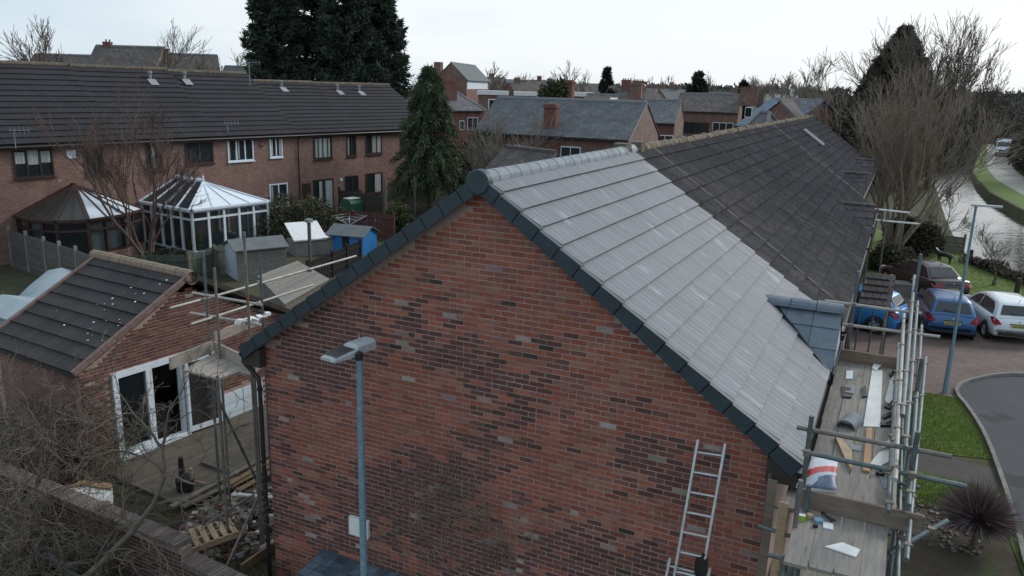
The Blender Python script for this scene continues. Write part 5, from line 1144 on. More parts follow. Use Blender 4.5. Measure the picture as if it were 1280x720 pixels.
# right leaf, slightly opened forward
T2 = MB(); p0 = V((.09,1.80,0)); d_ = V((.10,.86,0)).normalized(); L2 = .86
for a_, c_ in (((0,0),(0,1)),((L2,0),(L2,1))):
    q = p0+d_*a_[0]; T2.beam(q+V((0,0,fz0+.05)), q+V((0,0,fz1-.14)), .10, .06, d_)
T2.beam(p0+V((0,0,fz0+.1)), p0+d_*L2+V((0,0,fz0+.1)), .06, .12); T2.beam(p0+V((0,0,fz1-.19)), p0+d_*L2+V((0,0,fz1-.19)), .06, .11); dl = T2.build('door_leaf', MT['upvc'], ga)
b = MB(); q = p0+d_*L2; b.add([p0+V((0,0,fz0+.1)), q+V((0,0,fz0+.1)), q+V((0,0,fz1-.15)), p0+V((0,0,fz1-.15))], [(0,1,2,3)]); b.build('door_pane', MT['glass'], dl)
for k in range(2):
    T3 = MB(); ya = 2.80+k*.66
    for j in range(5): b = MB(); b.box(.01,ya,.06+j*.135,.05+.012*(j%2),ya+.63,.06+j*.135+.128,jit((1,1,1),.05)); b.build('cladding_board', MT['boards_white'], ga)
b = MB(); b.box(-.2,1.0,.06,-2.6,1.5,.9); b.build('worktop', MT['dark'], ga)
# deck in front
dk = thing('deck', 'weathered brown timber deck in front of the white framed doors', 'deck', GO, GR)
for k in range(19):
    x = .10+k*.137; 
    for (a_, c_) in ((-.5, 2.2),(2.205, 5.6)): b = MB(); b.box(x,a_,.02,x+.130,c_,.085+rnd.uniform(-.002,.002),jit((1,1,1),.12)); b.build('deck_board', MT['deck'], dk)
b = MB(); b.box(2.70,-.5,.0,2.74,5.6,.08); b.build('edge_board', MT['oldwood'], dk)
# ------------------------------------------------------------------ garden brick wall with brick on edge coping
gw = thing('garden_wall', 'dark brick garden wall with brick on edge coping at the lower left', 'wall')
wa, wb_ = V((-12.2,-.55,0)), V((-5.02,-.84,0)); wc_, wd_ = V((-5.02,-.84,0)), V((-3.3,-1.0,0))
def gwall(a_, c_, h, seed, sing):
    L_ = (c_-a_).length; d = (c_-a_)/L_; nrm = V((d.y,-d.x,0)); bk = -nrm
    b = MB(); b.beam(a_+bk*.12+V((0,0,(h-.1)/2)), c_+bk*.12+V((0,0,(h-.1)/2)), .215, h-.1); b.build('core', MT['mortar'], gw)
    dark = lambda x, z, r_: jit(r_.choice([(.085,.045,.038),(.11,.055,.045),(.07,.04,.036),(.13,.07,.055)]), .15, r_)
    brick_wall(gw, a_-nrm*.012, d, nrm, L_, 0, h-.11, dark, MT['brick'], sing, seed=seed, order=lambda p: -p.x)
    r_ = random.Random(seed); n = int(L_/.075)
    for k in range(n):
        b = MB(); p = a_+d*(k*.075+.037)+bk*.12; b.ob(p+V((0,0,h-.055+r_.uniform(-.003,.003))), d*.0325, bk*(.165+r_.uniform(-.004,.004)), (0,0,.054), jit(r_.choice([(.19,.155,.135),(.15,.12,.105),(.22,.18,.155)]),.15,r_)); b.build('coping_brick', MT['brick'], gw)
gwall(wa, wb_, 1.0, 61, 250); gwall(wc_+V((.02,0,0)), wd_, .74, 62, 50)
# ------------------------------------------------------------------ rubble, pallet, planks
def soil_patch(): pass
flat('garden_ground', [(-13,-2.6),(-3.9,-2.6),(-3.9,6.5),(-13,6.5)], .006, MT['soil'])
flat('left_gardens', [(-60,-30),(-13,-30),(-13,6.5),(-3.9,6.5),(-3.9,42),(-20,60),(-60,60)], .004, M('garden_grass', (.055,.062,.025), (.04,.034,.022), .8, 1, .8, 20))
b = MB(); r_ = random.Random(31); rc = on_z(285,650,.1)
for k in range(2600):
    a_ = r_.uniform(0,6.3); q = r_.random()**.6; x = rc.x+.25+math.cos(a_)*q*1.15; y = rc.y+.35+math.sin(a_)*q*1.5; z = .30*max(0,1-q*q)*r_.uniform(.3,1)+.02
    c_ = r_.choice([(.50,.49,.47),(.22,.18,.15),(.17,.08,.06),(.12,.09,.07),(.28,.23,.18),(.09,.07,.06),(.16,.11,.08),(.14,.11,.09)]); b.rock((x,y,z), r_.choice([.015,.02,.02,.03,.035,.05,.08])*r_.uniform(.7,1.2), jit(c_,.2,r_), r_)
tag(b.build('rubble', MT['rubble'], kind='stuff'), 'heap of broken brick plaster and splintered rubble between the pallet and the gable', 'rubble')
pl_ = on_z(252,668,.3)
pa = thing('pallet', 'broken pale timber pallet tilted on the rubble behind the brick wall', 'pallet', (pl_.x,pl_.y,.22), 0, rot=(R(8),R(-12),R(-35)))
for k in range(7): b = MB(); b.box(-.55,-.48+k*.16,.06,.55,-.48+k*.16+.095,.078,jit((1,1,1),.1)); b.build('slat', MT['wood'], pa)
for y in (-.5,-.03,.42):
    pass
for x in (-.5,0,.46): b = MB(); b.box(x,-.5,-.03,x+.08,.6,.06,jit((.8,.8,.8),.1)); b.build('bearer', MT['wood'], pa)
def stick(name, lab, cat, p, q, w, h, mat, col=(1,1,1), grp=None): b = MB(); b.beam(p, q, w, h, (0,0,1), col); tag(b.build(name, MT[mat]), lab, cat, grp)
stick('timber_plank', 'long grey plank along the front edge of the deck', 'plank', on_z(214,634,.14), on_z(342,566,.14), .12, .05, 'oldwood', (1.3,1.3,1.3))
stick('timber_plank', 'dark plank just below the long grey one by the deck', 'plank', on_z(228,634,.1), on_z(345,578,.1), .14, .05, 'oldwood')
stick('timber_plank', 'short dark timber lying alone across the deck', 'plank', on_z(252,578,.12), on_z(298,594,.12), .07, .06, 'oldwood', (.8,.8,.8))
stick('timber_plank', 'thin pale batten beside the black log on the deck', 'plank', on_z(232,600,.14), on_z(264,605,.14), .04, .03, 'wood', (.7,.65,.6))
for k, (a_, c_, t) in enumerate((((275,611),(345,572),'topmost light new timber board of the stack by the gable'),((290,607),(346,578),'second light timber board of the stack by the gable'),((298,613),(346,586),'lowest light timber board of the stack by the gable'))):
    stick('timber_board', t, 'plank', on_z(*a_,.22-.03*k), on_z(*c_,.25-.03*k), .15, .03, 'wood', jit((.62,.56,.52),.1))
stick('timber_plank', 'short pale plank leaning at the rubble edge near the pallet', 'plank', on_z(285,620,.25), on_z(300,640,.3), .08, .03, 'wood', (.9,.9,.9))
stick('timber_plank', 'brown edging board under the rubble beside the lean-to', 'plank', on_z(302,712,.1), on_z(352,676,.12), .05, .20, 'oldwood', (1.4,1.2,1.0))
stick('timber_plank', 'white splintered board on top of the rubble', 'plank', on_z(298,618,.4), on_z(346,622,.3), .09, .03, 'white', (.8,.78,.74))
p = on_z(232,612,.1); b = MB(); b.lathe([(0,0),(.17,0),(.19,.26),(.16,.30),(0,.28)], p, 12); b.path([p+V((-.05,.0,.2)), p+V((-.10,.02,.5)), p+V((-.08,.0,.72))], [.07,.06,.05], 7); tag(b.build('charred_log', MT['black']), 'charred black log standing in a tub on the deck', 'log')
b = MB(); b.path([p+V((.14,.05,.28)), p+V((.15,.05,.5))], .03, 7); tag(b.build('timber_stub', MT['wood']), 'small tan stub of wood next to the charred log', 'wood')
P_ = [on_z(64,617,.55), on_z(104,601,.55), on_z(140,606,.55), on_z(138,624,.55), on_z(98,628,.55)]
b = MB(); b.prism([V((p.x,p.y,.25)) for p in P_], (0,0,.28)); tag(b.build('sheet_stack', MT['white']), 'stack of white boards behind the garden wall under the branches', 'boards')
b = MB(); b.prism([P_[0].lerp(P_[1],.4)*1, P_[1], P_[2], P_[2].lerp(P_[3],.35), P_[1].lerp(P_[4],.22)], (0,0,.02), (.8,.7,.55)); tag(b.build('plywood_sheet', MT['wood']), 'tan plywood sheet lying over the white boards', 'board')
stick('blue_pipe', 'blue grey pipe lying in the weeds at the lower left corner', 'pipe', on_z(-10,628,.1), on_z(95,725,.1), .12, .08, 'bluepipe') if 'bluepipe' in MT else stick('long_pipe', 'blue grey length lying in the weeds at the lower left corner', 'pipe', on_z(-10,628,.1), on_z(95,725,.1), .14, .08, 'lampblue', (1,1,1))
# folding steps by the lean-to
T = thing('step_ladder', 'small weathered step ladder standing by the gable corner', 'ladder', (0,0,0)); q0 = on_z(352,715,.35)
for dx in (0,.42):
    b = MB(); b.beam(q0+V((dx,0,-.35)), q0+V((dx+.05,.45,.75)), .03, .06, (0,1,0)); b.build('stile', MT['oldwood'], T)
for k in range(3): b = MB(); b.beam(q0+V((0,.10+.15*k,-.05+.28*k)), q0+V((.45,.10+.15*k,-.05+.28*k)), .10, .03); b.build('step', MT['concrete'], T)
# ------------------------------------------------------------------ left scaffold
s2 = thing('scaffolding', 'small tube scaffold tower with toe boards at the left eave above the rubble', 'scaffold')
z3 = 3.4
Q = [on_z(228,462,z3), on_z(267,441,z3), on_z(311,461,z3), on_z(272,473,z3)]
for k in range(4):
    f0, f1 = k/4+.006, (k+1)/4-.006; b = MB(); b.prism([Q[0].lerp(Q[3],f0)-V((0,0,.038)), Q[1].lerp(Q[2],f0)-V((0,0,.038)), Q[1].lerp(Q[2],f1)-V((0,0,.038)), Q[0].lerp(Q[3],f1)-V((0,0,.038))], (0,0,.038), jit((1.15,1.12,1.08),.08)); b.build('board', MT['board'], s2)
def toeb(a_, c_, h=.225, m='board', col=(1.2,1.15,1.1)): b = MB(); b.beam(a_+V((0,0,h/2)), c_+V((0,0,h/2)), .038, h, (0,0,1), col); b.build('toe_board', MT[m], s2)
toeb(on_z(213,462,z3), on_z(266,440,z3)); toeb(Q[1]+V((.02,.02,0)), on_z(318,465,z3)); toeb(on_z(268,428,z3+.1), on_z(318,408,z3+.1), .2)
p = on_z(313,466,z3); 
b = MB(); b.prism([on_z(300,468,z3-.03), on_z(312,458,z3-.03), on_z(331,456,z3-.03), on_z(318,470,z3-.03)], (0,0,.04)); b.build('board', MT['board'], s2)
def std(ub, vb, ut, vt, zb, m='steel', ground=True):
    p = on_z(ub, vb, zb); zt = over(p, ut, vt); tube(s2, (p.x,p.y,0 if ground else zb), (p.x,p.y,zt), .0255, m, 'standard'); return p
S_ = [std(262,432,247,315,3.5), std(275,442,265,335,3.5,'steeld'), std(315,470,301,290,3.4,'steeld'), std(329,405,319,320,3.6)]
std(272,474,270,470,3.4,'steeld'); std(318,470,316,455,3.4,'steeld')
def htube(u0, v0, u1, v1, z, m='steell', nm='guard_rail'): p, q = on_z(u0,v0,z), on_z(u1,v1,z); tube(s2, p, q, .0255, m, nm); return p, q
htube(213,385,262,372,4.45); htube(262,372,445,320,4.45); htube(241,366,327,381,4.5); htube(238,391,326,406,4.05); htube(239,405,262,398,4.05); htube(262,398,392,356,4.05)
for (u, v, z) in ((255,375,4.45),(268,370,4.45),(307,359,4.45),(323,353,4.45),(256,393,4.05),(270,397,4.05),(310,404,4.05),(324,380,4.5),(387,338,4.45)): coupler(s2, on_z(u,v,z), .035)
p, q = on_z(258,468,3.3), on_z(332,624,.3); tube(s2, p, q, .0255, 'steel', 'brace')
p, q = on_z(258,655,.35), on_z(318,618,.7); tube(s2, p, q, .0255, 'steel', 'brace'); p, q = on_z(280,715,.1), on_z(325,615,1.0); tube(s2, p, q, .0255, 'steeld', 'brace')
for z in (1.2, 2.2): 
    pass
b = MB(); r_ = random.Random(2)
for k in range(8): b.rock(on_z(300+k*5,408-k*1.6,3.95)+V((0,0,r_.uniform(0,.1))), r_.uniform(.04,.09), (1,1,1), r_)
tag(b.build('plastic_offcuts', MT['white'], kind='stuff'), 'white plastic offcuts piled behind the dark verge on the left scaffold', 'offcuts')
# ------------------------------------------------------------------ trees
class Tree:
    def __init__(s, seed): s.r = random.Random(seed); s.b = MB(); s.n = 0
    def grow(s, p, d, L, rad, lev, P):
        r = s.r; k = P['segs']; pts = [p]; rads = [rad]; q = V(p); dd = V(d); rad1 = rad*P['taper']
        for i in range(k):
            dd = (dd+V((r.uniform(-1,1), r.uniform(-1,1), r.uniform(-1,1)))*P['wig']+V((0,0,P['up'] if lev > P.get('dl',0) else P.get('tipup', P['up'])))).normalized(); q = q+dd*(L/k); pts.append(q); rads.append(rad+(rad1-rad)*(i+1)/k)
        s.b.path(pts, [max(x, P['rmin']) for x in rads], 6 if rad > .06 else (4 if rad > .02 else 3), jit((1,1,1),.12,r), caps=False)
        if lev <= 0: return
        nb = r.choice(P['nb'])
        for j in range(nb):
            f = r.uniform(P.get('f0', .35), 1) if j else 1
            i = min(int(f*k), k-1); t = f*k-i; bp_ = pts[i].lerp(pts[i+1], t)
            ax = dd.orthogonal().normalized(); ax = Matrix.Rotation(r.uniform(0, 6.283), 3, dd) @ ax; an = P['ang']*r.uniform(.5, 1.25)*(.45 if j == 0 else 1)
            nd = (Matrix.Rotation(an, 3, ax) @ dd).normalized()
            s.grow(bp_, nd, L*P['len']*r.uniform(.75, 1.15), rads[i]*(P['rr'] if j else .85)*r.uniform(.8,1), lev-1, P)
DEF = dict(segs=4, taper=.62, wig=.16, up=.06, nb=(3,3,4), ang=.62, len=.74, rr=.62, rmin=.006, f0=.3)
def bare_tree(name, lab, base, h, stems, lev, seed, mat='bark', r0=.14, lean=.25, grp=None, P=None, L0=None, cat='tree', clear=0, **kw):
    Q = dict(DEF); Q.update(kw); T = thing(name, lab, cat, base, 0, grp); t = Tree(seed); L0 = L0 or h*.34
    for k in range(stems):
        a_ = 6.283*k/max(1, stems)+t.r.uniform(-.4,.4); d = V((math.cos(a_)*lean, math.sin(a_)*lean, 1)).normalized() if stems > 1 else V((lean*.1,0,1)).normalized()
        t.grow(V((math.cos(a_)*.1*(stems > 1), math.sin(a_)*.1*(stems > 1), -.05+clear)), d, L0*t.r.uniform(.85,1.1), r0*t.r.uniform(.75,1), lev, Q)
    # scale to the asked height
    zs = max(v[2] for v in t.b.v); k_ = h/zs; t.b.v = [(x*k_, y*k_, z*k_) for x, y, z in t.b.v]
    # split thick wood and twigs
    trunk = MB(); trunk.path([(0,0,-.1),(0,0,h*.06+clear)], [r0*1.25, r0*1.1], 8); trunk.build('trunk', MT[mat], T)
    t.b.build('branches', MT[mat], T, kind='stuff'); return T
def at_px(u, v_base_z0): pass
def gd(u, D_): p = dp(u, 112, D_); return V((p.x, p.y, 0))
def ztop(u, v, D_): return dp(u, v, D_).z
def conifer(name, lab, base, h, rad, seed, cols, nb=160, per=90, size=.28, top=.0, shape=1.0, droop=.3, grp=None, low=.05, trunk_r=.18, mat='leaf', fill=.35, aspect=.35, cat='tree'):
    g = np.random.default_rng(seed); T = thing(name, lab, cat, base, 0, grp)
    t = g.random(nb)**.8*(1-low)+low; prof = lambda t: rad*(np.clip(1-t, 0, 1)**shape)*(.75+.25*np.minimum(t/.2, 1))
    a_ = g.uniform(0, 6.283, nb); Rr = prof(t)*g.uniform(.75, 1.12, nb)+.02*rad
    f = g.random((nb, per))**fill; pos = np.zeros((nb, per, 3)); x = Rr[:,None]*f
    pos[:,:,0] = np.cos(a_)[:,None]*x; pos[:,:,1] = np.sin(a_)[:,None]*x; pos[:,:,2] = (t*h)[:,None]+x*(.25-droop*f*1.6)
    pos += g.normal(0, 1, pos.shape)*np.array([.13,.13,.16])*rad*.55*(1-f[:,:,None]*.5)*(.30+.9*(1-t)[:,None,None])
    P0 = pos.reshape(-1, 3); n = len(P0); P0[:,2] = np.clip(P0[:,2], .05, h)
    out = P0.copy(); out[:,2] = 0; out /= (np.linalg.norm(out, axis=1)[:,None]+1e-6); d = out*.8+g.normal(0, .55, (n,3)); d[:,2] += .25-droop*2.2; d /= np.linalg.norm(d, axis=1)[:,None]
    sd_ = np.cross(d, g.normal(0, 1, (n,3))); sd_ /= np.linalg.norm(sd_, axis=1)[:,None]; sz = g.uniform(.5, 1.3, n)[:,None]*size
    P = np.zeros((n, 3, 3)); P[:,0] = P0-sd_*sz*aspect; P[:,1] = P0+sd_*sz*aspect; P[:,2] = P0+d*sz*1.5
    bc_ = np.repeat(g.uniform(.65, 1.35, nb), per)[:,None]; C_ = np.array(cols)[g.integers(0, len(cols), n)]*bc_*g.uniform(.75, 1.25, (n,1))
    tris('crown', P, C_, MT[mat], None, T)
    b = MB(); b.path([(0,0,-.1),(0,0,h*.5),(0,0,h*.9)], [trunk_r, trunk_r*.6, .03], 7); b.build('trunk', MT['bark'], T); return T
def bush(name, lab, base, rx, ry, h, seed, cols, n=5000, size=.09, grp=None, cat='bush', z0=0.0):
    g = np.random.default_rng(seed); T = thing(name, lab, cat, base, 0, grp)
    k = 26; cd_ = g.normal(0, 1, (k,3)); cd_ /= np.linalg.norm(cd_, axis=1)[:,None]; cd_[:,2] = np.abs(cd_[:,2]); cen = cd_*g.uniform(.35, .8, (k,1))*np.array([rx,ry,h*.75])+np.array([0,0,h*.2+z0]); cr = g.uniform(.25,.45,k)*min(rx, ry, h)
    w = g.integers(0, k, n); d = g.normal(0, 1, (n,3)); d /= np.linalg.norm(d, axis=1)[:,None]; P0 = cen[w]+d*(cr[w]*g.uniform(.6,1.1,n))[:,None]; P0[:,2] = np.maximum(P0[:,2]*h/np.quantile(P0[:,2], .995), .03)
    e = d+g.normal(0, .7, (n,3)); e /= np.linalg.norm(e, axis=1)[:,None]; s_ = np.cross(e, g.normal(0,1,(n,3))); s_ /= np.linalg.norm(s_, axis=1)[:,None]; sz = g.uniform(.6,1.3,n)[:,None]*size
    P = np.zeros((n,4,3)); P[:,0] = P0-e*sz*.2; P[:,1] = P0+s_*sz*.45+e*sz*.4; P[:,2] = P0+e*sz*1.2; P[:,3] = P0-s_*sz*.45+e*sz*.4
    C_ = np.array(cols)[g.integers(0, len(cols), n)]*g.uniform(.7,1.3,(n,1))*np.repeat(g.uniform(.8,1.2,k)[:,None],1,1)[w]
    tris('foliage', P, C_, MT['leaf'], None, T, 4)
    t = Tree(seed)
    for j in range(7): a_ = j*.9; t.b.path([(0,0,0),(math.cos(a_)*rx*.3, math.sin(a_)*ry*.3, h*.4+z0),(math.cos(a_)*rx*.6, math.sin(a_)*ry*.6, h*.7+z0)], [.05,.03,.01], 5)
    t.b.build('stems', MT['bark'], T, kind='stuff'); return T
dkg = [(.022,.034,.024),(.030,.044,.030),(.018,.028,.020),(.038,.050,.030)]
mdg = [(.030,.048,.022),(.045,.06,.028),(.022,.035,.016),(.055,.062,.03)]
olv = [(.075,.075,.03),(.055,.065,.025),(.095,.085,.04),(.04,.048,.02)]
# tall dark evergreens behind the terrace
for k, (u, v, D_, w_, lab) in enumerate(((347,-45,62,3.6,'leftmost of the tall dark evergreens behind the terrace'),(392,-70,66,4.2,'second tall dark evergreen from the left behind the terrace'),(436,-60,63,4.0,'third tall dark evergreen from the left behind the terrace'),(474,-20,65,3.6,'rightmost of the tall dark evergreens, its feathery side against the sky'))):
    h_ = ztop(u, v, D_); conifer('evergreen_tree', lab, gd(u, D_), h_, w_*1.05, 100+k, [(.036,.052,.038),(.048,.066,.046),(.028,.042,.030),(.06,.075,.048)], 270, 190, .24, shape=.55, droop=-.02, grp='tall dark evergreens behind the terrace', fill=.75)
bb_ = g0(536,268); conifer('drooping_evergreen', 'evergreen with drooping green sprays and bare lower trunk beyond the roof verge', bb_, over(bb_, 527, 84), 3.1, 140, [(.062,.085,.045),(.085,.11,.058),(.045,.064,.034),(.115,.13,.072)], 260, 190, .22, shape=.55, droop=.42, low=.16, trunk_r=.16, fill=.7, aspect=.16)
bush('garden_bush', 'dense olive green bush right of the drooping evergreen', g0(608,262), 2.6, 2.2, over(g0(608,262), 600, 166)*1.0, 7, [(.05,.055,.028),(.07,.07,.035),(.035,.04,.022),(.09,.085,.045)], 26000, .10)
bush('ivy_hedge', 'leafy hedge right of the white conservatory', g0(382,298,0), 2.4, 3.2, 2.3, 8, [(.045,.055,.025),(.08,.08,.04),(.03,.035,.018),(.11,.10,.055)], 14000, .09, cat='hedge')
bush('garden_shrub', 'yellow green shrub against the green fence', g0(246,318), .35, .35, 1.3, 9, [(.16,.15,.03),(.10,.11,.03)], 1500, .08)
bush('garden_shrub', 'green shrub growing at the foot of the drooping evergreen', g0(500,290), 1.3, 1.0, 1.6, 10, [(.07,.085,.03),(.10,.10,.04),(.04,.05,.02)], 5000, .1)
bush('low_shrub', 'dark tangled undergrowth beneath the red brown tree', g0(215,335), 1.8, 1.0, .8, 12, [(.035,.03,.022),(.05,.04,.03),(.03,.035,.02)], 4000, .1)
bare_tree('bare_tree', 'bare red brown multi stemmed tree in front of the two conservatories', g0(186,328), over(g0(186,328), 165,92), 4, 5, 31, 'barkr', .12, .42, segs=4, ang=.46, up=.07, nb=(3,3,4), len=.75, wig=.14, rmin=.0095)
# bare trees far left, on the horizon and in the middle
far = [('wide bare tree on the skyline at the far left',70,20,95,9,2,False),('broad bare tree rising behind the terrace ridge',222,22,80,9,3,False),('sparse bare tree left of the dark evergreens',296,56,90,7,1,True),('small pale bare tree right of the brick flats',611,76,200,9,1,True),
       ('large rounded bare tree on the skyline left of centre',722,74,190,12,2,True),('slender bare birch left of the big tree',1018,57,105,10,1,True),('pale bare birch close beside the slender one',1000,72,112,8,1,True),('far tall bare tree on the skyline above the pale roof',968,92,260,10,2,True),('second far bare tree among the skyline row',985,94,250,9,2,True),('third far bare tree by the birches',948,96,270,9,2,True)]
for k, (lab, u, v, D_, w_, st_, pale) in enumerate(far):
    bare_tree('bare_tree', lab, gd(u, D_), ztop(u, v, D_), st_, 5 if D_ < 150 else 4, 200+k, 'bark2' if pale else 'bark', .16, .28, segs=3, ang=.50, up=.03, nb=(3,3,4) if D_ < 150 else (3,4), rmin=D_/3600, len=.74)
# the big bare tree by the canal and its neighbours
bt = V((5.9, 44.0, 0)); bt = g0(1116,318)
bare_tree('bare_tree', 'big many stemmed bare tree standing between the dark roof end and the canal', bt, over(bt, 1120, 52), 12, 5, 303, 'barkm', .19, .36, segs=5, ang=.40, up=.05, nb=(3,3,4), len=.70, wig=.17, rmin=.0115, f0=.3, L0=5.5)
bare_tree('bare_tree', 'smaller bare thicket stems left of the big bare tree', g0(1098,262), over(g0(1098,262), 1085,110), 6, 5, 305, 'bark', .10, .55, segs=4, ang=.40, up=.04, nb=(3,3), len=.74, wig=.14, rmin=.010, L0=4.5)
D_ = 78; conifer('conifer_tree', 'dark conical evergreen behind the big bare tree', gd(1122, D_), ztop(1122, 38, D_), 6.6, 150, [(.075,.068,.048),(.095,.08,.056),(.055,.053,.038),(.11,.092,.066)], 520, 130, .34, shape=.85, droop=.02, fill=.5)
D_ = 74; bare_tree('bare_tree', 'tall spreading bare tree reaching over the canal right of the conifer', gd(1178, D_), ztop(1178, 14, D_), 9, 5, 309, 'bark', .26, .75, segs=5, ang=.42, up=.05, nb=(3,3,4), len=.72, wig=.15, rmin=.024, L0=6, clear=5)
D_ = 85; bare_tree('bare_tree', 'bare tree at the right edge above the towpath', gd(1345, D_), ztop(1330, 50, D_), 5, 6, 311, 'bark', .18, .5, segs=4, ang=.45, up=.04, nb=(3,3), len=.75, wig=.14, rmin=.026)
for (u, v, ut, vt, sd_, lab) in ((1168,312,1185,222,41,'small twisted bare tree on the lawn beside the wooden fence panel'),(1242,357,1250,268,42,'small bare tree on the canal edge behind the white car')):
    b0 = g0(u, v); bare_tree('bare_tree', lab, b0, over(b0, ut, vt), 1, 5, sd_, 'bark', .085, .9, segs=5, ang=.62, up=.05, nb=(3,3,4), len=.78, wig=.28, rmin=.007, L0=1.25)
# evergreens on the skyline
for k, (u, v, D_, w_, lab) in enumerate(((758,87,170,1.9,'small dark pine on the skyline left of the tiled roofs'),(872,91,165,3.0,'dark leaning conifer on the skyline behind the brown roof'),(930,104,150,1.2,'narrow dark conifer right of the pale roofed house'))):
    conifer('conifer_tree', lab, gd(u, D_), ztop(u, v, D_), w_*1.3, 160+k, dkg, 90, 70, .6, shape=.8, droop=.0)
bush('round_tree', 'round green tree among the middle distance roofs', gd(688, 88), 2.9, 2.6, ztop(688, 104, 88), 14, olv, 12000, .28, cat='tree')
bush('dark_bush', 'dark leafless thicket between the hipped roof and the long slate roof', gd(640, 70), 2.5, 2.5, 5.4, 15, [(.08,.07,.055),(.06,.05,.04)], 5000, .18)
bare_tree('bare_tree', 'bare grey shrub tree in front of the left end of the long slate roof', gd(632, 50), ztop(632, 122, 50), 4, 5, 330, 'bark2', .06, .4, segs=3, ang=.4, up=.06, nb=(3,4), rmin=.012, len=.75)
# far woods: reads as one mass
def wood(name, lab, u0, u1, D0, D1, h0, h1, n, seed, cols, size):
    g = np.random.default_rng(seed); P = []; C_ = []
    nt_ = n//140; u = g.uniform(u0, u1, nt_); D_ = g.uniform(D0, D1, nt_); H_ = g.uniform(h0, h1, nt_)
    for k in range(nt_):
        b_ = gd(float(u[k]), float(D_[k])); w_ = H_[k]*.42; m = 140; d = g.normal(0, 1, (m,3)); d /= np.linalg.norm(d, axis=1)[:,None]; q = d*(g.random((m,1))**.4)*np.array([w_, w_, H_[k]*.5])+np.array([b_.x, b_.y, H_[k]*.55])
        e = g.normal(0,.5,(m,3)); e += d*.6; e[:,2] += .3; e /= np.linalg.norm(e, axis=1)[:,None]; s_ = np.cross(e, g.normal(0,1,(m,3))); s_ /= np.linalg.norm(s_, axis=1)[:,None]; sz = size*D_[k]/150*g.uniform(.5,1.2,(m,1))
        T_ = np.zeros((m,3,3)); T_[:,0] = q-s_*sz*.35; T_[:,1] = q+s_*sz*.35; T_[:,2] = q+e*sz*.9; P.append(T_); C_.append(np.array(cols)[g.integers(0,len(cols),m)]*g.uniform(.75,1.25)*g.uniform(.8,1.2,(m,1)))
    o = tris(name, np.concatenate(P), np.concatenate(C_), MT['leaf'], None); tag(o, lab, 'trees'); return o
tw = [(.09,.078,.07),(.07,.06,.055),(.11,.098,.088),(.055,.055,.045)]
wood('far_wood', 'brown leafless wood along the horizon behind the houses', 780, 1060, 300, 420, 7.5, 11.5, 56000, 1, tw, .8)
wood('far_wood', 'dark mass of leafless trees beyond the canal at the right', 1165, 1330, 160, 260, 7.5, 10.5, 70000, 2, [(.10,.09,.078),(.08,.072,.062),(.125,.11,.098),(.07,.072,.055)], .7)
wood('far_wood', 'low line of far trees on the horizon left of centre', 560, 800, 380, 520, 6.5, 10.5, 36000, 3, tw, .8)
wood('far_wood', 'scattered trees beyond the brick houses at the far left', -40, 320, 150, 230, 7, 11, 20000, 4, tw, .7)
wood('thicket', 'brown thicket on the canal bank below the big bare tree', 1085, 1160, 70, 110, 3, 6, 26000, 5, [(.095,.08,.068),(.075,.063,.054),(.12,.10,.085)], .5)
def hedge(name, lab, P, h, wd, seed, cols, n, size, cat='hedge'):
    g = np.random.default_rng(seed); P = [V(p) for p in P]; L_ = [(b_-a_).length for a_, b_ in zip(P, P[1:])]; tot = sum(L_); pts = []
    for a_, b_, l in zip(P, P[1:], L_):
        m = int(n*l/tot); f = g.random(m); base = np.array(a_)[None]+(np.array(b_)-np.array(a_))[None]*f[:,None]; base += np.c_[g.normal(0,wd*.4,(m,2)), h*(1-g.random(m)**1.6)*(.75+.35*np.sin(f*l*.9+seed))]; pts.append(base)
    q = np.concatenate(pts); m = len(q); e = g.normal(0,1,(m,3)); e[:,2] += .5; e /= np.linalg.norm(e, axis=1)[:,None]; s_ = np.cross(e, g.normal(0,1,(m,3))); s_ /= np.linalg.norm(s_, axis=1)[:,None]; sz = size*g.uniform(.5,1.4,(m,1)); T_ = np.zeros((m,3,3)); T_[:,0] = q-s_*sz*.35; T_[:,1] = q+s_*sz*.35; T_[:,2] = q+e*sz*1.5
    o = tris(name, T_, np.array(cols)[g.integers(0,len(cols),m)]*g.uniform(.7,1.3,(m,1)), MT['leaf']); tag(o, lab, cat); return o
# ------------------------------------------------------------------ towpath, banks, canal side things
pe = [(19.2,175),(17.6,150),(15.6,125),(14.6,108),(14.3,92),(15.2,78),(17.5,66),(24,54),(40,40)]
pr = [(22.0,175),(20.6,150),(18.6,125),(17.6,108),(17.4,93),(18.4,80),(21,69),(28,58),(46,45)]
b = MB(); n = len(pe); b.add([(x,y,.03) for x, y in pe]+[(x,y,.03) for x, y in pr], [(i,i+1,n+i+1,n+i) for i in range(n-1)]); o = b.build('towpath', MT['path'], kind='structure')
if o.data.polygons[0].normal.z < 0: o.data.flip_normals()
b = MB(); rb = [(p.x,p.y) for p in RB if p.y < 186]; rb = rb[::-1]
pe2 = pe; m = min(len(pe2), len(rb)); b.add([(x,y,.018) for x, y in [(18.2,170),(16.6,150),(14.2,122),(12.75,104),(12.5,90),(12.8,78),(14.1,66),(16.4,56),(22.2,44)]]+[(x,y,.018) for x, y in [(19.3,170),(17.7,150),(15.5,123),(14.7,108),(14.4,92),(15.3,78),(17.6,66),(20,60),(30,48)]], [(i,i+1,9+i+1,9+i) for i in range(8)])
o = b.build('canal_verge', MT['grass'], kind='structure')
if o.data.polygons[0].normal.z < 0: o.data.flip_normals()
hedge('hedge', 'brown hedge along the right side of the towpath', [(23.5,180,0),(21.8,150,0),(19.8,125,0),(18.9,108,0),(18.8,94,0),(20,82,0)], 2.6, 1.2, 3, [(.06,.05,.04),(.085,.07,.055),(.05,.055,.03)], 22000, .45)
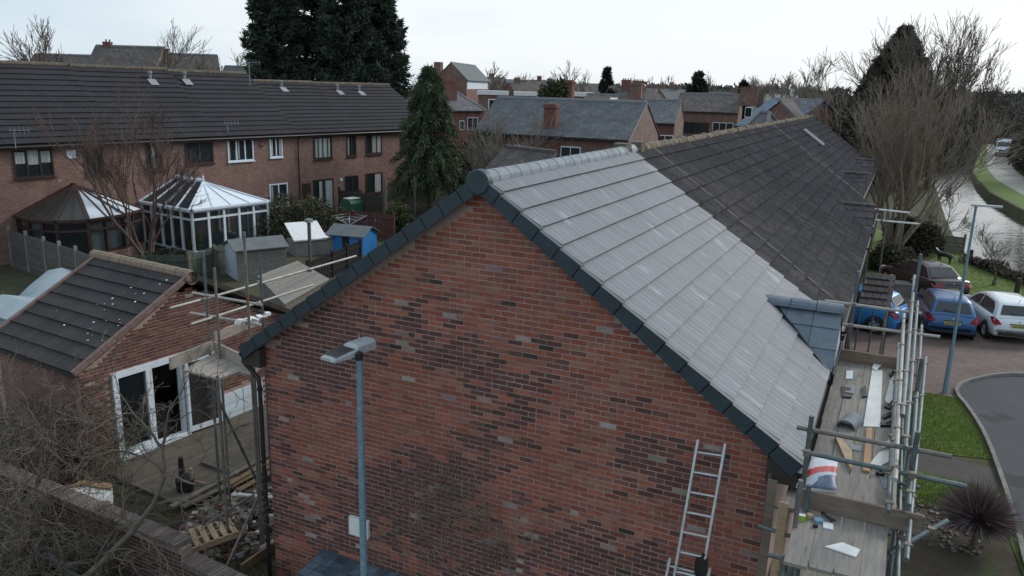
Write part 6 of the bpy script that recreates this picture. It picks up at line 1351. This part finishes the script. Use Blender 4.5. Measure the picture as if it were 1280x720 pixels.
hedge('bank_hedge', 'low brown brambles on the near canal edge behind the cars', [(8.6,39.2,0),(9.9,36.6,0),(11.1,34.3,0),(13,31.9,0),(18,27.6,0)], .75, .5, 4, [(.09,.065,.05),(.12,.09,.07),(.06,.05,.035)], 9000, .12)
bush('garden_shrub', 'dark bush against the terrace near the wooden fence', g0(1150,318), 1.1, 1.0, 1.7, 21, [(.05,.04,.032),(.035,.04,.022),(.07,.055,.045)], 5000, .12)
bush('garden_shrub', 'brown twiggy shrub by the house wall above the porch roof', g0(1112,338), 1.2, 1.2, 1.4, 22, [(.09,.075,.06),(.06,.05,.04),(.07,.08,.03)], 7000, .10)
bush('garden_shrub', 'green leafy shrub just below the big bare tree stems', g0(1128,305), 1.3, 1.0, 1.5, 23, [(.05,.075,.025),(.035,.05,.02)], 5000, .12)
fence('fence_panel', 'short weathered wooden fence panel on the canal edge', [g0(1171,314), g0(1203,318)], 1.05, MT['slatewood'], MT['oldwood'], pw=3, bh=.16)
fence('fence_panel', 'dark wooden fence beside the thicket at the lawn end', [g0(1128,292), g0(1172,312)], 1.3, MT['oldwood'], MT['oldwood'], bh=.16)
for k, (u, v, ut, vt, lab) in enumerate(((1270,370,1272,347,'dark wooden post on the lawn right of the small tree'),(1213,322,1213,312,'dark wooden post on the canal edge near the fence panel'))):
    p = g0(u, v); z_ = over(p, ut, vt); b = MB(); b.lathe([(.11,0),(.11,z_-.06),(.08,z_),(0,z_+.01)], (0,0,0), 10); o = b.build('wooden_post', MT['soffit']); o.location = p; tag(o, lab, 'post')
# low white planter
p = g0(1133,368); T = thing('planter', 'pale square planter on the grass beside the porch roof', 'planter', p, R(5)); b = MB(); b.box(-.55,-.4,0,.55,.4,.5); b.build('box', MT['concrete'], T); b = MB(); b.box(-.58,-.43,.46,.58,.43,.52); b.build('rim', MT['kerb'], T)
# black dog on the lawn
p = g0(1179,330); dg = thing('dog', 'black dog standing on the canal lawn behind the dark saloon', 'dog', p, R(150))
def skin_mesh(name, verts, edges, rad, parent, mat, root=0):
    me = bpy.data.meshes.new(name); me.from_pydata(verts, edges, []); me.materials.append(mat); o = link(name, me, parent); md = o.modifiers.new('skin', 'SKIN'); 
    sv = me.skin_vertices[0].data if me.skin_vertices else None
    if sv is None:
        bm_ = None
    for i, r_ in enumerate(rad): me.skin_vertices[0].data[i].radius = r_ if hasattr(r_, '__len__') else (r_, r_)
    me.skin_vertices[0].data[root].use_root = True; md.use_smooth_shade = True; o.modifiers.new('subd', 'SUBSURF').levels = 1; o.modifiers['subd'].render_levels = 1; return o
import bmesh
def skin_obj(name, verts, edges, rad, parent, mat, root=0):
    bm = bmesh.new(); lay = bm.verts.layers.skin.verify(); vs = [bm.verts.new(v) for v in verts]
    for i, v in enumerate(vs): r_ = rad[i]; v[lay].radius = (r_, r_); v[lay].use_root = (i == root)
    for a_, c_ in edges: bm.edges.new((vs[a_], vs[c_]))
    me = bpy.data.meshes.new(name); bm.to_mesh(me); bm.free(); me.materials.append(mat); o = link(name, me, parent); md = o.modifiers.new('skin', 'SKIN'); md.use_smooth_shade = True; sb = o.modifiers.new('subd', 'SUBSURF'); sb.levels = sb.render_levels = 1; return o
dv = [(0,0,.50),(.28,0,.50),(-.28,0,.50),(.42,0,.62),(.52,0,.72),(.66,0,.69),(-.40,0,.50),(-.60,0,.36),
      (.26,.08,.40),(.27,.08,.22),(.26,.08,.03),(.26,-.08,.40),(.23,-.08,.22),(.25,-.08,.03),(-.30,.08,.38),(-.36,.08,.20),(-.32,.08,.03),(-.30,-.08,.38),(-.30,-.08,.20),(-.26,-.08,.03),(.50,.05,.80),(.50,-.05,.80)]
de = [(0,1),(0,2),(1,3),(3,4),(4,5),(2,6),(6,7),(1,8),(8,9),(9,10),(1,11),(11,12),(12,13),(2,14),(14,15),(15,16),(2,17),(17,18),(18,19),(4,20),(4,21)]
skin_obj('body', dv, de, [.13,.15,.12,.09,.09,.05,.05,.02,.06,.035,.03,.06,.035,.03,.07,.035,.03,.07,.035,.03,.02,.02], dg, MT['black'])
# porch roof between house and cars
po2 = thing('porch', 'dark tiled porch roof above the bright blue car', 'porch')
P4 = [on_z(1084,340,2.95), on_z(1120,344,2.95), on_z(1113,384,2.35), on_z(1073,380,2.35)]
nr = 5
for k in range(nr):
    a_, c_ = P4[0].lerp(P4[3], k/nr), P4[1].lerp(P4[2], k/nr); a2, c2 = P4[0].lerp(P4[3], (k+1.1)/nr), P4[1].lerp(P4[2], (k+1.1)/nr); nt_ = 4
    for j in range(nt_):
        f0, f1 = (j+(.5 if k % 2 else 0))/nt_, (j+1+(.5 if k % 2 else 0))/nt_; f0, f1 = min(f0, 1), min(f1, 1)-.015
        if k % 2 and j == 0: b = MB(); b.add([a_, a_.lerp(c_, .11), a2.lerp(c2, .11)+V((0,0,.05)), a2+V((0,0,.05)), a_-V((0,0,.03)), a_.lerp(c_, .11)-V((0,0,.03)), a2.lerp(c2,.11)-V((0,0,.02)), a2-V((0,0,.02))], [(0,1,2,3),(3,2,6,7),(0,3,7,4),(1,5,6,2)]); b.build('roof_tile', MT['otile'], po2)
        if f1-f0 < .05: continue
        b = MB(); b.add([a_.lerp(c_,f0), a_.lerp(c_,f1), a2.lerp(c2,f1)+V((0,0,.05)), a2.lerp(c2,f0)+V((0,0,.05)), a_.lerp(c_,f0)-V((0,0,.03)), a_.lerp(c_,f1)-V((0,0,.03)), a2.lerp(c2,f1)-V((0,0,.02)), a2.lerp(c2,f0)-V((0,0,.02))], [(0,1,2,3),(3,2,6,7),(0,3,7,4),(1,5,6,2)], jit((.5,.5,.5),.15)); b.build('roof_tile', MT['otile'], po2)
b = MB(); b.prism([P4[0]-V((0,0,.1)), P4[1]-V((0,0,.1)), P4[2]-V((0,0,.1)), P4[3]-V((0,0,.1))], (0,0,.05)); b.build('soffit', MT['soffit'], po2)
for k in (1, 2): b = MB(); p = P4[k]; b.beam(V((p.x-.08,p.y,0)), V((p.x-.08,p.y,p.z-.1)), .09, .09, (1,0,0)); b.build('post', MT['soffit'], po2)
# tangled dead climber and small tree at the lower left
tb = V((-9.3, -2.3, 0))
bare_tree('tangled_tree', 'tangled grey brown leafless branches filling the lower left corner', V((-8.6,-1.9,0)), 3.9, 9, 5, 401, 'barkt', .085, .85, segs=6, ang=.75, up=-.02, nb=(3,4), len=.78, wig=.34, rmin=.0045, f0=.15, L0=1.4)
bare_tree('tangled_tree', 'leafless branching tree crossing the garden wall at the lower left', V((-6.9,-1.75,0)), 2.9, 3, 5, 402, 'barkt', .07, .6, segs=6, ang=.62, up=.0, nb=(3,3), len=.8, wig=.26, rmin=.0045, f0=.2, L0=1.2)
bare_tree('tangled_tree', 'dense leafless creeper against the outbuilding eave at the left edge', V((-10.9,.1,0)), 3.2, 11, 5, 403, 'barkt', .05, .8, segs=6, ang=.8, up=-.02, nb=(3,4), len=.76, wig=.40, rmin=.0045, f0=.1, L0=1.1)
blades('weeds', inpoly([(-13,-2.6),(-3.9,-2.6),(-3.9,1.2),(-7.4,1.1),(-10,1.3),(-13,1.5)]), 26000, .02, .10, .008, 9, 'dead weeds and grass behind the garden wall', [(.10,.085,.05),(.07,.065,.035),(.13,.11,.07),(.06,.07,.025)], -13, -3.9, -2.6, 1.5, .01)
bpy.data.objects['weeds']['category'] = 'weeds'

T = thing('leaning_tree', 'thick forked bare trunk leaning across the garden wall', 'tree', (0,0,0)); t = Tree(77)
pts = [on_y(60,760,-2.2), on_y(118,712,-2.0), on_y(165,665,-1.8), on_y(192,630,-1.6), on_y(206,595,-1.5), on_y(203,560,-1.4)]
t.b.path([V((pts[0].x-.3,pts[0].y,0))]+pts, [.07,.06,.05,.043,.036,.028,.018], 7)
for (i, d) in ((1,(.1,.2,1)),(2,(-.6,0,.8)),(3,(.9,.2,.4)),(4,(-.5,.1,.9)),(4,(.8,0,.7)),(5,(.2,.1,1)),(5,(-.7,0,.8)),(2,(.9,.1,-.1))):
    t.grow(pts[i+0], V(d).normalized(), .75, .022, 4, dict(DEF, segs=6, ang=.65, wig=.30, up=.0, nb=(2,3,3), len=.76, rmin=.0045))
t.b.build('branches', MT['barkt'], T, kind='stuff')

for k, (lab, u, v, D_) in enumerate((('faint bare tree on the skyline above the first skylight roof',752,84,230),('bare tree on the skyline between the two dark conifers',812,92,210),('low bare tree on the skyline right of the leaning conifer',900,90,190),('bare tree above the white fascia blocks',668,92,220),('twiggy bare tree on the skyline left of the brick flats chimney',536,86,150),('bare tree on the skyline behind the flats roof',640,90,240),('slim bare tree on the skyline above the hipped grey roof',936,92,230),('bare tree just left of the birches on the skyline',968,88,200))):
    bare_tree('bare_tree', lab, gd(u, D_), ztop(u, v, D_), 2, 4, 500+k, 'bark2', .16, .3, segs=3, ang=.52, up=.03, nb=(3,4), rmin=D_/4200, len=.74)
# ------------------------------------------------------------------ background houses
def bhouse(lab, uL, uR, DL, DR, ze, zr, Wd=7.5, wall='bfar', roof='slate', wins=(), chims=(), hip=0, grp='rooftops in the middle distance', name='house', over_=.3, ridgem='lead', end_wall=None, sky=None):
    a_, c_ = gd(uL, DL), gd(uR, DR); L_ = (c_-a_).length; d = (c_-a_)/L_; rz = math.atan2(d.y, d.x)
    T = thing(name, lab, 'house', a_, rz, grp); hy = Wd/2
    b = MB()
    if hip: b.box(0,0,-.2,L_,Wd,ze-.1)
    else: b.prism([(0,0,-.2),(0,Wd,-.2),(0,Wd,ze-.1),(0,hy,zr-.1),(0,0,ze-.1)], (L_,0,0))
    b.build('wall', MT[wall], T)
    if end_wall: b = MB(); b.prism([(L_+.004,0,-.2),(L_+.004,Wd,-.2),(L_+.004,Wd,ze-.1),(L_+.004,hy,zr-.1),(L_+.004,0,ze-.1)], (.03,0,0)); b.build('end_wall', MT[end_wall], T)
    for s_ in (1, -1):   # roof slopes, each with its own local axes so the slate courses follow it
        sl_ = math.hypot(hy+over_, (zr-ze)*(hy+over_)/hy); an = math.atan2(zr-ze, hy)
        b = MB(); hx = hip
        if s_ == 1: P = [(-.1+0,0),(L_+.1,0),(L_+.1-hx,sl_),(-.1+hx,sl_)]
        else: P = [(-.1,0),(L_+.1,0),(L_+.1-hx,sl_),(-.1+hx,sl_)]
        b.prism([(x, y, 0) for x, y in P], (0,0,.07)); o = b.build('roof', MT[roof], T)
        if s_ == 1: o.matrix_local = Matrix.Translation((0, -over_, ze-over_*(zr-ze)/hy)) @ Matrix.Rotation(an, 4, 'X')
        else: o.matrix_local = Matrix.Translation((L_, Wd+over_, ze-over_*(zr-ze)/hy)) @ Matrix.Rotation(math.pi, 4, 'Z') @ Matrix.Rotation(an, 4, 'X')
    if hip:
        for s_ in (1, -1):
            b = MB(); x0 = -.1 if s_ == 1 else L_+.1; xi = x0+s_*hip; b.add([(x0,-over_,ze-.1),(x0,Wd+over_,ze-.1),(xi,hy,zr+.05)], [(0,1,2) if s_ < 0 else (0,2,1)]); b.build('hip_slope', MT['ttile'] if roof == 'slateb' else MT['leadslate'] if 'leadslate' in MT else MT['ridge'], T)
            for yy in (-over_, Wd+over_): b = MB(); b.beam((x0,yy,ze-.06), (xi,hy,zr+.08), .2, .1); b.build('hip_ridge', MT[ridgem], T)
    b = MB(); b.beam((hip,hy,zr+.08), (L_-hip,hy,zr+.08), .28, .16); b.build('ridge', MT[ridgem], T)
    b = MB(); b.box(-.1,-over_-.08,ze-over_*(zr-ze)/hy-.08,L_+.1,-over_,ze-over_*(zr-ze)/hy+.02); b.build('gutter', MT['black'], T)
    if not hip:
        for x in (-.06, L_+.0): b = MB(); b.beam((x+.05,-over_,ze-over_*(zr-ze)/hy-.02), (x+.05,hy,zr-.02), .10, .14); b.build('bargeboard', MT['lead'], T)
    for (fu, z0, w_, h_, nl, fm) in wins:   # along the front, fu 0..1
        x = fu*L_; F = MB(); F.box(x,-.07,z0,x+w_,.02,z0+h_); 
        f = F.build('window_frame', MT[fm], T)
        for k in range(nl):
            g = MB(); xa = x+.07+(w_-.07)*k/nl; g.box(xa,-.085,z0+.08,xa+(w_-.07)/nl-.07,-.06,z0+h_-.08); g.build('window_pane', MT['pane'], f)
    for (x, y, w_, h_, cm) in chims:
        xx, yy = x*L_, y*Wd; zb = ze+(zr-ze)*(1-abs(yy-hy)/hy)-.6
        b = MB(); b.box(xx,yy-.35,zb,xx+w_,yy+.35,zr+h_); b.box(xx-.05,yy-.4,zr+h_-.22,xx+w_+.05,yy+.4,zr+h_-.05); c2 = b.build('chimney', MT[cm], T)
        for k in range(max(1, int(w_/.4))): q = MB(); q.lathe([(.10,0),(.09,.24),(.11,.26),(.07,.26)], (xx+.25+k*.42,yy,zr+h_), 8); q.build('chimney_pot', MT['pot'], c2)
    if sky: x, f = sky; b = MB(); o = V((x*L_, 0, 0)); dn_ = V((0, hy, zr-ze)).normalized(); nn_ = V((0,-(zr-ze),hy)).normalized(); p = V((x*L_,0,ze))+dn_*f+nn_*.1; b.ob(p, (.5,0,0), dn_*.4, nn_*.03); b.build('skylight', MT['white'], T)
    return T
MT['leadslate'] = M('hip_slate', (.10,.105,.12), (.15,.155,.165), .8, .9, .5, 8)
W1 = 'upvc'
bhouse('long slate roofed house with a tall red chimney on its front slope', 596,790,58.5,53.5, 5.3,7.6, 7.0, 'bfar','slate', [(.27,2.9,1.1,1.5,2,W1),(.31,2.9,.7,1.5,1,W1),(.58,2.9,1.5,1.6,2,W1),(.86,2.9,1.1,1.4,2,W1),(.04,2.9,1.1,1.3,2,'bwindow')], [], end_wall='btan')
# its big chimney
a_, c_ = gd(596,58.5), gd(790,53.5); d = (c_-a_).normalized(); nb_ = V((-d.y,d.x,0)); cc = a_+d*((c_-a_).length*.485)+nb_*.7
ct = thing('brick_chimney', 'broad red brick chimney rising through the long slate roof', 'chimney', cc, math.atan2(d.y,d.x)); b = MB(); b.box(-.46,-.35,4.6,.46,.35,7.35); b.box(-.53,-.42,7.05,.53,.42,7.25); b.build('stack', MT['bred'], ct); b = MB(); b.box(-.52,-.6,4.95,.52,-.35,5.2); b.build('flashing', MT['lead'], ct)
b = MB(); b.prism([(596,0,0)]*0+[a_+d*((c_-a_).length*(.395+i))+V((0,0,z))-nb_*.06 for i, z in ((0,0),(.17,0),(.17,4.7),(0,4.7))], nb_*.04); tag(b.build('red_brick_bay', MT['bred']), 'deep red brick panel between windows of the long slate house', 'wall')
bhouse('slate roofed brick house right of the long slate roof, with a pale gable edge', 784,846,78,76.5, 5.55,7.55, 7.0, 'bred','slate', [(.50,2.8,2.4,1.5,3,W1),(.10,3.0,.8,1.5,1,W1)], [(-.08,.5,1.2,1.6,'bfar')], end_wall='btan')
bhouse('brown brick house under a dark roof left of the chimney stack', 846,925,121,118, 5.7,8.2, 9, 'bfar','slateb', [(.14,2.3,2.0,1.7,2,'bwindow'),(.36,2.3,1.9,1.7,2,'bwindow'),(.62,2.2,3.0,1.9,3,'upvc'),(.05,2.3,.9,1.7,1,'bwindow')], [(.98,.3,2.6,1.0,'bfar')])
bhouse('hipped slate roofed house beside the drooping evergreen', 548,606,100,104, 5.5,8.4, 8.5, 'bred','slate', [(.62,2.9,1.6,1.6,2,W1),(.45,2.9,.7,1.2,1,'upvc')], [(.30,.2,1.5,.7,'bred')], hip=3.4)
bhouse('red brick flats with white window band and a grey pitched roof', 583,611,140,158, 9.6,12.3, 5.6, 'bfar','felt', [(.02,7.9,17,1.4,0,W1)], [], end_wall=None, name='flats')
bl_ = gd(551,149); 
a_, c_ = gd(584,150), gd(616,166); d = (c_-a_).normalized(); nb_ = V((-d.y,d.x,0))
b = MB(); b.box(-.7,-.5,0,.7,.5,12.6); o = b.build('brick_chimney', MT['bfar']); o.location = gd(548,150); tag(o, 'tall red chimney left of the brick flats', 'chimney')
if 0: b = MB(); q0_, q1_ = gd(553,152), gd(584,149.5); dd = (q1_-q0_).normalized(); L_ = (q1_-q0_).length; nn_ = V((-dd.y,dd.x,0)); b.prism([q0_+V((0,0,-.2)), q1_+V((0,0,-.2)), q1_+V((0,0,8.2)), q0_+dd*L_*.45+V((0,0,12.2)), q0_+V((0,0,9.2))], nn_*12); o = b.build('gable_block', MT['bred']); tag(o, 'red brick gable block of the flats facing the gardens', 'flats')
# middle distance rows
bhouse('brown tiled row with a bright skylight', 728,792,108,106, 6.4,7.75, 7, 'bfar','slateb', [], [(.82,.5,1.6,1.5,'bred')], sky=(.58,2.0))
bhouse('tiled row with clustered chimneys behind the skylight roof', 770,800,132,131, 6.6,8.5, 7, 'bfar','slateb', [], [(.1,.5,1.6,1.6,'bred'),(.6,.5,1.8,1.5,'bred')])
bhouse('pale roofed house with twin skylights below the dark conifer', 878,918,166,166, 5.8,8.6, 8, 'bfar','slate', [], [], ridgem='kerb', sky=(.6,2.6))
bhouse('blue grey roofed house with white dormer windows', 926,990,84,78, 5.2,7.9, 9, 'bfar','blueslate' if 'blueslate' in MT else 'slate', [(.14,6.0,1.0,1.05,1,W1),(.72,6.4,.9,1.2,1,W1)], [])
bhouse('brown brick gabled house with a pale downpipe near the ridge end', 1008,1020,70,82, 5.9,7.8, 4.2, 'bfar','slateb', [], [], ridgem='sandstone')
bhouse('grey hipped roof peeping over the mossy ridge', 904,956,47,45, 4.6,7.3, 5, 'bfar','slate', [], [], hip=1.15, ridgem='kerb')
bhouse('far house with a roof coloured pale as if sunlit', 956,998,225,222, 5.2,8.4, 9, 'bfar','pale' if 'pale' in MT else 'slateb', [], [(.75,.5,1.2,1.6,'upvc')])
for k, (uL, uR, D_, ze, zr, rf, lab) in enumerate(((612,640,250,8,11.2,'slateb','far grey roofed house right of the brick flats'),(640,672,240,7.5,10.6,'slate','far dark gabled roof on the skyline'),(672,700,255,7.6,10.8,'slateb','far brown roof behind the round green tree'),(790,826,200,7,8.9,'slateb','far brown roof left of the wood'),(826,850,230,6.6,9.0,'slate','far grey roof beside the wood'),(742,778,240,7.4,10.0,'slateb','far roof under the small dark pine'),(700,742,215,7.0,9.4,'slateb','far roof below the large rounded bare tree'),(1010,1050,160,5,7.6,'slateb','far low roof seen past the roof end'))):
    bhouse(lab, uL, uR, D_, D_+4, ze, zr, 9, 'bfar', rf, [], [(.3,.5,1.4,1.3,'bred')] if k % 2 == 0 else [], ridgem='lead')
for k, (uL, uR, vT, D_, lab) in enumerate(((598,634,113,120,'flat roofed block with white fascia left of the bare thicket'),(644,670,114.5,125,'flat roofed block with white fascia and a small white window'),(712,742,115,118,'flat roofed block with white fascia and a white door'))):
    a_, c_ = gd(uL, D_), gd(uR, D_); z_ = ztop(uL, vT, D_); L_ = (c_-a_).length; T = thing('flat_roofed_house', lab, 'house', a_, math.atan2((c_-a_).y, (c_-a_).x)); b = MB(); b.box(0,0,-.2,L_,7,z_-.6); b.build('wall', MT['bfar'], T); b = MB(); b.box(-.2,-.2,z_-.6,L_+.2,7.2,z_); b.build('fascia', MT['white'], T)
    b = MB(); b.box(L_*.35,-.06,z_-3.2,L_*.35+1.4,.02,z_-1.2); f = b.build('window_frame', MT['upvc'], T); b = MB(); b.box(L_*.35+.15,-.08,z_-3.05,L_*.35+1.25,-.05,z_-1.35); b.build('window_pane', MT['pane'], f)
b = MB(); b.box(-.9,-.5,0,.9,.5,9.6); b.box(-1,-.6,9.2,1,.6,9.4); o = b.build('brick_chimney', MT['bred']); o.location = gd(709,112); tag(o, 'orange red chimney beside the flat roofed white fascia block', 'chimney')
# brick houses beyond the terrace ridge, far left
G2 = 'brick houses beyond the terrace ridge'
bhouse('brick house with red gable beyond the terrace ridge', 104,190,92,92, 8.4,11.9, 8, 'bfar','slateb', [(.38,8.6-2.2,1.6,1.4,2,W1),(.6,6.4,1.6,1.4,2,W1)], [(.12,.5,.8,.5,'bred')], grp=G2)
bhouse('brick house beyond the terrace ridge with a dark chimney', 190,272,92,94, 7.6,11.2, 8, 'bfar','slateb', [(.2,5.8,1.6,1.4,2,W1)], [(.03,.5,1.5,.6,'bfar')], grp=G2)
bhouse('brick house showing its gable at the far left edge', -20,28,84,90, 7.8,10.8, 8, 'bfar','slateb', [], [(.8,.5,1.0,.5,'bred')], grp=G2)
bhouse('pale roofed house left of the dark evergreens', 268,312,90,90, 6.8,9.9, 8, 'bfar','slate', [], [], grp=G2)
bhouse('low brown roof between the left edge and the red gable house', 28,104,110,110, 8.0,11.2, 8, 'bfar','slateb', [], [], grp=G2)
# brown tiled roof in front of the long slate house, behind the new ridge
bhouse('ridged brown shed roof between the bush and the pale ridge', 590,652,43,40, 3.0,5.1, 5, 'bfar','slateb', [], [], grp=None, ridgem='slateb')

for k, (uL, uR, D_, ze, zr, rf, lab) in enumerate(((650,684,150,6.2,9.2,'slateb','brown roofed house directly behind the round green tree'),(694,716,165,6.4,9.4,'slate','grey gabled house behind the orange chimney'),(802,838,150,5.6,8.2,'slateb','brown roofed house between the chimney cluster and the brown brick house'),(838,872,175,6.0,8.8,'slate','grey roofed house below the leaning conifer'),(918,950,150,5.4,8.3,'slateb','brown roofed house right of the twin skylight roof'),(566,600,170,6.4,9.6,'slateb','brown roofed house behind the hipped slate roof'))):
    bhouse(lab, uL, uR, D_, D_+3, ze, zr, 8, 'bfar', rf, [(.2,3.2,1.4,1.4,2,W1),(.6,3.2,1.4,1.4,2,W1)], [(.2+.1*k,.5,1.0,1.0,'bfar')], ridgem='lead')
